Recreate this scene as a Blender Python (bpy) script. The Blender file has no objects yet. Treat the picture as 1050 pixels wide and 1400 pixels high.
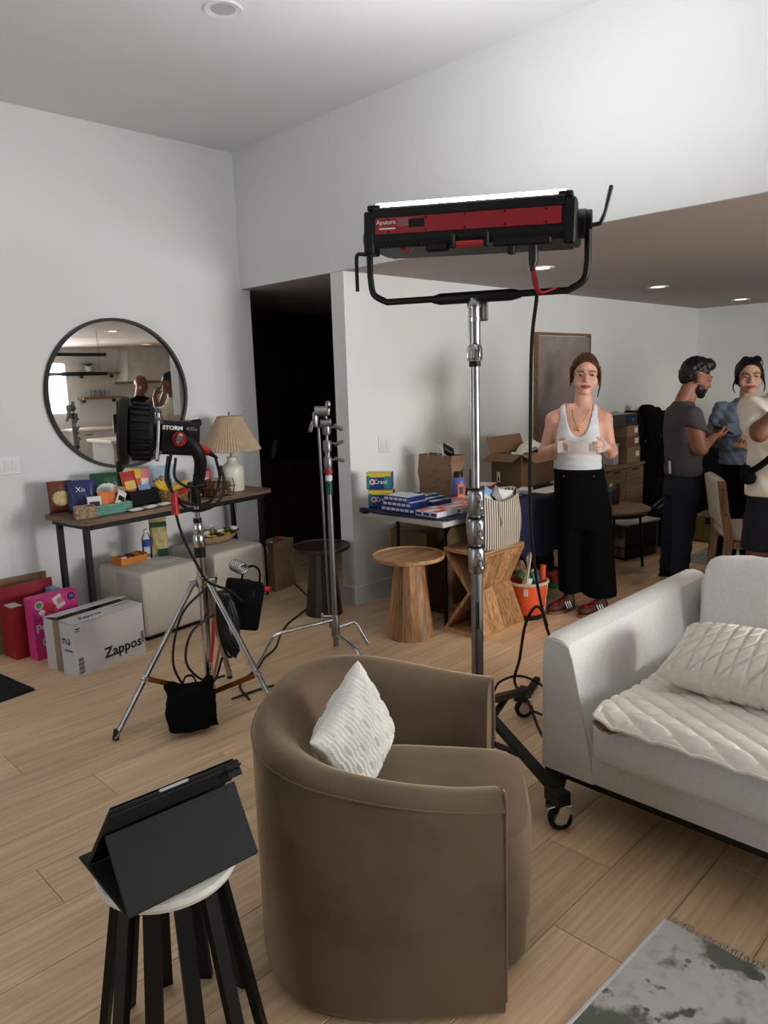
import bpy, bmesh, math, random
import numpy as np
from mathutils import Vector, Matrix, Euler

random.seed(7)
S = bpy.context.scene
COL = S.collection
PI = math.pi

# ------------------------------------------------------------------ camera
CAM_YAW, CAM_PITCH, CAM_ROLL = math.radians(45.149), math.radians(10.133), math.radians(-1.802)
_F = Vector((math.cos(CAM_YAW) * math.cos(CAM_PITCH), math.sin(CAM_YAW) * math.cos(CAM_PITCH), -math.sin(CAM_PITCH)))
_R = Vector((math.sin(CAM_YAW), -math.cos(CAM_YAW), 0))
_U = _R.cross(_F)
_R2 = math.cos(CAM_ROLL) * _R + math.sin(CAM_ROLL) * _U
_U2 = -math.sin(CAM_ROLL) * _R + math.cos(CAM_ROLL) * _U
cam_data = bpy.data.cameras.new('camera')
cam = bpy.data.objects.new('camera', cam_data)
COL.objects.link(cam)
cam.matrix_world = Matrix(((_R2.x, _U2.x, -_F.x, 0), (_R2.y, _U2.y, -_F.y, 0), (_R2.z, _U2.z, -_F.z, 1.6), (0, 0, 0, 1)))
cam_data.sensor_fit = 'VERTICAL'
cam_data.sensor_height = 36.0
cam_data.lens = 1017.5 / 1400 * 36.0
cam_data.clip_start = 0.05
S.camera = cam

# ------------------------------------------------------------------ world, daylight, exposure
S.view_settings.view_transform = 'Standard'
S.view_settings.look = 'None'
S.view_settings.exposure = 0.0
S.view_settings.gamma = 1.0
S.view_settings.use_curve_mapping = False
W = bpy.data.worlds.new('sky')
S.world = W
W.use_nodes = True
_bg = W.node_tree.nodes['Background']
_sky = W.node_tree.nodes.new('ShaderNodeTexSky')
_sky.sky_type = 'HOSEK_WILKIE'
_sky.turbidity = 4.0
_sky.sun_direction = Vector((0.3, 0.6, 0.75)).normalized()
W.node_tree.links.new(_sky.outputs[0], _bg.inputs[0])
_bg.inputs[1].default_value = 0.6


def daylight(name, loc, size, rot, power, color=(0.93, 0.97, 1.0)):
    """daylight that comes in through one window opening"""
    l = bpy.data.lights.new(name, 'AREA')
    l.shape = 'RECTANGLE'
    l.size, l.size_y = size
    l.energy = power
    l.color = color
    o = bpy.data.objects.new(name, l)
    o.location = loc
    o.rotation_euler = rot
    COL.objects.link(o)
    return o


daylight('daylight_front', (2.65, -3.80, 1.9), (1.5, 2.0), (PI / 2, 0, 0), 75)
daylight('daylight_door', (4.25, -3.80, 1.55), (1.1, 1.3), (PI / 2, 0, 0), 250, (1.0, .97, .93))
daylight('daylight_kitchen', (5.25, -3.80, 1.6), (0.7, 0.95), (PI / 2, 0, 0), 120)
daylight('daylight_side', (-3.25, 2.2, 1.6), (2.6, 2.2), (PI / 2, 0, -PI / 2), 42, (.86, .92, 1.0))



# ------------------------------------------------------------------ materials
def lin(c):
    return tuple(((x / 255 / 12.92) if x / 255 <= .04045 else ((x / 255 + .055) / 1.055) ** 2.4) for x in c)


MATS = {}


def mat(name, c, rough=.6, metal=0.0, c2=None, nscale=8.0, stretch=(1, 1, 1), bump=0.0, bscale=60.0, trans=0.0, ior=1.45,
        alpha=1.0, coat=0.0, sheen=0.0, emit=None, estr=0.0, vary=0.0, contrast=(.35, .65), coord='Object', spec=.5):
    """procedural principled material; c, c2 are sRGB 0-255 mixed by noise"""
    if name in MATS:
        return MATS[name]
    m = bpy.data.materials.new(name)
    m.use_nodes = True
    nt = m.node_tree
    b = nt.nodes['Principled BSDF']
    L = nt.links.new
    b.inputs['Roughness'].default_value = rough
    b.inputs['Metallic'].default_value = metal
    b.inputs['IOR'].default_value = ior
    b.inputs['Specular IOR Level'].default_value = spec
    b.inputs['Transmission Weight'].default_value = trans
    b.inputs['Alpha'].default_value = alpha
    b.inputs['Coat Weight'].default_value = coat
    b.inputs['Sheen Weight'].default_value = sheen
    if sheen:
        b.inputs['Sheen Roughness'].default_value = .45
        b.inputs['Sheen Tint'].default_value = lin(c) + (1,)
    base = lin(c) + (1,)
    tc = nt.nodes.new('ShaderNodeTexCoord')
    mp = nt.nodes.new('ShaderNodeMapping')
    mp.inputs['Scale'].default_value = stretch
    L(tc.outputs[coord], mp.inputs['Vector'])
    if c2 is None:
        c2 = tuple(max(0, x * .93) for x in c)
    nz = nt.nodes.new('ShaderNodeTexNoise')
    nz.inputs['Scale'].default_value = nscale
    nz.inputs['Detail'].default_value = 5
    L(mp.outputs[0], nz.inputs['Vector'])
    rp = nt.nodes.new('ShaderNodeValToRGB')
    rp.color_ramp.elements[0].position = contrast[0]
    rp.color_ramp.elements[1].position = contrast[1]
    rp.color_ramp.elements[0].color = base
    rp.color_ramp.elements[1].color = lin(c2) + (1,)
    L(nz.outputs['Fac'], rp.inputs['Fac'])
    out = rp.outputs['Color']
    if vary:
        oi = nt.nodes.new('ShaderNodeObjectInfo')
        mr = nt.nodes.new('ShaderNodeMapRange')
        mr.inputs['To Min'].default_value = 1 - vary
        mr.inputs['To Max'].default_value = 1 + vary
        L(oi.outputs['Random'], mr.inputs['Value'])
        hs = nt.nodes.new('ShaderNodeHueSaturation')
        L(mr.outputs[0], hs.inputs['Value'])
        L(out, hs.inputs['Color'])
        out = hs.outputs['Color']
    L(out, b.inputs['Base Color'])
    if bump:
        bz = nt.nodes.new('ShaderNodeTexNoise')
        bz.inputs['Scale'].default_value = bscale
        bz.inputs['Detail'].default_value = 3
        L(mp.outputs[0], bz.inputs['Vector'])
        bp = nt.nodes.new('ShaderNodeBump')
        bp.inputs['Strength'].default_value = bump
        bp.inputs['Distance'].default_value = .01
        L(bz.outputs['Fac'], bp.inputs['Height'])
        L(bp.outputs[0], b.inputs['Normal'])
    if emit:
        b.inputs['Emission Color'].default_value = lin(emit) + (1,)
        b.inputs['Emission Strength'].default_value = estr
    MATS[name] = m
    return m


def wood(name, c1, c2, c3, rough=.45, scale=1.0, axis=0, vary=.1, world=False, knots=False, fine=.8):
    """long-grained wood: fibres along one axis, darker streaks, knots, per-piece offset"""
    m = bpy.data.materials.new(name)
    m.use_nodes = True
    nt = m.node_tree
    L = nt.links.new
    N = nt.nodes.new
    b = nt.nodes['Principled BSDF']
    b.inputs['Roughness'].default_value = rough
    if world:
        src = N('ShaderNodeNewGeometry').outputs['Position']
    else:
        src = N('ShaderNodeTexCoord').outputs['Object']
    oi = N('ShaderNodeObjectInfo')
    mul = N('ShaderNodeMath'); mul.operation = 'MULTIPLY'; mul.inputs[1].default_value = 37.0
    L(oi.outputs['Random'], mul.inputs[0])
    add = N('ShaderNodeVectorMath'); add.operation = 'ADD'
    L(src, add.inputs[0]); L(mul.outputs[0], add.inputs[1])
    mp = N('ShaderNodeMapping')
    sc = [9.0 * scale] * 3
    sc[axis] = 0.9 * scale
    mp.inputs['Scale'].default_value = sc
    L(add.outputs[0], mp.inputs['Vector'])
    n1 = N('ShaderNodeTexNoise'); n1.inputs['Scale'].default_value = 1.0; n1.inputs['Detail'].default_value = 6; n1.inputs['Distortion'].default_value = 1.2
    L(mp.outputs[0], n1.inputs['Vector'])
    mp2 = N('ShaderNodeMapping')
    sc2 = [70.0 * scale] * 3
    sc2[axis] = 2.2 * scale
    mp2.inputs['Scale'].default_value = sc2
    L(add.outputs[0], mp2.inputs['Vector'])
    n2 = N('ShaderNodeTexNoise'); n2.inputs['Scale'].default_value = 1.0; n2.inputs['Detail'].default_value = 3
    L(mp2.outputs[0], n2.inputs['Vector'])
    r1 = N('ShaderNodeValToRGB')
    e = r1.color_ramp.elements
    e[0].position = .3; e[0].color = lin(c1) + (1,)
    e[1].position = .72; e[1].color = lin(c2) + (1,)
    L(n1.outputs['Fac'], r1.inputs['Fac'])
    r2 = N('ShaderNodeValToRGB')
    r2.color_ramp.elements[0].position = .38; r2.color_ramp.elements[0].color = (1, 1, 1, 1)
    r2.color_ramp.elements[1].position = .72; r2.color_ramp.elements[1].color = tuple(x / max(1e-4, y) * .92 for x, y in zip(lin(c3), lin(c1))) + (1,)
    L(n2.outputs['Fac'], r2.inputs['Fac'])
    mx = N('ShaderNodeMix'); mx.data_type = 'RGBA'; mx.blend_type = 'MULTIPLY'; mx.inputs['Factor'].default_value = fine
    L(r1.outputs[0], mx.inputs[6]); L(r2.outputs[0], mx.inputs[7])
    out = mx.outputs[2]
    if knots:
        mp3 = N('ShaderNodeMapping')
        s3 = [2.6, 2.6, 2.6]; s3[axis] = 1.1
        mp3.inputs['Scale'].default_value = s3
        L(add.outputs[0], mp3.inputs['Vector'])
        vo = N('ShaderNodeTexVoronoi'); vo.inputs['Scale'].default_value = 1.0
        L(mp3.outputs[0], vo.inputs['Vector'])
        r3 = N('ShaderNodeValToRGB')
        r3.color_ramp.elements[0].position = .03; r3.color_ramp.elements[0].color = (.3, .24, .2, 1)
        r3.color_ramp.elements[1].position = .13; r3.color_ramp.elements[1].color = (1, 1, 1, 1)
        L(vo.outputs['Distance'], r3.inputs['Fac'])
        m3 = N('ShaderNodeMix'); m3.data_type = 'RGBA'; m3.blend_type = 'MULTIPLY'; m3.inputs['Factor'].default_value = .55
        L(out, m3.inputs[6]); L(r3.outputs[0], m3.inputs[7])
        out = m3.outputs[2]
    mr = N('ShaderNodeMapRange'); mr.inputs['To Min'].default_value = 1 - vary; mr.inputs['To Max'].default_value = 1 + vary
    L(oi.outputs['Random'], mr.inputs['Value'])
    hs = N('ShaderNodeHueSaturation')
    L(mr.outputs[0], hs.inputs['Value']); L(out, hs.inputs['Color'])
    L(hs.outputs[0], b.inputs['Base Color'])
    bp = N('ShaderNodeBump'); bp.inputs['Strength'].default_value = .12; bp.inputs['Distance'].default_value = .004
    L(n2.outputs['Fac'], bp.inputs['Height']); L(bp.outputs[0], b.inputs['Normal'])
    MATS[name] = m
    return m


def blotch(name, c, spots, rough=.8, bump=.3):
    """base colour with several noise-shaped blotches: spots = [(colour, scale, threshold, softness)]"""
    m = bpy.data.materials.new(name)
    m.use_nodes = True
    nt = m.node_tree
    L = nt.links.new
    N = nt.nodes.new
    b = nt.nodes['Principled BSDF']
    b.inputs['Roughness'].default_value = rough
    tc = N('ShaderNodeTexCoord')
    out = None
    for i, (cc, sc, th, sf) in enumerate(spots):
        mp = N('ShaderNodeMapping'); mp.inputs['Location'].default_value = (3.7 * i, 1.3 * i, .9 * i)
        L(tc.outputs['Object'], mp.inputs['Vector'])
        nz = N('ShaderNodeTexNoise'); nz.inputs['Scale'].default_value = sc; nz.inputs['Detail'].default_value = 7
        L(mp.outputs[0], nz.inputs['Vector'])
        mr = N('ShaderNodeMapRange'); mr.inputs['From Min'].default_value = th; mr.inputs['From Max'].default_value = th + sf
        L(nz.outputs['Fac'], mr.inputs['Value'])
        mx = N('ShaderNodeMix'); mx.data_type = 'RGBA'
        L(mr.outputs[0], mx.inputs['Factor'])
        if out is None:
            mx.inputs[6].default_value = lin(c) + (1,)
        else:
            L(out, mx.inputs[6])
        mx.inputs[7].default_value = lin(cc) + (1,)
        out = mx.outputs[2]
    L(out, b.inputs['Base Color'])
    if bump:
        nz = N('ShaderNodeTexNoise'); nz.inputs['Scale'].default_value = 220
        L(tc.outputs['Object'], nz.inputs['Vector'])
        bp = N('ShaderNodeBump'); bp.inputs['Strength'].default_value = bump; bp.inputs['Distance'].default_value = .004
        L(nz.outputs['Fac'], bp.inputs['Height']); L(bp.outputs[0], b.inputs['Normal'])
    MATS[name] = m
    return m


def striped(name, c, c2, freq, width=.5, axis=0, rough=.8, zig=0.0, bump=.2):
    """stripes across one object axis; zig bends them into a chevron"""
    m = bpy.data.materials.new(name)
    m.use_nodes = True
    nt = m.node_tree
    L = nt.links.new
    N = nt.nodes.new
    b = nt.nodes['Principled BSDF']
    b.inputs['Roughness'].default_value = rough
    tc = N('ShaderNodeTexCoord')
    sp = N('ShaderNodeSeparateXYZ')
    L(tc.outputs['Object'], sp.inputs[0])
    v = sp.outputs[axis]
    if zig:
        a = N('ShaderNodeMath'); a.operation = 'PINGPONG'; a.inputs[1].default_value = .11
        o2 = N('ShaderNodeMath'); o2.operation = 'ADD'
        L(sp.outputs[(axis + 1) % 3], a.inputs[0])
        ml = N('ShaderNodeMath'); ml.operation = 'MULTIPLY'; ml.inputs[1].default_value = zig
        L(a.outputs[0], ml.inputs[0]); L(v, o2.inputs[0]); L(ml.outputs[0], o2.inputs[1])
        v = o2.outputs[0]
    m1 = N('ShaderNodeMath'); m1.operation = 'MULTIPLY'; m1.inputs[1].default_value = freq
    L(v, m1.inputs[0])
    fr = N('ShaderNodeMath'); fr.operation = 'FRACT'
    L(m1.outputs[0], fr.inputs[0])
    gt = N('ShaderNodeMath'); gt.operation = 'GREATER_THAN'; gt.inputs[1].default_value = width
    L(fr.outputs[0], gt.inputs[0])
    mx = N('ShaderNodeMix'); mx.data_type = 'RGBA'
    mx.inputs[6].default_value = lin(c) + (1,); mx.inputs[7].default_value = lin(c2) + (1,)
    L(gt.outputs[0], mx.inputs['Factor']); L(mx.outputs[2], b.inputs['Base Color'])
    if bump:
        nz = N('ShaderNodeTexNoise'); nz.inputs['Scale'].default_value = 300
        L(tc.outputs['Object'], nz.inputs['Vector'])
        bp = N('ShaderNodeBump'); bp.inputs['Strength'].default_value = bump; bp.inputs['Distance'].default_value = .004
        L(nz.outputs['Fac'], bp.inputs['Height']); L(bp.outputs[0], b.inputs['Normal'])
    MATS[name] = m
    return m


def M(n):
    return MATS[n]


# ------------------------------------------------------------------ mesh building
def catmull(pts, n=8, closed=False):
    P = [Vector(p) for p in pts]
    out = []
    k = len(P)
    rng = range(k if closed else k - 1)
    for i in rng:
        if closed:
            a, b, c, d = P[i - 1], P[i], P[(i + 1) % k], P[(i + 2) % k]
        else:
            b, c = P[i], P[i + 1]
            a = P[i - 1] if i > 0 else b * 2 - c
            d = P[i + 2] if i + 2 < k else c * 2 - b
        for j in range(n):
            t = j / n
            out.append(.5 * ((2 * b) + (c - a) * t + (2 * a - 5 * b + 4 * c - d) * t * t + (3 * b - a - 3 * c + d) * t ** 3))
    if not closed:
        out.append(P[-1])
    return out


def rotm(e):
    return Euler(e).to_matrix()


class MB:
    """collects simple shapes into one mesh"""

    def __init__(s):
        s.v = []
        s.f = []

    def add(s, vs, fs):
        o = len(s.v)
        s.v += [tuple(p) for p in vs]
        s.f += [tuple(i + o for i in f) for f in fs]
        return s

    def box(s, c, d, rot=None, bev=0.0, seg=1):
        hx, hy, hz = d[0] / 2, d[1] / 2, d[2] / 2
        vs = [Vector((x * hx, y * hy, z * hz)) for x in (-1, 1) for y in (-1, 1) for z in (-1, 1)]
        fs = [(0, 1, 3, 2), (4, 6, 7, 5), (0, 4, 5, 1), (2, 3, 7, 6), (0, 2, 6, 4), (1, 5, 7, 3)]
        if bev > 0:
            bm = bmesh.new()
            bv = [bm.verts.new(p) for p in vs]
            for f in fs:
                bm.faces.new([bv[i] for i in f])
            bmesh.ops.bevel(bm, geom=bm.edges[:], offset=min(bev, .49 * min(d)), segments=seg, affect='EDGES', profile=.5)
            bm.verts.index_update()
            vs = [x.co.copy() for x in bm.verts]
            fs = [tuple(x.index for x in f.verts) for f in bm.faces]
            bm.free()
        R = rotm(rot) if rot is not None and not isinstance(rot, Matrix) else (rot if rot is not None else Matrix.Identity(3))
        c = Vector(c)
        return s.add([R @ p + c for p in vs], fs)

    def cyl(s, p0, p1, r0, r1=None, n=14, cap=True):
        return s.tube([p0, p1], r0, n, radii=[r0, r0 if r1 is None else r1], cap=cap)

    def tube(s, pts, r=.01, n=8, closed=False, radii=None, cap=True, flat=1.0, up=None):
        P = [Vector(p) for p in pts]
        k = len(P)
        vs = []
        prev = None
        for i in range(k):
            if closed:
                t = P[(i + 1) % k] - P[i - 1]
            else:
                t = P[min(i + 1, k - 1)] - P[max(i - 1, 0)]
            if t.length < 1e-9:
                t = Vector((0, 0, 1))
            t.normalize()
            if prev is None:
                u = Vector(up) if up else (Vector((0, 0, 1)) if abs(t.z) < .9 else Vector((1, 0, 0)))
                a = (u - t * u.dot(t)).normalized()
            else:
                a = prev - t * prev.dot(t)
                a = a.normalized() if a.length > 1e-6 else prev
            prev = a
            b = t.cross(a)
            rr = radii[i] if radii else r
            for j in range(n):
                th = 2 * PI * j / n
                vs.append(P[i] + a * (math.cos(th) * rr * flat) + b * (math.sin(th) * rr))
        fs = []
        for i in range(k if closed else k - 1):
            i2 = (i + 1) % k
            for j in range(n):
                j2 = (j + 1) % n
                fs.append((i * n + j, i * n + j2, i2 * n + j2, i2 * n + j))
        if cap and not closed:
            fs.append(tuple(range(n - 1, -1, -1)))
            fs.append(tuple((k - 1) * n + j for j in range(n)))
        return s.add(vs, fs)

    def lathe(s, prof, c=(0, 0, 0), n=28, rot=None, a0=0.0, a1=2 * PI, ripple=0.0, nr=0):
        R = rotm(rot) if rot is not None else Matrix.Identity(3)
        c = Vector(c)
        full = abs(a1 - a0 - 2 * PI) < 1e-6
        cols = n if full else n + 1
        vs = []
        for r, z in prof:
            for j in range(cols):
                th = a0 + (a1 - a0) * j / n
                q = r * (1 + ripple * math.cos(th * nr)) if nr else r
                vs.append(R @ Vector((q * math.cos(th), q * math.sin(th), z)) + c)
        fs = []
        for i in range(len(prof) - 1):
            for j in range(n):
                j2 = (j + 1) % cols
                fs.append((i * cols + j, i * cols + j2, (i + 1) * cols + j2, (i + 1) * cols + j))
        if full:
            if prof[0][0] > 1e-5:
                fs.append(tuple(range(cols - 1, -1, -1)))
            if prof[-1][0] > 1e-5:
                fs.append(tuple((len(prof) - 1) * cols + j for j in range(cols)))
        return s.add(vs, fs)

    def ell(s, c, r, rot=None, n=14):
        m = max(6, n // 2)
        prof = [(math.sin(PI * i / m), -math.cos(PI * i / m)) for i in range(m + 1)]
        R = rotm(rot) if rot is not None else Matrix.Identity(3)
        t = MB().lathe(prof, n=n)
        c = Vector(c)
        return s.add([R @ Vector((p[0] * r[0], p[1] * r[1], p[2] * r[2])) + c for p in t.v], t.f)

    def prism(s, poly, z0, z1, mtx=None):
        k = len(poly)
        vs = [Vector((x, y, z0)) for x, y in poly] + [Vector((x, y, z1)) for x, y in poly]
        fs = [tuple(range(k - 1, -1, -1)), tuple(range(k, 2 * k))] + [(i, (i + 1) % k, k + (i + 1) % k, k + i) for i in range(k)]
        if mtx is not None:
            vs = [mtx @ p for p in vs]
        return s.add(vs, fs)

    def grid(s, fn, nu, nv, wrap=False):
        vs = [fn(i / nu, j / nv) for j in range(nv + 1) for i in range(nu if wrap else nu + 1)]
        c = nu if wrap else nu + 1
        fs = [(j * c + i, j * c + (i + 1) % c, (j + 1) * c + (i + 1) % c, (j + 1) * c + i) for j in range(nv) for i in range(nu)]
        return s.add(vs, fs)

    def pillow(s, w, h, t, nu=18, nv=18, p=.45, mtx=None, pinch=.06, wob=0.0):
        for sg in (1, -1):
            def fn(u, v):
                x, y = u * 2 - 1, v * 2 - 1
                e = max(0, (1 - x ** 2)) ** p * max(0, (1 - y ** 2)) ** p
                kx = 1 - pinch * (1 - abs(y) ** 2) * abs(x) ** 3
                ky = 1 - pinch * (1 - abs(x) ** 2) * abs(y) ** 3
                q = Vector((x * w / 2 * kx, y * h / 2 * ky, sg * t / 2 * e + wob * math.sin(9 * x + 4 * y) * e))
                return mtx @ q if mtx is not None else q
            g = MB().grid(fn, nu, nv)
            s.add(g.v, g.f if sg > 0 else [f[::-1] for f in g.f])
        return s

    def xf(s, mtx):
        s.v = [tuple(mtx @ Vector(p)) for p in s.v]
        return s

    def mesh(s, name, m, smooth=False, weld=False):
        me = bpy.data.meshes.new(name)
        me.from_pydata([tuple(p) for p in s.v], [], s.f)
        bm = bmesh.new()
        bm.from_mesh(me)
        if weld:
            bmesh.ops.remove_doubles(bm, verts=bm.verts[:], dist=1e-5)
        bmesh.ops.recalc_face_normals(bm, faces=bm.faces[:])
        bm.to_mesh(me)
        bm.free()
        me.materials.append(M(m) if isinstance(m, str) else m)
        if smooth:
            me.shade_smooth()
            if smooth != 'all':
                me.set_sharp_from_angle(angle=math.radians(38))
        me.update()
        return me

    def build(s, name, m, parent=None, smooth=False, label=None, weld=False, loc=None, rotz=None, kind=None):
        return link(name, s.mesh(name, m, smooth, weld), parent, label, loc, rotz, kind)


def link(name, me, parent=None, label=None, loc=None, rotz=None, kind=None):
    o = bpy.data.objects.new(name, me)
    COL.objects.link(o)
    o.parent = parent
    if label:
        o['label'] = label
    if kind:
        o['kind'] = kind
    if loc:
        o.location = loc
    if rotz is not None:
        o.rotation_euler = (0, 0, rotz)
    return o


def thing(name, label, cat, loc=(0, 0, 0), rotz=0.0, group=None):
    o = bpy.data.objects.new(name, None)
    o.empty_display_size = .1
    COL.objects.link(o)
    o.location = loc
    o.rotation_euler = (0, 0, rotz)
    return tag(o, label, cat, group)


def tag(o, label, cat, group=None):
    o['label'] = label
    o['category'] = cat
    if group:
        o['group'] = group
    return o


def struct(name, mb, m, parent=None, **k):
    o = mb.build(name, m, parent, **k)
    o['kind'] = 'structure'
    return o


ORD = ('first', 'second', 'third', 'fourth', 'fifth', 'sixth', 'seventh', 'eighth', 'ninth', 'tenth', 'eleventh', 'twelfth', 'thirteenth', 'fourteenth', 'fifteenth', 'sixteenth')


def lettering(s, size, m, parent, loc, xdir, ydir, name='lettering', depth=.0006, align='CENTER', sx=1.0, shear=0.0, bold=0.0):
    """flat printed words: xdir runs along the line, ydir up the letters"""
    cu = bpy.data.curves.new('t', 'FONT')
    cu.body = s
    cu.size = size
    cu.align_x = align
    cu.align_y = 'CENTER'
    cu.extrude = depth
    cu.shear = shear
    cu.offset = bold
    cu.resolution_u = 2
    t = bpy.data.objects.new('t', cu)
    COL.objects.link(t)
    dg = bpy.context.evaluated_depsgraph_get()
    me = bpy.data.meshes.new_from_object(t.evaluated_get(dg))
    bpy.data.objects.remove(t)
    X = Vector(xdir).normalized()
    Y = Vector(ydir).normalized()
    Z = X.cross(Y)
    mt = Matrix(((X.x * sx, Y.x, Z.x, loc[0]), (X.y * sx, Y.y, Z.y, loc[1]), (X.z * sx, Y.z, Z.z, loc[2]), (0, 0, 0, 1)))
    me.transform(mt)
    me.materials.clear()
    me.materials.append(M(m))
    me.name = name
    return link(name, me, parent)


# ------------------------------------------------------------------ soft bodies (smooth union of shapes, turned into one skin)
class Body:
    def __init__(s, k=.03):
        s.p = []
        s.k = k

    def cap(s, a, b, ra, rb=None, k=None, flat=None):
        """tapered limb from a to b; flat=(axis vector, factor) squashes it across that axis"""
        s.p.append(('c', np.array(a, float), np.array(b, float), ra, ra if rb is None else rb, k, flat))
        return s

    def ell(s, c, r, k=None, rot=None, sub=False):
        R = np.array(rotm(rot)) if rot is not None else np.eye(3)
        s.p.append(('s' if sub else 'e', np.array(c, float), np.array(r, float), R, k))
        return s

    def loft(s, keys, k=None):
        """stack of ellipses: keys = [(z, cx, cy, rx, ry)] bottom to top"""
        s.p.append(('l', np.array(sorted(keys), float), k))
        return s

    def field(s, P):
        D = None
        for q in s.p:
            k = q[-2] if q[0] == 'c' else q[-1]
            k = s.k if k is None else k
            if q[0] == 'c':
                _, a, b, ra, rb, _, flat = q
                A, B, X = a, b, P
                if flat is not None:
                    n = np.array(flat[0], float); n /= np.linalg.norm(n)
                    g = 1.0 / flat[1] - 1.0
                    X = P + np.outer((P - a) @ n, n) * g
                    B = b + n * ((b - a) @ n) * g
                ab = B - A
                t = np.clip(((X - A) @ ab) / max(1e-9, ab @ ab), 0, 1)
                d = np.linalg.norm(X - A - t[:, None] * ab, axis=1) - (ra + (rb - ra) * t)
                if flat is not None:
                    d = d * min(1.0, flat[1])
            elif q[0] in 'es':
                _, c, r, R, _ = q
                X = (P - c) @ R
                k0 = np.linalg.norm(X / r, axis=1)
                k1 = np.linalg.norm(X / (r * r), axis=1)
                d = np.where(k0 < 1e-6, -r.min(), k0 * (k0 - 1) / np.maximum(k1, 1e-9))
            else:
                K = q[1]
                z = np.clip(P[:, 2], K[0, 0], K[-1, 0])
                cx, cy, rx, ry = (np.interp(z, K[:, 0], K[:, i]) for i in (1, 2, 3, 4))
                x, y = (P[:, 0] - cx), (P[:, 1] - cy)
                k0 = np.sqrt((x / rx) ** 2 + (y / ry) ** 2)
                k1 = np.sqrt((x / rx ** 2) ** 2 + (y / ry ** 2) ** 2)
                d = np.where(k0 < 1e-6, -np.minimum(rx, ry), k0 * (k0 - 1) / np.maximum(k1, 1e-9))
                dz = np.abs(P[:, 2] - z)
                d = np.where(dz > 0, np.sqrt(np.maximum(d, 0) ** 2 + dz ** 2), d)
            if D is None:
                D = d
            elif q[0] == 's':
                h = np.clip(.5 - .5 * (D + d) / k, 0, 1)
                D = D * (1 - h) + (-d) * h + k * h * (1 - h)
            else:
                h = np.clip(.5 + .5 * (D - d) / k, 0, 1)
                D = D * (1 - h) + d * h - k * h * (1 - h)
        return D

    def bounds(s):
        lo, hi = np.full(3, 1e9), np.full(3, -1e9)
        for q in s.p:
            if q[0] == 'c':
                r = max(q[3], q[4])
                for e in (q[1], q[2]):
                    lo = np.minimum(lo, e - r); hi = np.maximum(hi, e + r)
            elif q[0] == 'e':
                r = q[2].max()
                lo = np.minimum(lo, q[1] - r); hi = np.maximum(hi, q[1] + r)
            elif q[0] == 'l':
                K = q[1]
                lo = np.minimum(lo, [(K[:, 1] - K[:, 3]).min(), (K[:, 2] - K[:, 4]).min(), K[0, 0]])
                hi = np.maximum(hi, [(K[:, 1] + K[:, 3]).max(), (K[:, 2] + K[:, 4]).max(), K[-1, 0]])
        return lo, hi

    def skin(s, res=.012, wob=None, clip=None, off=0.0):
        """surface nets; returns an MB.  wob(P) adds to the distance, clip(P) cuts away where positive"""
        lo, hi = s.bounds()
        pad = max(res * 3, .02)
        lo = lo - pad; hi = hi + pad
        n = np.ceil((hi - lo) / res).astype(int) + 1
        ax = [lo[i] + res * np.arange(n[i]) for i in range(3)]
        G = np.stack(np.meshgrid(*ax, indexing='ij'), -1).reshape(-1, 3)
        F = np.empty(len(G))
        for i in range(0, len(G), 200000):
            P = G[i:i + 200000]
            d = s.field(P) - off
            if wob is not None:
                d = d + wob(P)
            if clip is not None:
                d = np.maximum(d, clip(P))
            F[i:i + 200000] = d
        F = F.reshape(n)
        return nets(F, lo, res)


def nets(F, lo, res):
    inside = F < 0
    nx, ny, nz = F.shape
    cs = np.zeros((nx - 1, ny - 1, nz - 1, 3)); cn = np.zeros((nx - 1, ny - 1, nz - 1))
    offs = [(i, j, k) for i in (0, 1) for j in (0, 1) for k in (0, 1)]
    sl = lambda o: (slice(o[0], nx - 1 + o[0]), slice(o[1], ny - 1 + o[1]), slice(o[2], nz - 1 + o[2]))
    for a in offs:
        for axis in range(3):
            if a[axis]:
                continue
            b = list(a); b[axis] = 1; b = tuple(b)
            fa, fb = F[sl(a)], F[sl(b)]
            cr = (fa < 0) != (fb < 0)
            t = np.where(cr, fa / np.where(cr, fa - fb, 1), 0)
            for d in range(3):
                cs[..., d] += np.where(cr, a[d] + (t if d == axis else 0), 0)
            cn += cr
    act = cn > 0
    idx = np.full(cn.shape, -1, int)
    idx[act] = np.arange(act.sum())
    ijk = np.argwhere(act)
    V = (ijk + cs[act] / cn[act][:, None]) * res + lo
    fs = []
    for axis in range(3):
        b = [slice(None)] * 3; a = [slice(None)] * 3
        a[axis] = slice(0, -1); b[axis] = slice(1, None)
        cr = inside[tuple(a)] != inside[tuple(b)]
        u, v = [(1, 2), (2, 0), (0, 1)][axis]
        q = np.argwhere(cr)
        q = q[(q[:, u] > 0) & (q[:, v] > 0) & (q[:, u] < F.shape[u] - 1) & (q[:, v] < F.shape[v] - 1)]
        du = np.zeros(3, int); du[u] = 1
        dv = np.zeros(3, int); dv[v] = 1
        ids = [idx[tuple((q - x).T)] for x in (du * 0, du, du + dv, dv)]
        fs.append(np.stack(ids, 1))
    fs = np.concatenate(fs)
    fs = fs[(fs >= 0).all(1)]
    mb = MB()
    mb.v = [tuple(p) for p in V]
    mb.f = [tuple(int(i) for i in f) for f in fs]
    return mb

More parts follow.
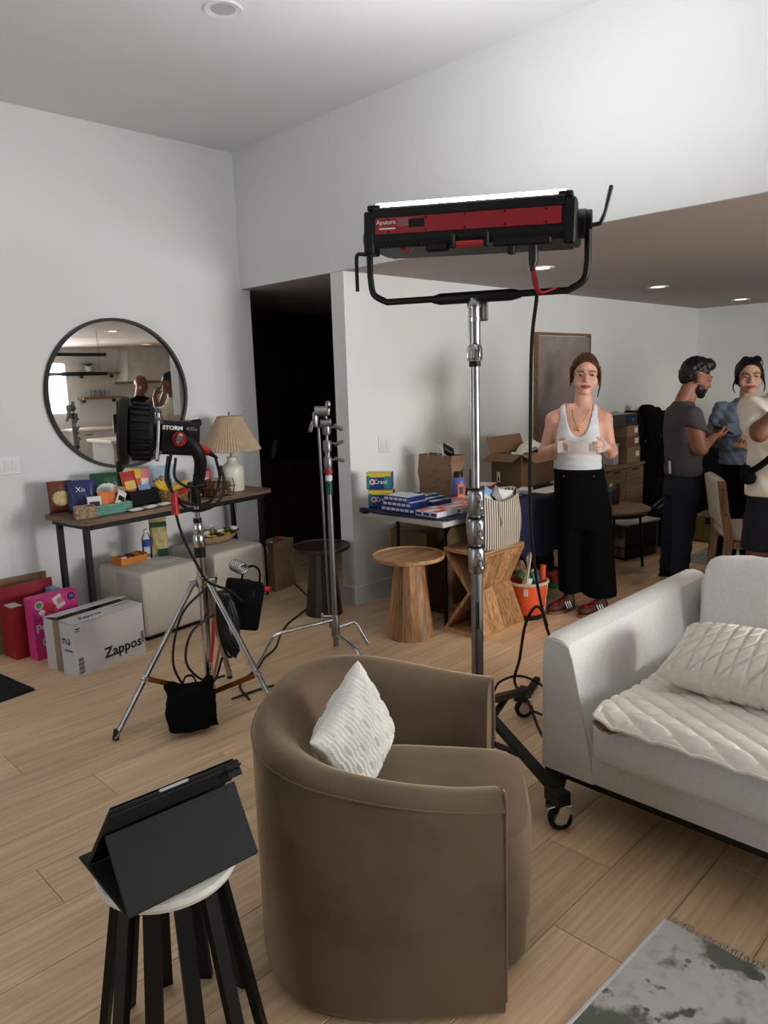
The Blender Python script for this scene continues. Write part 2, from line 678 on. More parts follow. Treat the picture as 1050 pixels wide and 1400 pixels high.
# ------------------------------------------------------------------ palette
mat('wall_paint', (226, 227, 225), .75, c2=(222, 223, 221), nscale=2, bump=.05, bscale=180)
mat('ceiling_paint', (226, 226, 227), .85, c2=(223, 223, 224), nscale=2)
mat('ceiling_low_shaded', (174, 165, 160), .85, c2=(170, 161, 156), nscale=2)  # same white ceiling, with the low room's shade put into the colour
mat('trim_white', (230, 232, 232), .4)
mat('hall_shade', (38, 30, 26), .6)  # darkness of the unlit hallway put into the colour
wood('oak_floor', (238, 206, 167), (218, 185, 147), (190, 157, 122), .42, 1.0, 0, .10, True, True, .55)
wood('walnut_dark', (58, 36, 24), (40, 24, 16), (24, 14, 9), .4, 1.5, 2, .06)
wood('acacia', (206, 160, 112), (160, 112, 72), (110, 72, 44), .42, 1.3, 2, .3)
wood('acacia_flat', (206, 162, 114), (172, 124, 82), (124, 84, 52), .42, 1.3, 0, .12)
wood('console_top', (132, 104, 84), (108, 82, 64), (70, 52, 40), .45, 1.2, 0, .04)
wood('pale_oak', (148, 116, 84), (126, 96, 68), (90, 66, 46), .5, 1.2, 0, .06)
wood('chair_oak', (166, 132, 96), (146, 112, 78), (110, 82, 56), .5, 1.2, 2, .06)
mat('black_metal', (10, 10, 11), .45, .0, spec=.4)
mat('black_plastic', (9, 9, 10), .5, spec=.35)
mat('black_rough', (9, 9, 10), .85, bump=.3, bscale=90)
mat('black_fabric', (6, 6, 7), .95, spec=.2, bump=.35, bscale=240)
mat('dark_gloss', (12, 12, 14), .22)
mat('rubber', (16, 16, 17), .7)
mat('cable', (10, 10, 11), .45)
mat('chrome', (205, 206, 208), .16, 1.0)
mat('steel', (176, 177, 178), .3, 1.0, c2=(150, 150, 152), nscale=14)
mat('steel_dull', (140, 139, 138), .42, 1.0)
mat('amber_reflection', (150, 88, 34), .35, .5)  # chrome brace bars, their amber reflection put into the colour
mat('red_paint', (150, 22, 34), .4)
mat('red_bright', (176, 22, 28), .45)
mat('white_print', (236, 236, 234), .6)
mat('grey_print', (150, 150, 150), .6)
mat('black_print', (18, 18, 20), .6)
mat('mirror_glass', (235, 236, 236), .015, 1.0, c2=(235, 236, 236))
mat('lamp_shade', (186, 162, 136), .8, c2=(178, 152, 126), nscale=20)
mat('lamp_ceramic', (226, 220, 208), .3, c2=(216, 208, 194), nscale=9)
mat('linen', (206, 198, 186), .9, c2=(190, 180, 166), nscale=60, stretch=(1, 1, 8), bump=.3, bscale=160)
mat('kraft', (142, 112, 84), .8, c2=(132, 102, 76), nscale=6, bump=.08, bscale=40)
mat('kraft_dark', (116, 88, 62), .8, c2=(106, 80, 56), nscale=6)
mat('kraft_pale', (152, 126, 100), .8)
mat('paper_white', (228, 228, 226), .75)
mat('box_white', (208, 205, 206), .6, c2=(202, 199, 201), nscale=5)
mat('pink_card', (216, 62, 140), .45, c2=(206, 50, 130), nscale=6)
mat('red_card', (158, 30, 40), .5)
mat('tape_tan', (150, 128, 112), .35)
mat('sofa_cloth', (228, 225, 221), .92, c2=(220, 217, 213), nscale=90, bump=.14, bscale=420, sheen=.15)
mat('quilt', (240, 233, 221), .9, c2=(233, 226, 214), nscale=30, bump=.15, bscale=300)
mat('knit', (238, 231, 219), .92, c2=(228, 220, 208), nscale=40, bump=.25, bscale=320)
mat('velvet', (108, 88, 69), .8, c2=(94, 76, 59), nscale=5, bump=.05, bscale=300, sheen=1.0, contrast=(.45, .65))
_v = MATS['velvet'].node_tree.nodes['Principled BSDF']
_v.inputs['Sheen Tint'].default_value = lin((214, 192, 162)) + (1,)
_v.inputs['Sheen Roughness'].default_value = .35
mat('pillow_white', (232, 229, 222), .92, bump=.35, bscale=200)
mat('folio', (20, 21, 25), .7, c2=(17, 18, 21), nscale=30, bump=.08, bscale=400)
mat('stone_white', (226, 222, 214), .35, c2=(206, 200, 192), nscale=7, contrast=(.5, .75))
mat('navy_cloth', (26, 30, 62), .85, c2=(22, 25, 54), nscale=8, bump=.1, bscale=200)
mat('table_plastic', (196, 193, 188), .5)
mat('glass_clear', (240, 244, 244), .04, trans=1.0, ior=1.3)
mat('skin_fair', (222, 172, 150), .5, c2=(210, 156, 134), nscale=9)
mat('skin_tan', (160, 108, 80), .5, c2=(148, 98, 72), nscale=9)
mat('skin_light', (206, 160, 134), .5, c2=(196, 148, 122), nscale=9)
mat('skin_brown', (124, 80, 60), .5, c2=(112, 72, 54), nscale=9)
mat('lips', (168, 88, 84), .4)
mat('lips_brown', (120, 70, 62), .45)
mat('hair_auburn', (88, 58, 42), .8, spec=.2, c2=(66, 42, 30), nscale=30, stretch=(1, 1, .2), bump=.4, bscale=90)
mat('hair_black', (13, 11, 11), .45, c2=(20, 17, 16), nscale=30, bump=.4, bscale=90)
mat('eye_white', (165, 155, 150), .3)
mat('iris', (40, 34, 30), .2)
mat('brow', (104, 74, 58), .8)
mat('brow_black', (20, 17, 16), .8)
mat('knit_top', (216, 220, 222), .85, c2=(206, 210, 212), nscale=60, bump=.2, bscale=300)
mat('denim_black', (6, 6, 7), .95, spec=.15, bump=.2, bscale=300)
mat('tee_charcoal', (80, 76, 78), .9, c2=(72, 68, 70), nscale=10, bump=.15, bscale=240)
mat('jeans_blue', (28, 38, 54), .9, c2=(21, 29, 43), nscale=7, bump=.2, bscale=300)
mat('chambray', (136, 148, 166), .9, c2=(108, 122, 144), nscale=9, bump=.2, bscale=220)
mat('tee_cream', (226, 218, 204), .9, c2=(218, 209, 194), nscale=8, bump=.12, bscale=220)
mat('shorts_navy', (16, 19, 32), .9)
mat('shoe_brown', (70, 40, 28), .6)
mat('gum', (120, 84, 52), .6)
mat('gold', (214, 160, 70), .25, 1.0)
mat('screen_off', (10, 12, 18), .12)
mat('orange_fabric', (222, 84, 34), .6, c2=(206, 70, 26), nscale=5)
mat('rope_beige', (206, 188, 166), .8)
mat('green_tape', (86, 160, 96), .6)
mat('coral_tape', (226, 90, 66), .6)
mat('olive_case', (104, 92, 34), .6)
mat('mirror_grey', (186, 186, 188), .5)
mat('leaf', (58, 92, 44), .6)
mat('lamp_on', (255, 240, 215), .5, emit=(255, 226, 178), estr=9)
mat('tube_on', (255, 255, 255), .5, emit=(250, 252, 255), estr=44)


def thin_glass(name):
    m = bpy.data.materials.new(name)
    m.use_nodes = True
    nt = m.node_tree
    nt.nodes.clear()
    o = nt.nodes.new('ShaderNodeOutputMaterial')
    t = nt.nodes.new('ShaderNodeBsdfTransparent')
    g = nt.nodes.new('ShaderNodeBsdfGlossy')
    g.inputs['Roughness'].default_value = .03
    x = nt.nodes.new('ShaderNodeMixShader')
    f = nt.nodes.new('ShaderNodeFresnel')
    f.inputs['IOR'].default_value = 1.35
    nt.links.new(f.outputs[0], x.inputs[0])
    nt.links.new(t.outputs[0], x.inputs[1])
    nt.links.new(g.outputs[0], x.inputs[2])
    nt.links.new(x.outputs[0], o.inputs[0])
    MATS[name] = m


thin_glass('window_glass')
thin_glass('clear_plastic')

# ------------------------------------------------------------------ the setting
XH, YL, YR, YF, XE, XB = 3.48, 5.0, 3.813, -3.5, -3.0, 9.23      # header wall, left wall, rear wall, front wall, entry wall, far wall
HL, HH = 2.316, 3.31                                             # low and high ceilings


def slab(x0, x1, y0, y1, z0, z1, mb=None):
    return (mb or MB()).box(((x0 + x1) / 2, (y0 + y1) / 2, (z0 + z1) / 2), (x1 - x0, y1 - y0, z1 - z0))


def wall_x(x0, x1, y0, y1, z0, z1, hole, axis):
    """wall with one opening per entry of hole = [(a0, a1, b0, b1)] along its long axis"""
    mb = MB()
    lo, hi = (x0, x1) if axis == 0 else (y0, y1)
    cur = lo
    for a0, a1, b0, b1 in sorted(hole):
        for p0, p1, q0, q1 in ((cur, a0, z0, z1), (a0, a1, z0, b0), (a0, a1, b1, z1)):
            if p1 - p0 > .001 and q1 - q0 > .001:
                slab(*((p0, p1, y0, y1) if axis == 0 else (x0, x1, p0, p1)), q0, q1, mb)
        cur = a1
    slab(*((cur, hi, y0, y1) if axis == 0 else (x0, x1, cur, hi)), z0, z1, mb)
    return mb


floor = struct('floor', slab(XE - .1, XB + .1, YF - .1, 7.0, -.12, -.016), 'oak_floor')
pw, gap = .236, .0018
_meshes = {}
for row in range(34):
    y0 = -.833 + row * pw
    x = -.75 + [(.0), (1.17), (.55), (1.6), (.92)][row % 5] - 1.9
    if abs(y0 + pw / 2 - 3.3) < .12:
        x = .95 - 1.9
    if abs(y0 + pw / 2 - 2.35) < .12:
        x = .743 - 1.9
    if abs(y0 + pw / 2 - 1.17) < .12:
        x = 2.045 - 3.8
    xmax = 9.2 if y0 + pw < YR + .1 else (3.5 if y0 < 3.9 else 7.0)
    while x < xmax:
        L_ = [1.9, 1.9, 1.9, 1.45][(row * 3 + int(x * 2)) % 4]
        e = min(x + L_, xmax)
        if e > -.6 and e - x > .05 and not (y0 > 5.0 and x < 3.0 and e < 3.6):
            b0, b1 = max(x, -2.9), e
            q = round(b1 - b0, 3)
            if q not in _meshes:
                _meshes[q] = MB().box((q / 2, pw / 2, -.008), (q - gap, pw - gap, .016), bev=.0015).mesh('plank', 'oak_floor')
            link('plank', _meshes[q], floor, loc=(b0, y0, 0), kind='structure')
        x = e

struct('wall_left', slab(XE, 3.565, YL, YL + .14, 0, HH), 'wall_paint')
struct('wall_upper', slab(XH, XH + .14, YF, YL, HL + .004, HH), 'wall_paint')
struct('wall_rear', slab(XH, XB, YR, YR + .13, 0, HL), 'wall_paint')
struct('wall_far', slab(XB, XB + .14, YF, YR + .13, 0, HL), 'wall_paint')
struct('ceiling', slab(XE, XH + .14, YF, YL + .14, HH, HH + .12), 'ceiling_paint')
struct('ceiling_low', slab(XH + .001, XB + .14, YF, 6.9, HL, HL + .12), 'ceiling_low_shaded')
struct('wall_front', wall_x(XE, XB + .14, YF - .14, YF, 0, HH, [(1.9, 3.4, .85, 2.95), (3.7, 4.8, .9, 2.2), (4.9, 5.6, 1.12, 2.1)], 0), 'wall_paint')
struct('wall_entry', wall_x(XE - .14, XE, YF, YL + .14, 0, HH, [(.9, 3.5, .5, 2.7)], 1), 'wall_paint')
struct('wall_hall_rear', slab(3.425, 7.2, 6.75, 6.9, 0, HL), 'hall_shade')
struct('wall_hall_end', slab(7.05, 7.2, YR + .13, 6.75, 0, HL), 'hall_shade')
struct('wall_hall_side', slab(3.425, 3.56, YL + .14, 6.75, 0, HL), 'hall_shade')


def window(n, axis, a0, a1, z0, z1, at, bars, d=.14):
    w = bpy.data.objects.new('window_%d' % n, None)
    COL.objects.link(w)
    w['kind'] = 'structure'
    if axis == 0:
        w.location = ((a0 + a1) / 2, at, z0)
    else:
        w.location = (at, (a0 + a1) / 2, z0)
        w.rotation_euler = (0, 0, PI / 2)
    wd, hg = a1 - a0, z1 - z0
    f = MB()
    for s in (-1, 1):
        f.box((s * (wd / 2 - .03), 0, hg / 2), (.06, d, hg))
    f.box((0, 0, .03), (wd - .12, d, .06)); f.box((0, 0, hg - .03), (wd - .12, d, .06))
    struct('window_frame', f, 'trim_white', w)
    nx, nz = bars
    for i in range(1, nx):
        struct('glazing_bar', MB().box((-wd / 2 + wd * i / nx, 0, hg / 2), (.03, .03, hg - .12)), 'trim_white', w)
    for k in range(1, nz):
        struct('glazing_bar', MB().box((0, 0, hg * k / nz), (wd - .12, .028, .03)), 'trim_white', w)
    struct('window_pane', MB().box((0, -.03, hg / 2), (wd - .12, .006, hg - .12)), 'window_glass', w)
    return w


window(1, 0, 1.9, 3.4, .85, 2.95, YF - .07, (2, 1))
window(4, 0, 3.7, 4.8, .9, 2.2, YF - .07, (1, 1))
window(2, 0, 4.9, 5.6, 1.12, 2.1, YF - .07, (2, 3))
window(3, 1, .9, 3.5, .5, 2.7, XE - .07, (2, 1))

struct('baseboard_rear', MB().box(((XH + XB) / 2 - .007, YR - .007, .068), (XB - XH + .014, .014, .136)), 'trim_white')
struct('baseboard_partition', MB().box((XH - .007, YR + .072, .068), (.014, .116, .136)), 'trim_white')
struct('baseboard_left', MB().box(((XE + 3.565) / 2, YL - .007, .068), (3.565 - XE, .014, .136)), 'trim_white')
struct('baseboard_far', MB().box((XB - .007, (YF + YR) / 2, .068), (.014, YR - YF - .03, .136)), 'trim_white')

# dark built-in wardrobe in the hall, with plain doors
wd = thing('wardrobe', 'dark brown wooden wardrobe standing deep in the unlit hallway', 'wardrobe', (4.95, 6.45, 0))
MB().box((0, .02, 1.1), (1.9, .54, 2.2)).build('carcass', 'hall_shade', wd)
for i in range(4):
    dr = MB().box((-.7125 + i * .475, -.265, 1.1), (.465, .02, 2.16), bev=.004).build('door', 'walnut_dark', wd)
    MB().box((-.7125 + i * .475 + (.19 if i % 2 == 0 else -.19), -.283, 1.05), (.014, .016, .2)).build('handle', 'black_metal', dr)
cb = thing('low_cabinet', 'low black cabinet in the hallway in front of the dark wardrobe', 'cabinet', (4.55, 5.75, 0))
MB().box((0, 0, .46), (1.2, .4, .86), bev=.006).build('carcass', 'black_plastic', cb)
for i in range(3):
    MB().box((-.4 + i * .4, -.207, .46), (.385, .014, .82), bev=.003).build('door', 'walnut_dark', cb)
MB().box((0, 0, .015), (1.14, .36, .03)).build('plinth', 'black_plastic', cb)
sg = thing('paper_sign', 'small grey printed paper leaning on the black hallway cabinet', 'paper', (4.24, 5.66, .89), .5)
MB().box((0, .03, .09), (.1, .004, .18), rot=(.2, 0, 0)).build('sheet', 'grey_print', sg)


# ------------------------------------------------------------------ ceiling lights
def downlight(x, y, z, label, on, grp=None):
    d = thing('downlight', label, 'ceiling light', (x, y, z), 0, grp)
    MB().lathe([(.058, -.001), (.086, -.008), (.092, -.004), (.092, 0), (.058, 0)], n=32).build('trim_ring', 'trim_white', d, True)
    MB().lathe([(.0, -.002), (.057, -.0025), (.057, 0), (0, 0)], n=32).build('lens', 'lamp_on' if on else 'mirror_grey', d)
    if on:
        l = bpy.data.lights.new('downlight_lamp', 'SPOT')
        l.energy = 10; l.color = (1, .82, .6); l.spot_size = 2.0; l.spot_blend = .8; l.shadow_soft_size = .05
        o = bpy.data.objects.new('downlight_lamp', l)
        COL.objects.link(o); o.parent = d; o.location = (0, 0, -.03)


downlight(2.209, 3.173, HH, 'unlit round recessed light in the high ceiling at the top left', False)
downlight(4.54, 2.964, HL, 'lit recessed light in the low ceiling behind the red lamp head', True)
downlight(6.46, 3.03, HL, 'lit recessed light in the low ceiling above the woman in the white top', True)
downlight(8.48, 3.06, HL, 'farthest lit recessed light, in the low ceiling near the far corner', True)
downlight(4.54, .55, HL, 'lit recessed light over the kitchen island end, seen in the mirror', True)
downlight(6.46, .55, HL, 'added lit recessed light over the middle of the kitchen, outside the photo', True)  # unseen lamp added to brighten the low room
downlight(8.48, .55, HL, 'added lit recessed light over the far end of the kitchen, outside the photo', True)  # another added lamp out of view, for more light in the low room
downlight(6.46, -2.2, HL, 'added lit recessed light before the range hood, seen in the mirror', True)  # lamp added to lighten the kitchen


# ------------------------------------------------------------------ wall plates
def plate(name, label, loc, rotz, n, m='trim_white'):
    p = thing(name, label, 'switch', loc, rotz)
    w = .046 * n + .026
    MB().box((0, -.003, 0), (w, .006, .116), bev=.002).build('cover', m, p)
    for i in range(n):
        MB().box(((i - (n - 1) / 2) * .046, -.0075, 0), (.033, .005, .066), rot=(.05, 0, 0), bev=.0015).build('rocker', m, p)
    return p


plate('switch_plate', 'white three-rocker switch plate on the left wall beside the round mirror', (1.625, YL, 1.135), 0, 3)
plate('switch_plate', 'white two-rocker switch plate on the wall above the toothpaste boxes', (3.815, YR, 1.136), 0, 2)

ol = thing('wall_outlet', 'white wall outlet on the left wall behind the snacks on the console', 'outlet', (2.08, YL, .93))
MB().box((0, -.003, 0), (.075, .006, .116), bev=.002).build('cover', 'trim_white', ol)
for s in (-1, 1):
    MB().box((0, -.0065, s * .021), (.034, .003, .03), bev=.001).build('socket', 'white_print', ol)

# ================================================================== LEFT WALL: mirror, console, ottomans, boxes
mr_ = thing('round_mirror', 'large round black framed mirror hanging on the left wall above the console', 'mirror', (2.416, YL, 1.553))
MB().lathe([(.492, .008), (.495, .036), (.512, .038), (.514, 0), (.49, 0)], n=96, rot=(PI / 2, 0, 0)).build('frame', 'black_metal', mr_, True)
MB().lathe([(0, .012), (.494, .012), (.494, .004), (0, .004)], n=96, rot=(PI / 2, 0, 0)).build('glass', 'mirror_glass', mr_)

CZ = .82
ct = thing('console_table', 'long wooden console with black metal legs against the left wall below the mirror', 'table', (2.525, 4.655, 0), .105)


def rrect(w, d, r, n=6):
    out = []
    for cx, cy, a in ((w / 2 - r, d / 2 - r, 0), (-w / 2 + r, d / 2 - r, 90), (-w / 2 + r, -d / 2 + r, 180), (w / 2 - r, -d / 2 + r, 270)):
        for i in range(n + 1):
            t = math.radians(a + 90 * i / n)
            out.append((cx + r * math.cos(t), cy + r * math.sin(t)))
    return out


MB().prism(rrect(1.53, .48, .045), CZ - .028, CZ).build('tabletop', 'console_top', ct)
fr = MB()
for s in (-1, 1):
    fr.box((0, s * .205, CZ - .046), (1.40, .03, .034))
    fr.box((s * .70, 0, CZ - .046), (.03, .44, .034))
fr.build('apron', 'black_metal', ct)
for sx in (-1, 1):
    for sy in (-1, 1):
        MB().box((sx * .70, sy * .16, (CZ - .03) / 2), (.034, .034, CZ - .03), bev=.002).build('leg', 'black_metal', ct)
for s in (-1, 1):
    MB().box((s * .70, 0, .03), (.026, .29, .02)).build('stretcher', 'black_metal', ct)


def ottoman(label, x, y, rz):
    o = thing('ottoman', label, 'ottoman', (x, y, 0), rz, 'linen cube ottomans under the console')
    MB().box((0, 0, .232), (.46, .5, .42), bev=.03, seg=4).build('body', 'linen', o, True)
    e = MB()
    for sx in (-1, 1):
        for sy in (-1, 1):
            e.tube([(sx * .226, sy * .246, .05), (sx * .226, sy * .246, .41)], .003, 6)
    e.build('piping', 'linen', o)
    MB().box((0, 0, .011), (.42, .46, .022)).build('base', 'black_plastic', o)


ottoman('cream linen cube ottoman on the left, with an orange box and water bottle on top', 2.30, 4.555, .11)
ottoman('cream linen cube ottoman on the right, with a long snack tray on top', 2.90, 4.665, .10)


def lampbuild():
    l = thing('table_lamp', 'cream ceramic lamp with pleated beige shade at the right end of the console', 'lamp', (3.165, 4.80, CZ))
    MB().lathe([(0, .0), (.076, .0), (.08, .008), (.084, .13), (.083, .165), (.07, .19), (.045, .205), (.036, .222), (.038, .245), (.034, .25), (0, .25)], n=40).build('base', 'lamp_ceramic', l, True)
    MB().cyl((0, 0, .248), (0, 0, .32), .012).build('socket', 'steel_dull', l, True)
    n = 120
    vs, fs = [], []
    for k in range(2):
        for j in range(n):
            th = 2 * PI * j / n
            rr = (.218, .088)[k] * (1 + (.018 if j % 2 else -.018))
            vs.append((rr * math.cos(th), rr * math.sin(th), (.30, .545)[k]))
    for j in range(n):
        fs.append((j, (j + 1) % n, n + (j + 1) % n, n + j))
    sh = MB().add(vs, fs).build('shade', 'lamp_shade', l)
    md = sh.modifiers.new('s', 'SOLIDIFY'); md.thickness = .003
    for r_, z_ in ((.216, .301), (.088, .545)):
        MB().tube([(r_ * math.cos(a * PI / 24), r_ * math.sin(a * PI / 24), z_) for a in range(48)], .0038, 6, closed=True).build('trim_band', 'lamp_shade', l)
    MB().tube([(.085, 0, .545), (-.085, 0, .545)], .002, 5).tube([(0, .085, .545), (0, -.085, .545)], .002, 5).cyl((0, 0, .3), (0, 0, .56), .004).build('harp', 'steel', l)
    MB().lathe([(0, .548), (.008, .55), (.004, .558), (.011, .568), (.006, .58), (0, .582)], n=14).build('finial', 'chrome', l, True)
    MB().tube(catmull([(.03, .08, .012), (.08, .16, .006), (.12, .178, -.2), (.135, .182, -.55), (.16, .18, -.45)], 8), .003, 6).build('power_cord', 'white_print', l)


lampbuild()


# ---- bags, baskets and packets
def facing(x, y):
    """turn so that the local -y side faces the middle of the room (where the camera is)"""
    return -math.atan2(x, y)


def snack_bag(name, label, cat, x, y, z, w, h, t, m, rz=None, text=None, tm='white_print', panel=None, tilt=.12, group=None):
    b = thing(name, label, cat, (x, y, z), facing(x, y) * .9 if rz is None else rz, group)
    R = Matrix.Translation((0, 0, h / 2)) @ Matrix.Rotation(PI / 2 - tilt, 4, 'X')
    MB().pillow(w, h, t, 14, 14, .4, R, .05, .003).build('pouch', m, b, True)
    MB().box((0, -tilt * h * -.5, h - .006), (w * .97, .004, .018), rot=(-tilt, 0, 0)).build('seal', m, b)
    if panel:
        g = R @ Matrix.Translation((0, -.02 * h, t / 2 * .93))
        q = MB().ell((0, 0, 0), (w * .36, h * .24, t * .09)).xf(g).build('printed_panel', panel, b, True)
    if text:
        lettering(text, w * .26, tm, b, R @ Vector((0, h * .22, t / 2 + .004)), R.to_3x3() @ Vector((1, 0, 0)), R.to_3x3() @ Vector((0, 1, 0)))
    return b


mat('bag_brown', (112, 56, 38), .4, c2=(92, 44, 30)); mat('bag_blue', (46, 54, 104), .35, c2=(34, 40, 84))
mat('chips_tan', (206, 190, 140), .6, c2=(170, 150, 96), nscale=30)
mat('bag_green', (24, 78, 48), .35, c2=(18, 62, 38)); mat('bag_pale_blue', (168, 190, 206), .4)
mat('teal_wicker', (126, 178, 162), .7, c2=(96, 146, 132), nscale=50, stretch=(1, 1, 4), bump=.6, bscale=90)
mat('wicker', (176, 136, 88), .7, c2=(120, 84, 48), nscale=60, bump=.6, bscale=110)
mat('wicker_pale', (188, 164, 132), .7, c2=(130, 106, 78), nscale=60, bump=.6, bscale=110)
mat('pack_orange', (226, 120, 62), .45); mat('pack_white', (226, 224, 220), .45, c2=(206, 202, 196))
mat('pack_red', (186, 40, 44), .4); mat('pack_yellow', (222, 186, 52), .4); mat('pack_pink', (214, 120, 130), .4)
mat('pack_green', (70, 176, 84), .4); mat('pack_blue', (120, 166, 200), .4); mat('pack_dark', (30, 28, 30), .4)
mat('banana', (222, 184, 64), .5, c2=(206, 160, 50), nscale=12); mat('cookie', (120, 82, 50), .8, c2=(92, 60, 36), nscale=40)
mat('box_orange', (208, 130, 44), .5, c2=(196, 116, 36)); mat('water_label', (44, 74, 158), .4)

snack_bag('snack_bag', 'brown bag of chips at the far left end of the console behind the blue bag', 'snack bag', 1.895, 4.885, CZ, .15, .205, .06, 'bag_brown', panel='chips_tan', rz=-.25)
snack_bag('snack_bag', 'dark blue bag of chips at the left end of the console above the small basket', 'snack bag', 1.995, 4.795, CZ, .175, .205, .07, 'bag_blue', text='Xo', rz=-.5)
snack_bag('snack_bag', 'dark green snack bag standing behind the teal basket on the console', 'snack bag', 2.20, 4.875, CZ, .19, .225, .07, 'bag_green', panel='pack_white', rz=-.3)
snack_bag('snack_bag', 'pale blue snack bag standing behind the banana basket on the console', 'snack bag', 2.64, 4.905, CZ, .17, .23, .05, 'bag_pale_blue', panel='wicker_pale', rz=-.3)


def basket(name, label, x, y, w, d, h, m, rz=0, rnd=False, rim='same'):
    b = thing(name, label, 'basket', (x, y, CZ), rz)
    if rnd:
        MB().lathe([(w * .40, .0), (w * .48, h * .5), (w * .52, h), (w * .49, h), (w * .45, h * .5), (w * .37, .008), (0, .008)], n=36).build('bowl', m, b, True)
        for k in range(5):
            zz = h * (.12 + .19 * k); r = w * (.42 + .1 * zz / h) + .002
            MB().tube([(r * math.cos(a * PI / 18), r * math.sin(a * PI / 18), zz + .003 * (-1) ** a) for a in range(36)], .005, 6, closed=True).build('weave_ring', m, b, True)
    else:
        s = MB()
        for sx in (-1, 1):
            s.box((sx * (w / 2 - .005), 0, h / 2), (.01, d, h))
            s.box((0, sx * (d / 2 - .005), h / 2), (w - .02, .01, h))
        s.box((0, 0, .005), (w - .02, d - .02, .01))
        s.build('shell', m, b)
        for k in range(4):
            zz = h * (.14 + .24 * k)
            MB().tube([(sx * (w / 2 + .001), sy * (d / 2 + .001), zz) for sx, sy in ((-1, -1), (1, -1), (1, 1), (-1, 1))], .006, 6, closed=True).build('weave_band', m, b)
    return b


basket('small_basket', 'tiny pale woven basket at the front left corner of the console', 1.925, 4.60, .115, .1, .07, 'wicker_pale', -.25)
basket('teal_basket', 'shallow teal woven basket of snack packets on the console', 2.10, 4.655, .25, .14, .062, 'teal_wicker', .05)
basket('black_basket', 'black basket with bright candy pouches in it on the console', 2.385, 4.78, .215, .15, .105, 'black_rough', .1)
basket('banana_basket', 'round wicker basket holding bananas on the console', 2.595, 4.70, .2, .2, .085, 'wicker', 0, True)


def packet(label, x, y, z, w, h, t, m, rot, name='snack_packet', group=None, panel=None):
    p = thing(name, label, 'snack packet', (x, y, z), 0, group)
    R = Euler(rot).to_matrix().to_4x4()
    MB().pillow(w, h, t, 8, 8, .35, R, .03).build('wrapper', m, p, True)
    MB().box((0, h * .47, 0), (w * .96, .008, .002)).box((0, -h * .47, 0), (w * .96, .008, .002)).xf(R).build('crimp', m, p)
    if panel:
        MB().box((0, 0, t * .47), (w * .7, h * .3, .002)).xf(R).build('printed_panel', panel, p)
    return p


# in the teal basket
packet('white and brown snack packet at the left end of the teal basket', 2.02, 4.665, .862, .085, .1, .02, 'pack_white', (1.15, 0, -.3), panel='pack_dark')
packet('orange snack packet standing in the middle of the teal basket', 2.085, 4.67, .872, .07, .12, .022, 'pack_orange', (1.2, .05, -.2))
packet('second orange snack packet in the teal basket, right of the first', 2.14, 4.675, .87, .065, .12, .022, 'pack_orange', (1.1, -.1, -.2))
packet('white packet leaning right in the teal basket', 2.185, 4.64, .876, .06, .12, .018, 'pack_white', (1.0, .6, -.1), panel='pack_dark')
packet('pale packet tipped over the right rim of the teal basket', 2.2, 4.69, .888, .075, .13, .018, 'wicker_pale', (1.2, .15, -.3), panel='pack_dark')
# in the black basket
packet('red candy pouch standing at the left in the black basket', 2.335, 4.80, .935, .1, .19, .025, 'pack_red', (1.35, -.08, -.1), panel='pack_yellow')
packet('yellow candy pouch standing in the middle of the black basket', 2.385, 4.815, .945, .09, .19, .025, 'pack_yellow', (1.35, 0, -.15), panel='pack_red')
packet('pink and white candy pouch at the right in the black basket', 2.44, 4.815, .94, .1, .19, .025, 'pack_pink', (1.35, .06, -.15), panel='pack_white')
packet('light blue packet lying at the front in the black basket', 2.42, 4.755, .905, .09, .06, .02, 'pack_blue', (1.0, 0, 0))
packet('small green pouch behind the red candy pouch on the console', 2.31, 4.88, .91, .08, .22, .02, 'pack_green', (1.45, -.1, -.1))
for i, (x, y, a, lb) in enumerate(((2.235, 4.545, .12, 'left'), (2.35, 4.57, .2, 'middle'), (2.465, 4.60, .25, 'right'))):
    packet('white packet lying on the front edge of the console, %s one of three' % lb, x, y, CZ + .011, .1, .05, .022, 'pack_white', (0, 0, a), panel='grey_print', group='white packets on the console edge')
for i, (dx, dz, a) in enumerate(((-.025, .0, -.1), (.0, .012, .05), (.028, .004, .25))):
    bn = thing('banana', ('leftmost', 'middle', 'rightmost')[i] + ' yellow banana in the round wicker basket', 'banana', (2.585 + dx, 4.69 + dx * .4, .90 + dz), -.5 + a)
    pts = catmull([(-.085, -.01, .045), (-.06, -.01, .01), (0, -.012, -.012), (.06, -.01, .004), (.09, -.008, .03)], 5)
    MB().tube(pts, .018, 8, radii=[.006 + .013 * math.sin(PI * min(1, max(0, (i_ + 1.5) / (len(pts) + 1)))) for i_ in range(len(pts))]).build('peel', 'banana', bn, True)
    MB().cyl(pts[0], Vector(pts[0]) + Vector((-.015, 0, .015)), .005, .004, 6).build('stem', 'cookie', bn)

# clear clamshell of cookies and jar
cl = thing('cookie_box', 'clear plastic clamshell of brown cookies on the console beside the lamp', 'food box', (2.945, 4.665, CZ), .25)
tr = MB()
for z0, w0, w1, h0 in ((.002, .19, .205, .06),):
    p0, p1 = rrect(w0, .13, .02, 3), rrect(w1, .15, .02, 3)
    k = len(p0)
    tr.add([(x, y, z0) for x, y in p0] + [(x, y, z0 + h0) for x, y in p1] + [(x * 1.03, y * 1.03, z0 + h0) for x, y in p1] + [(x, y, .118) for x, y in p0],
           [tuple(range(k))] + [(i, (i + 1) % k, k + (i + 1) % k, k + i) for i in range(k)] + [(k + i, k + (i + 1) % k, 2 * k + (i + 1) % k, 2 * k + i) for i in range(k)]
           + [(2 * k + i, 2 * k + (i + 1) % k, 3 * k + (i + 1) % k, 3 * k + i) for i in range(k)] + [tuple(range(3 * k, 4 * k))])
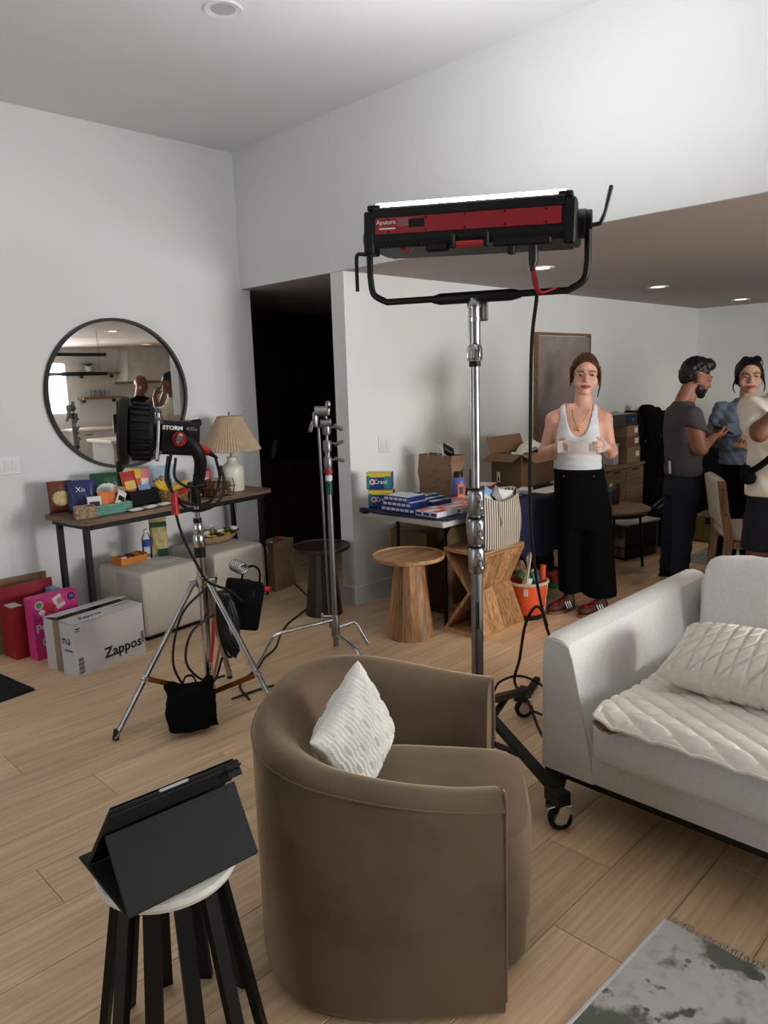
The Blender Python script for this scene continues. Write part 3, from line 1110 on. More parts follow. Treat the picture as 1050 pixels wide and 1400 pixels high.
tr.build('clamshell', 'clear_plastic', cl)
MB().tube([(x * 1.02, y * 1.02, .062) for x, y in rrect(.205, .15, .02, 3)], .003, 6, closed=True).build('lid_rim', 'glass_clear', cl)
n_ = 0
for lay in range(2):
    for i in range(4):
        for j in range(3):
            c = thing('cookie', 'round brown cookie packed inside the clear clamshell box', 'cookie', (0, 0, 0), random.random(), 'cookies in the clear clamshell')
            x, y = (i - 1.5) * .044, (j - 1) * .038
            ca, sa = math.cos(.25), math.sin(.25)
            c.location = (2.945 + ca * x - sa * y, 4.665 + sa * x + ca * y, CZ + .006 + lay * .047)
            if n_ == 0:
                MB().lathe([(0, 0), (.018, 0), (.021, .012), (.017, .034), (.008, .042), (0, .043)], n=10).build('cookie_body', 'cookie', c, True)
                _ck = c.children[0]
            else:
                q = _ck.copy(); COL.objects.link(q); q.parent = c
            n_ += 1
jr = thing('snack_jar', 'clear jar of small purple and yellow packets behind the tripod column on the console', 'jar', (2.775, 4.70, CZ))
MB().lathe([(0, .002), (.05, .002), (.056, .02), (.054, .085), (.046, .1)], n=24).build('glass', 'clear_plastic', jr, True)
MB().lathe([(.05, .098), (.052, .1), (.052, .114), (0, .116)], n=24).build('lid', 'pack_dark', jr, True)
for i in range(7):
    MB().box((.024 * math.cos(i * 2.4), .024 * math.sin(i * 2.4), .02 + i * .011), (.04, .03, .012), rot=(i, .5 * i, i * 1.3), bev=.003).build('packet', ('pack_yellow', 'cookie', 'bag_blue')[i % 3], jr)
rb = thing('red_box', 'red box standing behind the cookie clamshell on the console', 'box', (2.955, 4.88, CZ), -.3)
MB().box((0, 0, .085), (.1, .06, .17), bev=.012, seg=3).build('carton', 'red_bright', rb, True)
MB().box((.005, -.032, .08), (.06, .002, .07)).build('printed_panel', 'pack_white', rb)

# everything so far on the console was laid out for a top 2 cm lower and further back: settle it on the real one
for o in list(bpy.data.objects):
    if o.parent is None and 'category' in o and o.name.split('.')[0] in ('snack_bag', 'small_basket', 'teal_basket', 'black_basket', 'banana_basket', 'snack_packet', 'banana', 'cookie_box', 'cookie', 'snack_jar', 'red_box', 'table_lamp'):
        o.location.x *= .975
        o.location.y *= .975
        if o.name.split('.')[0] in ('snack_packet', 'banana') and o.location.z < CZ + .5 and not ('lying on the front edge' in o['label']):
            o.location.z += .02

# ---- on the ottomans
OZ = .442
ob = thing('snack_box', 'open orange snack box lying on the left ottoman', 'box', (2.215, 4.665, OZ), .12)
s_ = MB()
s_.box((0, 0, .004), (.2, .13, .008))
for sx in (-1, 1):
    s_.box((sx * .098, 0, .03), (.004, .13, .052)); s_.box((0, sx * .063, .026), (.192, .004, .044))
s_.build('tray', 'box_orange', ob)
for i in range(4):
    MB().box((-.066 + i * .044, 0, .03), (.04, .11, .034), rot=(.1 * (i - 1.5), .12, 0), bev=.006).build('packet', ('pack_white', 'pack_red', 'pack_dark', 'pack_orange')[i], ob)
pp = thing('paper_sheet', 'white sheet of paper under the water bottle on the left ottoman', 'paper', (2.365, 4.60, OZ), .3)
MB().box((0, 0, .001), (.2, .28, .0016)).build('sheet', 'paper_white', pp)
MB().box((0, .1, .002), (.14, .012, .0006)).box((0, .07, .002), (.16, .006, .0006)).build('print', 'grey_print', pp)


def water_bottle(label, x, y, z, grp=None, s=1.0):
    b = thing('water_bottle', label, 'bottle', (x, y, z), 0, grp)
    MB().lathe([(r * s, h * s) for r, h in ((0, .001), (.03, .001), (.032, .01), (.03, .03), (.0325, .05), (.03, .07), (.032, .085), (.032, .13), (.03, .145), (.014, .178), (.013, .186))], n=24).build('bottle_body', 'clear_plastic', b, True)
    MB().lathe([(r * s, h * s) for r, h in ((.0328, .088), (.0328, .128))], n=24).build('paper_label', 'water_label', b, True)
    MB().lathe([(r * s, h * s) for r, h in ((0, .204), (.0145, .204), (.015, .184), (0, .184))], n=16).build('cap', 'white_print', b, True)
    MB().lathe([(r * s, h * s) for r, h in ((0, .006), (.027, .006), (.029, .03), (.029, .08), (0, .08))], n=16).build('water', 'clear_plastic', b, True)
    return b


water_bottle('clear water bottle with blue label standing on the left ottoman', 2.345, 4.655, OZ + .002)
snack_bag('chip_bag', 'tall half-clear snack bag with green band standing on the left ottoman', 'snack bag', 2.44, 4.66, OZ + .002, .12, .265, .075, 'chips_tan', text=None, rz=-.4, tilt=.05)
_g = [o for o in bpy.data.objects if o.name == 'chip_bag'][0]
MB().box((0, -.028, .225), (.11, .012, .035)).build('header_band', 'bag_green', _g)
MB().box((.02, -.036, .03), (.07, .01, .05)).build('footer_band', 'bag_green', _g)
ty = thing('snack_tray', 'long boat-shaped pale tray heaped with small snacks on the right ottoman', 'tray', (2.93, 4.72, OZ + .002), .05)


def _boat(u, v):
    a = 2 * PI * u
    r = .55 + .45 * v
    return Vector((.215 * math.cos(a) * r, .085 * math.sin(a) * r * (1 - .25 * abs(math.cos(a)) ** 3), .004 + .05 * v ** 1.5 + .02 * v * abs(math.cos(a)) ** 4))


bt = MB().grid(_boat, 40, 6, wrap=True)
bt.f.append(tuple(range(40)))
bt = bt.build('dish', 'wicker_pale', ty, True)
md = bt.modifiers.new('s', 'SOLIDIFY'); md.thickness = .006
for i in range(16):
    m_ = ('pack_yellow', 'pack_dark', 'pack_white', 'cookie', 'pack_yellow', 'leaf')[i % 6]
    p = thing('wrapped_snack', ('yellow', 'black', 'white', 'brown', 'yellow', 'green')[i % 6] + ' wrapped snack, ' + ORD[i] + ' from the left on the long tray', 'snack', (2.93 - .15 + .02 * i, 4.72 - .01 + .03 * math.sin(i * 2.1), OZ + .05 + .022 * (i % 3)), i * 1.1, 'snacks heaped on the long tray')
    MB().pillow(.068, .052, .03, 6, 6, .4, Euler((.5 * math.sin(i), .4 * math.cos(i * 3), 0)).to_matrix().to_4x4()).build('wrapper', m_, p, True)


# ---- cartons on the floor at the left
def carton_shell(w, d, h, t=.004):
    s = MB()
    for k in (-1, 1):
        s.box((k * (w / 2 - t / 2), 0, h / 2), (t, d, h)); s.box((0, k * (d / 2 - t / 2), h / 2), (w - 2 * t, t, h))
    return s.box((0, 0, t / 2), (w - 2 * t, d - 2 * t, t))


def flap(hinge, axis, length, width, ang, t=.004):
    """flap hinged along axis, opening outwards by ang (0 = closed over the top, towards +local)"""
    return hinge, axis, length, width, ang


zb = thing('zappos_carton', 'white shipping carton with black lettering on the floor in front of the left ottoman', 'box', (1.763, 4.2375, 0), .183)
ZW, ZD, ZH = .465, .29, .302
carton_shell(ZW, ZD, ZH).build('carton', 'box_white', zb)
for sy, ang in ((-1, .02), (1, .16)):
    R = Matrix.Translation((0, sy * ZD / 2, ZH + .002)) @ Matrix.Rotation(-sy * (ang), 4, 'X')
    MB().box((0, -sy * ZD * .235, .002), (ZW, ZD * .47, .004)).xf(R).build('flap', 'box_white', zb)
MB().box((-ZW / 2 - .001, .02, ZH / 2), (.002, .06, ZH)).build('tape', 'tape_tan', zb)
MB().box((0, .01, ZH - .012), (ZW - .02, .03, .003)).build('tape', 'tape_tan', zb)
for k in (-1, 1):
    MB().box((k * ZW * .33, 0, ZH - .004), (ZW * .32, ZD - .02, .003)).build('inner_flap', 'kraft_pale', zb)
YF_ = -ZD / 2 - .0012
lettering('Zappos', .086, 'black_print', zb, (.078, YF_, .078), (1, 0, .02), (0, 0, 1), bold=.0018)
lettering('.com', .04, 'black_print', zb, (.214, YF_, .098), (0, 0, 1), (-1, 0, 0), bold=.001)
lettering('Zappos', .05, 'black_print', zb, (-.09, -.085, ZH + .008), (1, 0, 0), (0, 1, 0), shear=.3)
lettering('ZAPPOS.COM', .02, 'black_print', zb, (.15, -.05, ZH + .008), (1, 0, 0), (0, 1, 0))
lettering('51', .11, 'water_label', zb, (-ZW / 2 - .0012, -.08, .17), (0, -.3, -1), (0, 1, 0))
bc = MB()
for i in range(11):
    bc.box((-ZW / 2 + .03, YF_, .018 + i * .0085), (.034, .001, .003 + .003 * (i % 3 == 0)))
bc.build('barcode', 'black_print', zb)
MB().box((-ZW / 2 + .025, YF_, .262), (.03, .001, .004)).box((-ZW / 2 + .025, YF_, .275), (.024, .001, .008)).build('handling_mark', 'black_print', zb)

pk = thing('pink_snack_box', 'bright pink snack carton standing upright behind the white lettered carton', 'box', (1.64, 4.55, 0), .13)
MB().box((0, 0, .19), (.29, .085, .38), bev=.003).build('carton', 'pink_card', pk)
MB().box((-.001, -.0425, .245), (.28, .003, .003)).build('fold_line', 'red_card', pk)
PY = -.0436


def disc(x, z, r, m, dz=0, rx=None):
    return MB().lathe([(0, 0), (r, 0), (r, .0012 + dz), (0, .0012 + dz)], (x, PY, z), 24, rot=(PI / 2, 0, 0))


for x, z, r, m in ((-.10, .335, .026, 'pack_white'), (.105, .345, .024, 'bag_blue'), (-.075, .105, .026, 'pack_white'), (-.085, .285, .02, 'pack_white')):
    disc(x, z, r, m).build('seal_sticker', m, pk)
for x, z, r, m in ((-.10, .335, .019, 'green_tape'), (-.075, .105, .019, 'green_tape')):
    disc(x, z, r, m, .0008).build('seal_center', m, pk)
MB().box((-.035, PY, .305), (.075, .002, .05), rot=(0, .5, 0)).build('candy_picture', 'pack_red', pk)
MB().box((.025, PY, .33), (.06, .002, .08), rot=(0, -.4, 0)).build('candy_picture', 'pack_white', pk)
MB().box((.035, PY - .001, .335), (.04, .002, .035), rot=(0, -.4, 0)).build('candy_picture', 'pack_pink', pk)
lettering('16', .026, 'pack_white', pk, (.105, PY - .002, .345), (1, 0, 0), (0, 0, 1))
lettering('PO', .07, 'pack_white', pk, (-.085, PY - .002, .19), (1, 0, 0), (0, 0, 1), bold=.002)

rc = thing('red_gift_carton', 'open red carton with upright red lid behind the pink box at the left', 'box', (1.585, 4.70, 0), .10)
carton_shell(.34, .155, .325).build('carton', 'red_card', rc)
MB().box((0, .077, .37), (.34, .004, .1)).build('lid', 'red_card', rc)
MB().box((.135, 0, .19), (.055, .1, .36), bev=.003).build('inner_box', 'pack_blue', rc)
for i in range(3):
    MB().box((-.12 + i * .08, 0, .17), (.07, .12, .3), bev=.004).build('inner_box', ('pack_white', 'bag_brown', 'pack_dark')[i], rc)
kb = thing('kraft_carton', 'plain brown carton with its lid flap raised against the left wall', 'box', (1.50, 4.885, 0), .0)
carton_shell(.56, .18, .33).build('carton', 'kraft', kb)
MB().box((0, .086, .375), (.56, .004, .1)).build('flap', 'kraft', kb)
MB().box((-.281, 0, .37), (.004, .17, .08), rot=(0, -.25, 0)).build('flap', 'kraft', kb)
MB().box((-.15, -.02, .22), (.2, .12, .22), bev=.004).build('inner_box', 'pack_white', kb)

dm = thing('door_mat', 'black and navy pile mat on the floor at the left edge', 'mat', (.93, 4.23, 0), .13)
MB().box((0, 0, .004), (.74, .46, .008), bev=.002).build('backing', 'rubber', dm)


def _pile(u, v):
    return Vector(((u - .5) * .73, (v - .5) * .45, .009 + .007 * random.random()))


mat('mat_pile', (16, 17, 20), .95, c2=(30, 36, 52), nscale=16, contrast=(.5, .7))
MB().grid(_pile, 70, 44).build('pile', 'mat_pile', dm)

# ================================================================== LIGHT STANDS
# ---- chrome tripod carrying the black lamp head
TX, TY = 1.80, 3.05
ts = thing('tripod_stand', 'chrome tripod light stand with amber reflections painted on its braces, carrying the black lamp head', 'light stand', (TX, TY, 0))
MB().cyl((0, 0, .13), (0, 0, .90), .0215, n=20).build('column', 'chrome', ts, True)
MB().cyl((0, 0, .88), (0, 0, 1.075), .0125, n=18).build('riser', 'chrome', ts, True)
MB().lathe([(0, .655), (.028, .655), (.03, .665), (.03, .70), (.024, .705), (0, .705)], n=24).build('collar', 'chrome', ts, True)
MB().lathe([(0, .845), (.025, .845), (.027, .85), (.027, .90), (.022, .91), (.024, .915), (.024, .955), (.018, .965), (0, .965)], n=24).build('collar', 'chrome', ts, True)
MB().lathe([(.0195, .80), (.0265, .80), (.0265, .85), (.0195, .85)], n=24).build('collar_ring', 'black_plastic', ts, True)
MB().lathe([(.0125, .965), (.02, .965), (.02, .985), (.0125, .985)], n=24).build('collar_ring', 'black_plastic', ts, True)
for a, z in ((-.6, .93), (-.3, .68)):
    dx, dy = math.cos(a), math.sin(a)
    MB().cyl((dx * .02, dy * .02, z), (dx * .06, dy * .06, z), .006).box((dx * .066, dy * .066, z), (.012, .014, .055), rot=(.5, 0, a), bev=.004).build('tee_handle', 'chrome', ts, True)
feet = [(-.444, .113), (.124, -.441), (.320, .328)]
for fx, fy in feet:
    l = math.hypot(fx, fy)
    ux, uy = fx / l, fy / l
    top = Vector((ux * .045, uy * .045, .675))
    end = Vector((fx, fy, .012))
    lg = MB()
    lg.tube([top, end], .0155, 12, flat=.75).box(top, (.03, .02, .03), rot=(0, 0, math.atan2(uy, ux)), bev=.004)
    lg = lg.build('leg', 'steel', ts, True)
    MB().tube([end + Vector((0, 0, .02)) - (end - top).normalized() * .02, end + Vector((0, 0, -.008))], .0145, 12).build('rubber_foot', 'rubber', lg, True)
    mid = top.lerp(end, .62)
    hub = Vector((ux * .022, uy * .022, .125))
    b_ = MB()
    d = (mid - hub).normalized()
    b_.box((hub + mid) / 2, ((mid - hub).length, .006, .024), rot=Matrix.Rotation(math.atan2(uy, ux), 3, 'Z') @ Matrix.Rotation(-math.asin(d.z), 3, 'Y'))
    b_.build('brace', 'amber_reflection', ts, True)
    MB().box(mid, (.03, .03, .03), rot=(0, .6, math.atan2(uy, ux)), bev=.005).build('brace_clip', 'chrome', ts, True)
MB().lathe([(0, .10), (.024, .10), (.026, .11), (.026, .145), (0, .15)], n=20).build('hub', 'chrome', ts, True)

# ---- the black lamp head, pointing left
U = Vector((.861, -.508, 0))      # to the right as seen from the room
hd = thing('studio_lamp_head', 'black studio lamp head with white lettering on the chrome tripod, pointing left', 'studio light', (TX, TY, 1.075), math.atan2(U.y, U.x))
hd.scale = (.93, .93, .97)
# local: +x right, -y towards the room, z up;  body axis along x
AX = .287
bd = MB()
oct_ = [(-.062, -.078), (.062, -.078), (.075, -.062), (.075, .062), (.062, .078), (-.062, .078), (-.075, .062), (-.075, -.062)]
mt = Matrix(((0, 0, 1, 0), (1, 0, 0, 0), (0, 1, 0, AX), (0, 0, 0, 1))) @ Matrix.Identity(4)
tilt = Matrix.Translation((-.085, 0, AX + .015)) @ Matrix.Rotation(.1, 4, 'Y') @ Matrix.Translation((.05, 0, -AX))
bd.prism(oct_, -.10, .075, mt)
bd.prism([(x * .8, y * .8) for x, y in oct_], -.145, -.10, mt)
for i in range(7):
    bd.box((-.02 + i * .012, -.0765, AX - .045), (.005, .004, .045))
    bd.box((-.02 + i * .012, 0, AX + .080), (.005, .10, .006))
bd.xf(tilt).build('housing', 'black_plastic', hd)
MB().box((.058, 0, AX + .074), (.05, .11, .03), rot=(0, -.25, 0), bev=.006).xf(tilt).build('rear_cap', 'black_plastic', hd)
MB().box((.045, -.02, AX + .094), (.05, .06, .008), rot=(0, -.15, 0), bev=.003).xf(tilt).build('rear_highlight', 'white_print', hd)  # white highlight on the rear cap, put in as a thin piece
# reflector: ribbed barrel then wide front ring
rf = MB()
rf.lathe([(0, -.10), (.115, -.10), (.128, -.115), (.13, -.16), (.125, -.205), (.10, -.22), (0, -.22)], (0, 0, 0), 44)
for i in range(22):
    a = 2 * PI * i / 22
    rf.box((.131 * math.cos(a), .131 * math.sin(a), -.158), (.012, .012, .085), rot=(0, 0, a), bev=.002)
RM = Matrix.Translation((-.04, 0, AX + .018)) @ Matrix.Rotation(PI / 2, 4, 'Y') @ Matrix.Identity(4)
rf.xf(tilt @ RM).build('reflector', 'black_plastic', hd, True)
MB().lathe([(.09, -.215), (.15, -.215), (.158, -.222), (.158, -.25), (.145, -.262), (.10, -.262), (.09, -.25)], n=44).xf(tilt @ RM).build('front_ring', 'black_plastic', hd, True)
MB().lathe([(0, -.235), (.092, -.235), (.092, -.23), (0, -.23)], n=32).xf(tilt @ RM).build('lens', 'dark_gloss', hd)
MB().box((-.296, 0, AX + .12), (.03, .1, .07), bev=.006).box((-.294, 0, AX - .145), (.03, .12, .05), bev=.006).xf(tilt).build('latch', 'black_plastic', hd)
# bright yoke bar between reflector and body
yk = MB().tube([(-.118, -.088, AX + .135), (-.118, -.09, AX), (-.122, -.088, AX - .10)], .0095, 10).box((-.118, -.085, AX + .125), (.034, .03, .03), bev=.006).box((-.118, -.085, AX + .085), (.03, .03, .02), bev=.004).box((-.122, -.085, AX - .1), (.02, .022, .02), bev=.004)
yk.xf(tilt).build('mount_bar', 'steel', hd, True)
# tilt joint, knob and curved arm down to the stand
kb_ = MB().cyl((-.02, -.078, AX - .0), (-.02, -.098, AX - .0), .034, n=28)
kb_.xf(tilt).build('tilt_knob', 'red_paint', hd, True)
MB().box((-.02, -.112, AX + .003), (.026, .03, .048), rot=(0, .5, 0), bev=.007).xf(tilt).build('lock_lever', 'chrome', hd, True)
arm = catmull([(-.03, -.062, AX - .0), (.012, -.066, AX - .035), (.034, -.05, AX - .09), (.028, -.02, AX - .16), (.008, 0, AX - .235)], 8)
MB().tube(arm, .03, 14, flat=.75, radii=[.034 - .006 * i / len(arm) for i in range(len(arm))], up=(0, 1, 0)).build('yoke_arm', 'black_plastic', hd, True)
MB().cyl((0, 0, -.03), (0, 0, .07), .024, n=20).build('stand_socket', 'black_plastic', hd, True)
MB().box((.02, -.03, .10), (.05, .01, .05), bev=.003).build('arm_badge', 'black_plastic', hd)
rp = MB().cyl((.07, -.02, AX - .04), (.125, -.03, AX - .062), .021, .018, n=16).xf(tilt).build('power_plug', 'red_bright', hd, True)
MB().cyl((.12, -.029, AX - .06), (.165, -.036, AX - .088), .014, .006, n=12).xf(tilt).build('plug_boot', 'black_plastic', rp, True)
MB().cyl((.068, -.02, AX - .09), (.075, -.024, AX - .13), .014, n=12).xf(tilt).build('data_plug', 'red_bright', hd, True)
lettering('STORM', .025, 'white_print', hd, tilt @ Vector((-.052, -.0792, AX + .047)), tilt.to_3x3() @ Vector((1, 0, 0)), tilt.to_3x3() @ Vector((0, 0, 1)), sx=1.15, bold=.001)
lettering('400x', .025, 'grey_print', hd, tilt @ Vector((.037, -.0792, AX + .047)), tilt.to_3x3() @ Vector((1, 0, 0)), tilt.to_3x3() @ Vector((0, 0, 1)), sx=1.1)

# ---- its cables
def hp(x, y, z):
    """a point given in the lamp head's own axes"""
    c, s = U.x, U.y
    x, y, z = x * .93, y * .93, z * .97
    return Vector((TX + c * x - s * y, TY + s * x + c * y, 1.075 + z))


cb_ = MB()
loop = [(.13, -.05, .16), (.14, -.07, .06), (.09, -.09, -.02), (-.02, -.09, -.04), (-.10, -.07, .03), (-.12, -.05, .14), (-.10, -.06, .23)]
cb_.tube(catmull([hp(*p) for p in loop], 8), .0075, 8)
loop2 = [(-.115, -.06, .22), (-.13, -.08, .10), (-.06, -.10, .005), (.06, -.10, -.005), (.12, -.06, .09), (.11, -.04, .2)]
cb_.tube(catmull([hp(*p) for p in loop2], 8), .007, 8)
loop3 = [(-.08, -.07, .21), (-.09, -.09, .12), (-.03, -.10, .075), (.05, -.08, .08)]
cb_.tube(catmull([hp(*p) for p in loop3], 8), .0065, 8)
tag(cb_.build('coiled_cable', 'cable', None, True), 'black power cable looped around the arm of the black lamp head', 'cable')
pc = MB().tube(catmull([hp(-.10, -.10, .02), hp(-.10, -.10, -.04), hp(-.075, -.10, -.16), hp(-.02, -.09, -.30), hp(.03, -.05, -.40), hp(.13, -.05, -.455), hp(.19, -.03, -.52)], 8), .0065, 8)
pcable = tag(pc.build('power_cable', 'cable', None, True), 'black power cable with red connector running from the lamp head to the hanging pouch', 'cable')
MB().cyl(hp(-.10, -.10, .05), hp(-.10, -.10, -.05), .014, .018, n=14).build('connector', 'red_bright', pcable, True)
MB().box(hp(-.05, -.09, .06), (.06, .012, .018), rot=(0, -.5, -.53), bev=.003).build('cable_tie', 'red_bright', pcable)

# ---- ballast pouch hanging from the stand
bp_ = thing('ballast_pouch', 'black padded pouch with a loop handle hanging at the right of the chrome tripod', 'bag', (1.985, 3.03, .37), -.45)
Rb = Matrix.Rotation(.22, 4, 'Y')
MB().box((0, 0, .15), (.15, .085, .24), bev=.018, seg=3).xf(Rb).build('pouch', 'black_fabric', bp_, True)
MB().box((-.05, -.02, .22), (.13, .09, .12), bev=.016, seg=3).xf(Rb).build('side_pocket', 'black_fabric', bp_, True)
MB().tube(catmull([(-.045, -.02, .26), (-.04, -.02, .33), (.0, -.02, .355), (.035, -.02, .33), (.045, -.02, .26)], 6), .011, 8, flat=.5).xf(Rb).build('handle', 'black_fabric', bp_, True)
MB().box((.075, -.03, .25), (.05, .01, .022), bev=.003).xf(Rb).build('pull_tab', 'red_bright', bp_)
MB().box((.0, -.046, .22), (.05, .004, .03)).xf(Rb).build('badge', 'pack_dark', bp_)
cc = MB()
for i in range(5):
    cc.tube([Vector((1.985 - .03 + .026 * math.cos(t * PI / 8) + i * .005, 3.0 - .008 * i, .735 + .022 * math.sin(t * PI / 8) - .004 * i)) for t in range(16)], .0075, 8, closed=True)
tag(cc.build('bundled_cable', 'steel_dull', None, True), 'small grey bundled cable beside the handle of the hanging black pouch', 'cable')

# ---- cables hanging in loops in the middle of the tripod
hc = MB()
for i in range(6):
    a = .012 * i
    a *= .6
    pts = [(1.84 + a, 2.99 - a, .61), (1.83 + a * 1.2, 2.98, .45), (1.86 + a, 2.97 - a, .31 + .02 * (i % 3)), (1.89 + a * .6, 2.96, .33), (1.89 + a, 2.96, .48), (1.865 + a, 2.98, .61)]
    hc.tube(catmull(pts, 6, True), .0075, 7, closed=True)
hcb = tag(hc.build('hanging_cable_bundle', 'cable', None, True), 'bundle of black cables hanging inside the legs of the chrome tripod', 'cable')
MB().tube(catmull([(1.80, 2.975, .50), (1.785, 2.97, .40), (1.76, 2.96, .31)], 6), .011, 8, flat=.6).build('tie_strap', 'red_bright', hcb, True)
lc = MB()
lc.tube(catmull([(1.79, 3.0, .66), (1.66, 3.02, .55), (1.60, 3.02, .33), (1.68, 3.0, .17), (1.78, 2.98, .20), (1.83, 2.97, .31)], 8), .006, 8)
lc.tube(catmull([(1.82, 3.0, .52), (1.70, 3.01, .46), (1.655, 3.0, .33), (1.72, 2.97, .23), (1.83, 2.96, .22)], 8), .006, 8)
tag(lc.build('looped_cable', 'cable', None, True), 'thin black cable hanging in two big loops at the left inside the chrome tripod', 'cable')

# ---- sandbag over the brace
sb = thing('sandbag', 'black saddle sandbag draped over the brace of the chrome tripod', 'sandbag', (1.655, 2.985, 0), -.50)
bs = Body(.03)
for s in (-1, 1):
    bs.ell((s * .003, s * .052 - .0, .12), (.112, .042, .095), rot=(s * .12, 0, 0))
bs.cap((-.085, 0, .215), (.085, 0, .205), .022, .02)
bs.ell((-.085, -.02, .235), (.03, .03, .025)).ell((.09, 0, .235), (.025, .03, .022))
bs.loft([(.03, 0, -.05, .115, .035), (.10, 0, -.052, .105, .042), (.19, 0, -.03, .10, .035)]).loft([(.03, 0, .05, .115, .035), (.10, 0, .052, .105, .042), (.19, 0, .03, .10, .035)])
bs.skin(.011, wob=lambda P: .004 * np.sin(P[:, 0] * 60) * np.sin(P[:, 2] * 45 + P[:, 0] * 30)).build('bag', 'black_fabric', sb, 'all')
MB().tube(catmull([(-.03, 0, .235), (-.015, 0, .265), (.015, 0, .265), (.03, 0, .232)], 6), .01, 8, flat=.4).build('handle', 'black_fabric', sb, True)

# ---- C-stand
cs = thing('c_stand', 'chrome grip stand with folded arm standing in front of the dark hallway', 'light stand', (2.80, 3.26, 0))
MB().cyl((0, 0, .02), (0, 0, .86), .0175, n=18).build('column', 'steel_dull', cs, True)
MB().cyl((0, 0, .84), (0, 0, 1.24), .0155, n=18).build('riser', 'steel_dull', cs, True)
MB().cyl((0, 0, 1.24), (0, 0, 1.40), .008, n=14).build('top_riser', 'steel_dull', cs, True)
for z0 in (1.13, 1.225, 1.325):
    MB().lathe([(0, z0 - .03), (.021, z0 - .03), (.024, z0 - .02), (.024, z0 + .03), (.019, z0 + .038), (0, z0 + .038)], n=20).build('collar', 'steel_dull', cs, True)
for z0, t in ((1.15, .3), (1.245, -.4), (1.335, .5)):
    MB().cyl((.012, -.014, z0), (.035, -.035, z0), .006).box((.047, -.046, z0), (.062, .014, .022), rot=(0, t, -.8), bev=.006).build('tee_handle', 'steel_dull', cs, True)
MB().lathe([(.0245, 1.07), (.0252, 1.07), (.0252, 1.095), (.0245, 1.095)], n=18).build('red_band', 'red_paint', cs, True)
MB().lathe([(.018, 1.03), (.0205, 1.03), (.0205, 1.06), (.018, 1.06)], n=18).build('pale_band', 'paper_white', cs, True)
MB().lathe([(.018, .95), (.0195, .95), (.0195, 1.025), (.018, 1.025)], n=18).build('green_band', 'bag_green', cs, True)
gh = MB()
gh.cyl((-.03, .018, 1.36), (.02, -.018, 1.36), .026, n=22).cyl((-.055, .03, 1.43), (.0, -.005, 1.43), .03, n=22).box((.005, -.012, 1.445), (.028, .03, .085), rot=(0, .1, -.6), bev=.012, seg=2).box((-.055, .028, 1.385), (.03, .03, .09), bev=.01, seg=2)
gh.box((-.075, .045, 1.345), (.022, .022, .07), rot=(0, .4, 0), bev=.008)
gh.build('grip_head', 'steel_dull', cs, True)
MB().cyl((.006, -.03, 1.452), (.004, -.02, 1.452), .01, n=12).build('socket_hole', 'black_plastic', cs, True)
MB().cyl((-.035, .03, 1.37), (-.004, .04, .13), .008, n=12).build('folded_arm', 'steel_dull', cs, True)
for pts in ([(0, 0, .19), (-.36, .045, .195), (-.43, .055, .175), (-.55, .082, .006)], [(0, 0, .135), (.11, -.03, .145), (.135, -.045, .13), (.18, -.09, .006)], [(0, 0, .10), (-.12, -.30, .11), (-.14, -.35, .09), (-.17, -.42, .006)]):
    p = [Vector(q) for q in pts]
    MB().tube([p[0], p[0].lerp(p[1], .5), p[1]] + catmull([p[1], p[1].lerp(p[2], .6) + Vector((0, 0, .008)), p[2]], 4)[1:] + [p[3]], .0115, 12).build('leg', 'chrome', cs, True)
MB().lathe([(0, .08), (.022, .08), (.026, .09), (.026, .21), (.02, .22), (0, .22)], n=20).build('leg_hub', 'steel_dull', cs, True)
MB().cyl((-.02, 0, .215), (-.075, .02, .225), .006).box((-.08, .02, .22), (.014, .02, .05), bev=.005).build('leg_lock', 'chrome', cs, True)

# ---- cable on the floor under the stands
fc = MB().tube(catmull([(3.55, 4.6, .006), (3.32, 4.12, .006), (3.10, 3.97, .006), (2.90, 3.86, .006), (2.72, 3.71, .006), (2.56, 3.55, .006), (2.42, 3.47, .006), (2.30, 3.37, .006), (2.10, 3.25, .006), (2.02, 3.05, .006)], 8), .006, 8)
tag(fc.build('floor_cable', 'cable', None, True), 'black cable snaking across the floor from the hallway to the chrome tripod', 'cable')
fc = MB().tube(catmull([(1.95, 3.10, .018), (2.10, 3.12, .006), (2.23, 3.09, .006), (2.36, 2.98, .006), (2.55, 2.72, .006)], 8), .006, 8)
tag(fc.build('short_floor_cable', 'cable', None, True), 'short straight black cable on the floor behind the brown tub chair', 'cable')

# ================================================================== HALL MOUTH: paper bag and dark pedestal table
pb = thing('grocery_bag', 'brown paper grocery bag on the hall floor beside the right ottoman', 'bag', (3.425, 4.66, 0), .28)


def paper_bag(root, w, d, h, m, crumple=.008, seed=3):
    rr = random.Random(seed)

    def side(u, v):
        t = u * 4
        i = int(t) % 4
        f = t - int(t)
        cs_ = [(-w / 2, -d / 2), (w / 2, -d / 2), (w / 2, d / 2), (-w / 2, d / 2)]
        a, b = cs_[i], cs_[(i + 1) % 4]
        x, y = a[0] + (b[0] - a[0]) * f, a[1] + (b[1] - a[1]) * f
        k = 1 + .03 * math.sin(7 * v + 5 * u)
        if i in (1, 3):
            x *= 1 - .12 * math.sin(PI * f) * v
        return Vector((x * k + (rr.random() - .5) * crumple, y * k + (rr.random() - .5) * crumple, h * v + (rr.random() - .5) * crumple * (v > .01) * .6))
    g = MB().grid(side, 24, 12, wrap=True)
    g.f.append(tuple(range(23, -1, -1)))
    o = g.build('paper_sack', m, root)
    md = o.modifiers.new('s', 'SOLIDIFY'); md.thickness = .002
    return o


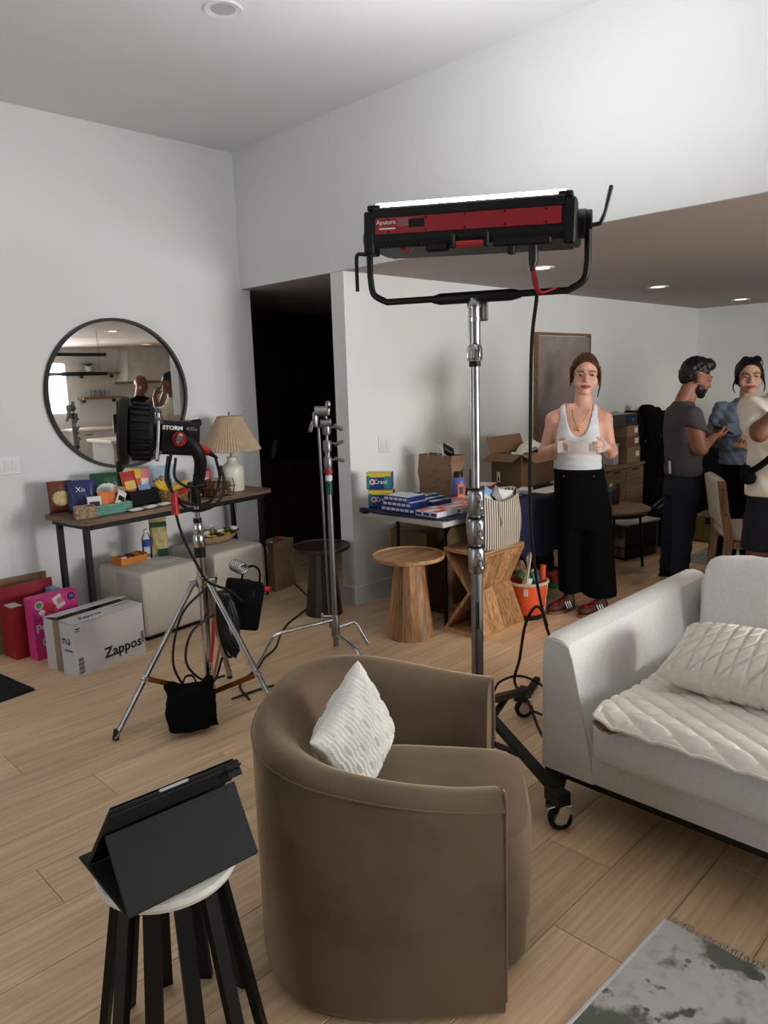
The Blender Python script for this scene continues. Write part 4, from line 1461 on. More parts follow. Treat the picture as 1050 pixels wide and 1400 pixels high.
paper_bag(pb, .25, .15, .385, 'kraft_pale')
for i, (m, x, y, z, r) in enumerate((('pack_pink', .02, -.02, .36, (.3, .2, .4)), ('pack_white', -.06, .0, .355, (1.2, .1, .1)), ('red_card', .07, .02, .36, (.2, -.4, 0)), ('pack_dark', 0, .03, .34, (1.1, 0, .7)))):
    o = thing('bag_item', ('pink', 'white', 'red', 'dark')[i] + ' packet showing at the top of the brown grocery bag in the hall mouth', 'packet', (3.425 + x, 4.66 + y, z - .02), .3)
    MB().pillow(.12, .09, .03, 8, 8, .4, Euler(r).to_matrix().to_4x4()).build('wrapper', m, o, True)


def pedestal_table(label, x, y, h, rt, rb, m, mleg, staves=16):
    t = thing('pedestal_table', label, 'side table', (x, y, 0))
    MB().lathe([(0, h - .03), (rt * .9, h - .03), (rt * .985, h - .022), (rt, h - .008), (rt * .995, h + .002), (rt * .975, h + .003), (rt * .95, h - .006), (0, h - .006)], n=64).build('tabletop', m, t, True)
    n = staves
    r1 = rb * .62
    for i in range(n):
        a0, a1 = 2 * PI * i / n, 2 * PI * (i + 1) / n
        g = .004
        vs = []
        for r_, z in ((rb, .0), (r1, h - .03)):
            for a in (a0 + g, a1 - g):
                vs.append((r_ * math.cos(a), r_ * math.sin(a), z))
            for a in (a1 - g, a0 + g):
                vs.append((r_ * .75 * math.cos(a), r_ * .75 * math.sin(a), z))
        MB().add(vs, [(3, 2, 1, 0), (4, 5, 6, 7), (0, 1, 5, 4), (1, 2, 6, 5), (2, 3, 7, 6), (3, 0, 4, 7)]).build('stave', mleg, t)
    return t


pedestal_table('dark brown round pedestal side table in the hallway mouth behind the grip stand', 3.225, 3.865, .485, .2, .13, 'walnut_dark', 'walnut_dark')
pedestal_table('light wood round pedestal side table with tapered striped base at the table corner', 3.275, 3.088, .525, .224, .148, 'acacia_flat', 'acacia')

# ================================================================== THE RED AND BLACK PANEL LAMP ON ITS ROLLING STAND
PX, PY_ = 2.28, 1.78
rs = thing('rolling_stand', 'tall chrome stand on black wheeled base carrying the red lamp bar', 'light stand', (PX, PY_, 0))
for z0, z1, r in ((.12, .86, .0245), (.84, 1.10, .021), (1.08, 1.70, .0175)):
    MB().cyl((0, 0, z0), (0, 0, z1), r, n=24).build('column', 'steel_dull' if z0 < .5 else 'steel', rs, True)
MB().cyl((0, 0, 1.66), (0, 0, 1.885), .0225, n=24).build('top_sleeve', 'steel', rs, True)
for z0, z1 in ((.83, .935), (.95, 1.05), (1.065, 1.165)):
    MB().lathe([(0, z0), (.028, z0), (.033, z0 + .008), (.033, z1 - .012), (.027, z1), (0, z1)], n=24).build('collar', 'steel', rs, True)
    MB().lathe([(.02, z1), (.0345, z1), (.0345, z1 + .007), (.02, z1 + .007)], n=24).build('collar_seal', 'black_plastic', rs, True)
    MB().box((-.03, -.03, (z0 + z1) / 2 + .01), (.03, .025, .055), bev=.006).build('clamp_block', 'steel', rs, True)
    MB().cyl((-.035, -.04, (z0 + z1) / 2), (-.05, -.062, (z0 + z1) / 2), .007).box((-.055, -.066, (z0 + z1) / 2), (.014, .06, .026), rot=(.4, 0, -.8), bev=.006).build('tee_handle', 'chrome', rs, True)
MB().lathe([(0, 1.655), (.027, 1.655), (.03, 1.665), (.03, 1.70), (.0245, 1.715), (0, 1.715)], n=24).build('top_collar', 'chrome', rs, True)
MB().lathe([(.018, 1.635), (.0225, 1.635), (.0225, 1.655), (.018, 1.655)], n=24).build('collar_seal', 'black_plastic', rs, True)
MB().box((-.026, -.024, 1.69), (.03, .03, .06), bev=.008).build('clamp_block', 'chrome', rs, True)
MB().box((.035, -.02, 1.84), (.022, .03, .075), bev=.006).build('pin_lock', 'steel_dull', rs, True)
MB().lathe([(0, 1.80), (.026, 1.80), (.026, 1.815), (.0225, 1.815)], n=24).build('sleeve_ring', 'chrome', rs, True)
MB().lathe([(0, 1.85), (.027, 1.85), (.027, 1.872), (.018, 1.885), (0, 1.885)], n=24).build('receiver', 'chrome', rs, True)
MB().box((-.018, -.0175, .66), (.012, .002, .11), rot=(0, 0, -.8)).build('sticker', 'black_print', rs)
for cx, cy in ((-.156, -.485), (.50, .117), (-.344, .368)):
    l = math.hypot(cx, cy)
    ux, uy = cx / l, cy / l
    ang = math.atan2(uy, ux)
    a, b = Vector((ux * .03, uy * .03, .27)), Vector((ux * (l - .02), uy * (l - .02), .135))
    d = b - a
    lg = MB().box((a + b) / 2, (d.length, .042, .026), rot=Matrix.Rotation(ang, 3, 'Z') @ Matrix.Rotation(-math.asin(d.z / d.length), 3, 'Y'), bev=.003).build('leg', 'black_metal', rs)
    MB().box((ux * l * .97, uy * l * .97, .122), (.085, .055, .05), rot=(0, 0, ang), bev=.004).build('leg_end', 'black_metal', rs)
    a2, b2 = Vector((ux * .03, uy * .03, .13)), a.lerp(b, .62)
    d2 = b2 - a2
    MB().box((a2 + b2) / 2, (d2.length, .028, .014), rot=Matrix.Rotation(ang, 3, 'Z') @ Matrix.Rotation(-math.asin(d2.z / d2.length), 3, 'Y'), bev=.002).build('brace', 'black_metal', rs)
    ca = bpy.data.objects.new('caster', None)
    COL.objects.link(ca); ca.parent = rs; ca.location = (cx, cy, 0); ca.rotation_euler = (0, 0, -.75 if cx > -.3 else .4)
    MB().cyl((0, -.011, .043), (0, .011, .043), .0425, n=28).build('wheel', 'rubber', ca, True)
    MB().cyl((0, -.0135, .043), (0, .0135, .043), .024, n=24).build('wheel_hub', 'mirror_grey', ca, True)
    f = MB()
    for s in (-1, 1):
        f.box((.008, s * .0165, .062), (.045, .004, .062), rot=(0, .35, 0), bev=.0015)
    f.box((.012, 0, .096), (.055, .044, .006), bev=.002).cyl((0, -.02, .043), (0, .02, .043), .005)
    f.build('fork', 'chrome', ca)
    MB().box((-.035, 0, .088), (.035, .03, .007), rot=(0, -.3, 0), bev=.003).build('brake_pedal', 'chrome', ca)
MB().lathe([(0, .10), (.034, .10), (.034, .30), (.029, .31), (0, .31)], n=20).build('hub', 'black_metal', rs, True)

FD = Vector((.437, -.899, 0))
fx = thing('panel_lamp', 'red and black bar lamp glowing along its top edge on the tall rolling stand', 'studio light', (PX, PY_, 1.89), math.atan2(FD.y, FD.x))
# local: +x along the bar (to the right), -y towards the room, z up ; pivot at z .245
TL = Matrix.Translation((0, 0, .245)) @ Matrix.Rotation(.03, 4, 'Y') @ Matrix.Rotation(.0, 4, 'X')
LB = .70


def sect(poly, x0, x1, mtx):
    R = Matrix(((0, 0, 1, 0), (1, 0, 0, 0), (0, 1, 0, 0), (0, 0, 0, 1)))
    return MB().prism(poly, x0, x1, mtx @ R)


sect([(-.13, -.075), (.13, -.075), (.14, -.05), (.14, .035), (-.14, .035), (-.14, -.05)], -LB / 2, LB / 2, TL).build('housing', 'black_plastic', fx)
sect([(-.146, .030), (-.138, .026), (.138, .026), (.146, .030), (.146, .058), (.138, .066), (-.138, .066), (-.146, .058)], -LB / 2 + .01, LB / 2 - .01, TL).build('light_frame', 'black_plastic', fx)
dome = []
for i in range(13):
    t = PI * i / 12
    dome.append((-.132 * math.cos(t), .066 + .028 * math.sin(t) ** .6 if 0 < i < 12 else .066))
sect(dome, -LB / 2 + .015, LB / 2 - .015, TL).build('diffuser', 'tube_on', fx, False)
MB().box((0, -.1425, .0), (LB - .04, .005, .056)).xf(TL).build('red_side_panel', 'red_paint', fx)
for i in range(5):
    for z in (-.021, .021):
        MB().cyl((-.28 + i * .14, -.145, z), (-.28 + i * .14, -.147, z), .004, n=10).xf(TL).build('screw', 'black_plastic', fx)
MB().box((-.175, -.1455, .004), (.058, .003, .028)).xf(TL).build('display', 'dark_gloss', fx)
lettering('Aputure', .022, 'white_print', fx, TL @ Vector((-.29, -.1455, .012)), (1, 0, -.03), (0, 0, 1))
MB().box((-.285, -.1452, -.010), (.062, .001, .005)).xf(TL).build('print_line', 'white_print', fx)
for k in range(4):
    MB().box((-.225, -.1452, .020 - k * .007), (.05 - .008 * (k % 2), .001, .0025)).xf(TL).build('print_line', 'grey_print', fx)
for s in (-1, 1):
    MB().box((s * (LB / 2 + .012), 0, -.015), (.03, .25, .115), bev=.01).xf(TL).build('end_cap', 'black_plastic', fx)
    MB().box((s * (LB / 2 + .008), -.105, -.02), (.04, .075, .15), bev=.006).xf(TL).build('corner_guard', 'black_plastic', fx)
    MB().box((s * (LB / 2 - .01), -.12, .066), (.05, .04, .02), bev=.004).xf(TL).build('corner_clip', 'black_plastic', fx)
    MB().cyl((s * (LB / 2 + .026), 0, -.01), (s * (LB / 2 + .05), 0, -.01), .05, n=28).xf(TL).build('pivot_disc', 'black_plastic', fx, True)
fins = MB()
for i in range(44):
    if abs(-.30 + i * .014) < .075:
        continue
    fins.box((-.30 + i * .014, -.129, -.058), (.006, .014, .03))
f_ = fins.xf(TL).build('cooling_fins', 'black_plastic', fx)
f_['kind'] = 'stuff'
MB().box((-.10, -.128, -.082), (.085, .03, .03), bev=.008).xf(TL).build('power_box', 'black_plastic', fx)
MB().box((.20, -.128, -.078), (.2, .03, .028), bev=.006).xf(TL).build('power_box', 'black_plastic', fx)
MB().box((.02, -.15, -.078), (.105, .014, .02), bev=.005).xf(TL).build('red_handle', 'red_bright', fx)
for s in (-1, 1):
    MB().box((.02 + s * .06, -.147, -.066), (.016, .022, .05), bev=.004).xf(TL).build('handle_post', 'black_plastic', fx)
MB().cyl((.165, -.135, -.095), (.165, -.137, -.118), .014, n=14).xf(TL).build('control_knob', 'black_plastic', fx, True)
MB().cyl((-.24, -.12, -.078), (-.20, -.13, -.09), .006, n=8).xf(TL).build('red_latch', 'red_bright', fx)
# yoke
HY = LB / 2 + .058
yk_ = [(-HY, 0, .235), (-HY, 0, .10), (-HY + .012, 0, .035), (-HY + .065, 0, .002), (-.12, 0, 0), (.12, 0, 0), (HY - .065, 0, .002), (HY - .012, 0, .035), (HY, 0, .10), (HY, 0, .235)]
pts = [Vector(yk_[0])] + catmull([Vector(p) for p in yk_[1:4]], 6) + catmull([Vector(p) for p in yk_[6:9]], 6) + [Vector(yk_[9])]
MB().tube(pts, .0125, 12).build('yoke', 'black_metal', fx, True)
MB().tube([(-.16, 0, 0), (-.13, 0, 0), (.14, 0, 0), (.175, 0, 0)], .02, 14, radii=[.0135, .0215, .0215, .0135]).build('yoke_grip', 'black_metal', fx, True)
for s, pts in ((-1, [(-HY - .01, -.0, .185), (-HY - .045, -.0, .19), (-HY - .055, -.0, .17), (-HY - .055, 0, .05)]), (1, [(HY + .0, 0, .215), (HY + .04, 0, .22), (HY + .052, 0, .25), (HY + .075, 0, .34)])):
    MB().tube([Vector(pts[0])] + catmull([Vector(p) for p in pts[1:]], 4), .0075, 10).build('lock_handle', 'black_metal', fx, True)
    MB().cyl((s * (HY - .03), 0, .235), (s * (HY + .012), 0, .235), .034, n=24).build('pivot_knob', 'black_plastic', fx, True)
MB().cyl((0, 0, -.03), (0, 0, .0), .015, n=16).build('mount_pin', 'steel', fx, True)


def fp(x, y, z):
    c, s = FD.x, FD.y
    return Vector((PX + c * x - s * y, PY_ + s * x + c * y, 1.89 + z))


pcb = MB().tube([fp(.235, -.12, .155), fp(.235, -.122, .10), fp(.232, -.122, .075), fp(.232, -.122, .06)], .013, 10, radii=[.016, .018, .012, .009])
pcb.tube(catmull([fp(.232, -.122, .075), (2.337, 1.543, 1.886), (2.41, 1.613, 1.71), (2.491, 1.672, 1.35), (2.575, 1.727, 1.037), (2.67, 1.764, .76), (2.775, 1.785, .514), (2.835, 1.79, .40)], 8), .007, 8)
pcb.tube(catmull([(2.80, 1.785, .47), (2.775, 1.80, .55), (2.751, 1.823, .56), (2.742, 1.865, .47), (2.75, 1.90, .30), (2.76, 1.935, .17), (2.745, 1.85, .10), (2.70, 1.76, .012), (2.62, 1.66, .008), (2.55, 1.55, .008)], 8), .007, 8)
pcb.tube(catmull([(2.70, 2.02, .10), (2.72, 1.99, .17), (2.80, 1.93, .19), (2.86, 1.84, .14), (2.84, 1.76, .06), (2.74, 1.72, .008), (2.95, 1.66, .008)], 8), .006, 8)
pcb.tube(catmull([(2.86, 1.96, .008), (2.80, 1.80, .03), (2.84, 1.70, .008), (3.0, 1.62, .008)], 8), .006, 8)
pw_ = tag(pcb.build('lamp_power_cable', 'cable', None, True), 'long black power cable hanging from the red lamp bar down to the floor', 'cable')
MB().tube(catmull([fp(.236, -.125, .07), fp(.238, -.125, .03), fp(.255, -.11, -.01), fp(.285, -.06, -.0), fp(.30, -.02, .01)], 6), .009, 8, flat=.4).build('red_strap', 'red_bright', pw_, True)
tag(MB().box((3.06, 2.04, .015), (.24, .035, .03), rot=(0, 0, .35), bev=.006).build('power_strip', 'black_plastic', None), 'black power strip on the floor between the sofa and the side tables', 'power strip')

# ================================================================== SOFA
SX0, SX1, SYL, SYR = 2.205, 3.46, 1.43, -1.05
so = thing('sofa', 'pale grey fabric sofa with sloped arms and black base at the right', 'sofa', ((SX0 + SX1) / 2, (SYL + SYR) / 2, 0))
OXs, OYs = (SX0 + SX1) / 2, (SYL + SYR) / 2


def so_xf(mb):
    return mb.xf(Matrix.Translation((-OXs, -OYs, 0)))


def arm_mesh(y_out, sgn):
    """arm with upright outer side, sloping inner side and soft top"""
    prof = [(0, .165), (0, .60), (.004, .65), (.02, .674), (.05, .680), (.085, .676), (.112, .66), (.126, .61), (.165, .45), (.20, .30), (.225, .165)]
    n = 30
    vs, fs = [], []
    for i in range(n + 1):
        u = i / n
        x = SX0 + (SX1 - .06 - SX0) * u
        e = min(u, .035) / .035
        for j, (dy, z) in enumerate(prof):
            inset = .022 * (1 - math.sqrt(max(0, 1 - (1 - e) ** 2)))
            cy, cz = .10, .42
            k = 1 - inset * 3.2
            vs.append((x, y_out - sgn * (cy + (dy - cy) * k), cz + (z - cz) * (1 - inset * 1.2) if z > .3 else z))
    m = len(prof)
    for i in range(n):
        for j in range(m - 1):
            fs.append((i * m + j, i * m + j + 1, (i + 1) * m + j + 1, (i + 1) * m + j))
        fs.append((i * m + m - 1, i * m, (i + 1) * m, (i + 1) * m + m - 1))
    fs.append(tuple(range(m))); fs.append(tuple(range(n * m + m - 1, n * m - 1, -1)))
    return MB().add(vs, fs)


so_xf(arm_mesh(SYL, 1)).build('arm', 'sofa_cloth', so, True)
so_xf(arm_mesh(SYR, -1)).build('arm', 'sofa_cloth', so, True)
pip = MB().tube([(SX0 - .001, SYL - dy, z) for dy, z in ((.225, .27), (.165, .45), (.127, .61), (.112, .648), (.085, .662), (.05, .664))], .004, 6)
so_xf(pip).build('arm_piping', 'sofa_cloth', so, True)
so_xf(MB().box((SX0 + .035, (SYL + SYR) / 2, .222), (.07, SYL - SYR - .41, .115), bev=.012, seg=2)).build('front_rail', 'sofa_cloth', so, True)
so_xf(MB().box(((SX0 + .08 + SX1) / 2, (SYL + SYR) / 2, .21), (SX1 - SX0 - .08, SYL - SYR - .46, .09))).build('seat_deck', 'sofa_cloth', so)
so_xf(MB().box((SX1 - .13, (SYL + SYR) / 2, .435), (.24, SYL - SYR - .3, .54), bev=.05, seg=4)).build('back_frame', 'sofa_cloth', so, True)
bs_ = MB()
for y in (SYL - .05, SYR + .05):
    bs_.box(((SX0 + SX1) / 2, y, .143), (SX1 - SX0 - .1, .04, .044))
bs_.box((SX0 + .06, (SYL + SYR) / 2, .143), (.04, SYL - SYR - .1, .044)).box((SX1 - .1, (SYL + SYR) / 2, .143), (.04, SYL - SYR - .1, .044))
so_xf(bs_).build('base_frame', 'black_metal', so)
for x in (SX0 + .05, SX1 - .12):
    for y in (SYL - .045, SYR + .045):
        p = [(-.042, -.03), (.042, -.03), (.042, .03), (-.042, .03)]
        vs = [(x + a, y + b, .165) for a, b in p] + [(x + a * .55 - .012, y + b * .6 + .012, 0) for a, b in p]
        so_xf(MB().add(vs, [(0, 1, 2, 3), (7, 6, 5, 4), (0, 4, 5, 1), (1, 5, 6, 2), (2, 6, 7, 3), (3, 7, 4, 0)])).build('leg', 'black_metal', so)


def cushion(w, d, h, puff=.02, nu=22, nv=18, edge=.05, wr=0.0):
    """soft box: x depth w, y width d, z height h, centred on its base"""
    b = MB().box((0, 0, h / 2), (w, d, h), bev=edge, seg=4)
    bm = bmesh.new()
    me = bpy.data.meshes.new('tmp')
    me.from_pydata(b.v, [], b.f)
    bm.from_mesh(me)
    bmesh.ops.recalc_face_normals(bm, faces=bm.faces[:])
    for ax, n, L_ in ((0, nu, w), (1, nv, d)):
        for k in range(1, n):
            co = [0, 0, 0]; no = [0, 0, 0]
            co[ax] = -L_ / 2 + L_ * k / n; no[ax] = 1
            bmesh.ops.bisect_plane(bm, geom=bm.verts[:] + bm.edges[:] + bm.faces[:], plane_co=co, plane_no=no)
    for v in bm.verts:
        a = max(0, 1 - (2 * v.co.x / w) ** 2) * max(0, 1 - (2 * v.co.y / d) ** 2)
        s = 1 if v.co.z > h / 2 else -.3
        v.co.z += s * puff * a ** .6
        if wr:
            v.co.z += wr * math.sin(v.co.x * 31 + v.co.y * 17) * math.sin(v.co.y * 23)
            v.co.x += wr * math.sin(v.co.z * 26 + v.co.y * 12)
    bm.verts.index_update()
    r = MB().add([v.co.copy() for v in bm.verts], [tuple(v.index for v in f.verts) for f in bm.faces])
    bm.free(); bpy.data.meshes.remove(me)
    return r


for k in range(2):
    y0 = SYL - .232 - k * 1.02
    wd2 = 1.01
    so_xf(cushion(.90, wd2, .175, .012, 14, 14, .045).xf(Matrix.Translation((SX0 - .065 + .45, y0 - wd2 / 2, .28)))).build('seat_cushion', 'sofa_cloth', so, True)
    B = Matrix.Translation((3.06 + .095, y0 - wd2 / 2 + .04, .44)) @ Matrix.Rotation(.17, 4, 'Y')
    so_xf(cushion(.21, wd2 - .02, .365, .03, 10, 20, .06, .006).xf(B)).build('back_cushion', 'sofa_cloth', so, True)

# quilt over the seat, its front left corner curled over
qx0, qx1, qy0, qy1 = 2.115, 3.00, 1.165, -.80


def quilt(u, v):
    x = qx0 + (qx1 - qx0) * v
    y = qy0 + (qy1 - qy0) * u
    z = .474
    # a little of it hangs over the front edge
    f = max(0, .06 - (x - qx0)) / .06
    z -= .03 * f ** 1.5
    c = max(0, 1 - u / .045)
    z += .004 * math.sin(11 * u) * (1 - v) + .022 * c * max(0, 1 - v * 3.2) - .008 * c * v
    a, b = (y * 15.5 + x * 27), (y * 15.5 - x * 27)
    h = abs(math.sin(a * PI / 2)) * abs(math.sin(b * PI / 2))
    z += .011 * min(1, h / .32) ** .7 + .004 * h * min(1, (u) / .012) * min(1, v / .02)
    return Vector((x, y, z))


ql = thing('quilted_throw', 'cream diamond quilted throw spread over the seat of the pale sofa', 'blanket', (2.5, .6, .46))
q_ = MB().grid(quilt, 300, 150).xf(Matrix.Translation((-2.5, -.6, -.46))).build('cover', 'quilt', ql, 'all')
md = q_.modifiers.new('s', 'SOLIDIFY'); md.thickness = .010; md.offset = -1
ed = [quilt(u / 60, 0) for u in range(61)]
MB().tube([p + Vector((0, 0, -.004)) for p in ed], .0075, 7).xf(Matrix.Translation((-2.5, -.6, -.46))).build('bound_edge', 'quilt', ql, True)
ed = [quilt(0, v / 40) for v in range(41)]
MB().tube([p + Vector((0, 0, -.004)) for p in ed], .0075, 7).xf(Matrix.Translation((-2.5, -.6, -.46))).build('bound_edge', 'quilt', ql, True)


def curl(u, v):
    a = PI * (.5 + u)
    x = 2.115 + .015 - .02 * math.sin(a) + .16 * v
    return Vector((2.10 + .26 * v, 1.175 - .01 - .11 * u + .02 * v * (1 - u), .462 - .028 * math.sin(PI * u) * (1 - v) - .004))


MB().grid(curl, 10, 14).xf(Matrix.Translation((-2.5, -.6, -.46))).build('folded_corner', 'wicker_pale', ql, 'all')

# cable-knit lumbar pillow
lpw = thing('knit_lumbar_pillow', 'thick cream cable-knit lumbar pillow lying on the quilted throw', 'pillow', (2.60, .67, .590), 0)


def bolster(sg):
    def fn(u, v):
        x, y = u * 2 - 1, v * 2 - 1
        e = max(0, 1 - abs(x) ** 4) ** .5 * max(0, 1 - y * y) ** .5
        e = max(e, 0)
        lx, ly = x * .44, y * .165
        cf = lx * 21
        ci = math.floor(cf)
        fx = cf - ci
        leaf = abs(math.sin(PI * (ly * 15 - .75 * fx + .5 * (ci % 2))))
        strand = min(1, leaf / .4) ** .7 * (1 - abs(2 * fx - 1) ** 7)
        bump = .015 * strand * min(1, e * 3)
        return Vector((lx * (1 - .05 * (1 - y * y)), ly * (1 - .03 * (1 - x * x)), sg * (.100 * e + bump * (e > .05))))
    return fn


RBo = Matrix.Rotation(-1.50, 4, 'Z') @ Matrix.Rotation(.26, 4, 'X')
bm_ = MB()
for sg in (1, -1):
    g = MB().grid(bolster(sg), 230, 84)
    bm_.add(g.v, g.f if sg > 0 else [f[::-1] for f in g.f])
bm_.xf(RBo).build('cover', 'knit', lpw, 'all')

# ================================================================== BROWN TUB CHAIR
FA = math.atan2(-.777, .629)     # the way it faces
tc_ = thing('tub_chair', 'brown velvet tub chair with a white pillow, seen from its outer side', 'armchair', (1.632, 1.203, 0), FA)
# local: +x forward, +y is its left (far) side
out_ = catmull([(x, y, 0) for x, y in ((0.0, -.386), (-.16, -.415), (-.34, -.432), (-.50, -.405), (-.62, -.30), (-.69, -.13), (-.705, .06), (-.675, .25), (-.58, .38), (-.44, .435), (-.28, .44), (-.12, .425), (0.0, .405))], 8)
n_o = len(out_)


def rim_h(i):
    x = out_[i].x
    k = min(1, max(0, -x / .62))
    return .602 + .075 * (k * k * (3 - 2 * k))


def tubwall():
    mb = MB()
    vs, fs = [], []
    prof_n = 0
    for i, p in enumerate(out_):
        t = (out_[min(i + 1, n_o - 1)] - out_[max(i - 1, 0)]).normalized()
        n = Vector((-t.y, t.x, 0))
        if n.dot(Vector((-.3, 0, 0)) - p) < 0:
            n = -n
        h = rim_h(i)
        th = .125
        ring = [(0.012, .008), (0, .03), (.002, h - .05), (.004, h - .026), (.016, h - .008), (.04, h), (.075, h - .004), (.108, h - .022), (th, h - .06), (th + .012, h - .14), (th + .02, .30), (th + .02, .03), (th + .01, .008)]
        prof_n = len(ring)
        for d, z in ring:
            q = p + n * d
            vs.append((q.x, q.y, z))
    m = prof_n
    for i in range(n_o - 1):
        for j in range(m):
            j2 = (j + 1) % m
            fs.append((i * m + j, i * m + j2, (i + 1) * m + j2, (i + 1) * m + j))
    fs.append(tuple(range(m)))
    fs.append(tuple((n_o - 1) * m + j for j in range(m - 1, -1, -1)))
    return mb.add(vs, fs)


tubwall().build('shell', 'velvet', tc_, True)
pp_ = []
for i, p in enumerate(out_):
    t = (out_[min(i + 1, n_o - 1)] - out_[max(i - 1, 0)]).normalized()
    n = Vector((-t.y, t.x, 0))
    if n.dot(Vector((-.3, 0, 0)) - p) < 0:
        n = -n
    pp_.append(p + n * .003 + Vector((0, 0, rim_h(i) - .03)))
MB().tube(pp_, .0035, 6).build('rim_piping', 'velvet', tc_, True)
for s in (-1, 1):
    MB().tube([(.001, s * .383, .05), (.001, s * .383, .565), (.001, s * .37, .595), (.001, s * .345, .60), (.001, s * .285, .57), (.001, s * .262, .5), (.001, s * .255, .43)], .0035, 6).build('arm_piping', 'velvet', tc_, True)
sp_ = []
for a in range(41):
    t = PI * a / 40
    sp_.append((-.30 - .255 * math.sin(t), -.272 * math.cos(t)))
sp_ += [(-.1, .262), (.0, .252), (.045, .235), (.075, .19), (.088, .10), (.09, 0), (.088, -.10), (.075, -.19), (.045, -.235), (.0, -.252), (-.1, -.262)]


def seat_block(z0, z1, r, infl=0):
    vs, fs = [], []
    cx, cy = -.22, 0
    k = len(sp_)
    lv = [(0, z0), (0, z1 - r), (.3 * r, z1 - .3 * r), (r, z1), (.06, z1 + .006), (.14, z1 + .012)]
    for ins, z in lv:
        for x, y in sp_:
            d = Vector((x - cx, y - cy, 0))
            f = max(0, 1 - ins / max(.01, d.length))
            vs.append((cx + d.x * f, cy + d.y * f, z))
    for i in range(len(lv) - 1):
        for j in range(k):
            fs.append((i * k + j, i * k + (j + 1) % k, (i + 1) * k + (j + 1) % k, (i + 1) * k + j))
    fs.append(tuple(range(k - 1, -1, -1)))
    fs.append(tuple((len(lv) - 1) * k + j for j in range(k)))
    return MB().add(vs, fs)


seat_block(.15, .415, .035).build('seat_cushion', 'velvet', tc_, True)
seat_block(.03, .148, .004).xf(Matrix.Translation((-.012, 0, 0))).build('seat_base', 'velvet', tc_, True)
MB().prism([(p.x * .93 - .02, p.y * .93) for p in out_[::3]], 0, .008).build('plinth', 'black_plastic', tc_)

cpw = thing('white_pillow', 'square white textured pillow leaning in the brown tub chair', 'pillow', (1.331, 1.484, .596), FA)
Rp = Matrix.Rotation(-.44, 4, 'Z') @ Matrix.Rotation(1.44, 4, 'Y') @ Matrix.Rotation(.462, 4, 'Z')


def ppill(sg):
    def fn(u, v):
        x, y = u * 2 - 1, v * 2 - 1
        e = max(0, (1 - x ** 2)) ** .42 * max(0, (1 - y ** 2)) ** .42
        kx = 1 - .07 * (1 - y * y) * abs(x) ** 3
        ky = 1 - .07 * (1 - x * x) * abs(y) ** 3
        rib = .0022 * math.sin(y * 70) * e
        blk = .003 * (1 if (int((x + 1) * 4) + int((y + 1) * 3)) % 2 else -1) * min(1, e * 2)
        return Vector((x * .15 * kx, y * .15 * ky, sg * (.068 * e + rib + blk)))
    return fn


pb2 = MB()
for sg in (1, -1):
    g = MB().grid(ppill(sg), 60, 110)
    pb2.add(g.v, g.f if sg > 0 else [f[::-1] for f in g.f])
pb2.xf(Rp).build('cover', 'pillow_white', cpw, 'all')

# ================================================================== TABLET ON ITS STOOL
st = thing('slatted_stool', 'white round top stool with black splayed slat legs in the left foreground', 'stool', (.742, 1.508, 0), math.atan2(1.445, .71) - PI / 2)
MB().lathe([(0, .468), (.14, .468), (.157, .474), (.162, .485), (.158, .496), (.146, .5), (0, .5)], n=64).build('top', 'stone_white', st, True)
for a in (-62, -31, 0, 31, 62, 180 - 62, 180 - 31, 180, 180 + 31, 180 + 62):
    t = math.radians(a + 10)
    d = Vector((math.sin(t), -math.cos(t), 0))
    e = Vector((d.y, -d.x, 0))
    p0, p1 = d * .118 + Vector((0, 0, .468)), d * .20
    vs = []
    for p in (p0, p1):
        for k, s in ((-.0095, -1), (-.0095, 1), (.0095, 1), (.0095, -1)):
            vs.append(p + d * k + e * (s * .018))
    MB().add(vs, [(0, 1, 2, 3), (7, 6, 5, 4), (0, 4, 5, 1), (1, 5, 6, 2), (2, 6, 7, 3), (3, 7, 4, 0)]).build('slat_leg', 'black_plastic', st)
tb = thing('tablet', 'black tablet propped in its folding case on the white stool top', 'tablet', (.745, 1.50, .5), -.06)
TW = .318


def panel(a, b, t, m, nm, w=TW, par=None, x0=0):
    a, b = Vector(a), Vector(b)
    d = b - a
    ang = math.atan2(d.z, d.y)
    return MB().box((x0, (a.y + b.y) / 2, (a.z + b.z) / 2), (w, d.length, t), rot=(ang, 0, 0), bev=t * .35).build(nm, m, par or tb)


panel((0, -.13, .004), (0, .155, .004), .006, 'folio', 'case_base', TW)
panel((0, .105, .012), (0, -.075, .222), .012, 'black_plastic', 'tablet_body', TW - .004)
panel((0, -.026, .149), (0, -.082, .217), .004, 'folio', 'case_back', TW)
panel((0, -.132, .006), (0, -.040, .152), .005, 'folio', 'case_flap', TW)
panel((0, .1115, .020), (0, -.063, .2235), .002, 'screen_off', 'screen', TW - .02)
MB().box((-.01, -.078, .2262), (.07, .008, .006), rot=(-.86, 0, 0), bev=.002).build('stylus', 'mirror_grey', tb)
MB().box((.135, -.087, .208), (.034, .003, .03), rot=(-.6, 0, 0), bev=.001).build('camera_bump', 'dark_gloss', tb)
for k, (x, z) in enumerate(((.126, .213), (.126, .201), (.143, .213))):
    MB().cyl((x, -.0865 - .0 + (.213 - z) * .3, z), (x, -.0905 + (.213 - z) * .3, z - .002), .0055, n=12).build('camera_lens', 'black_plastic', tb, True)

# ================================================================== RUG, bottom right
blotch('rug_pattern', (208, 204, 200), [((188, 184, 180), 30, .5, .2), ((108, 112, 98), 4.2, .53, .05), ((96, 98, 88), 12, .58, .05)], .95, .6)
rg = thing('fringed_rug', 'pale rug with grey-green blotches and a fringed end in the bottom right corner', 'rug', (1.93, .815, 0), -.03)
rw, rl = .55, 2.0


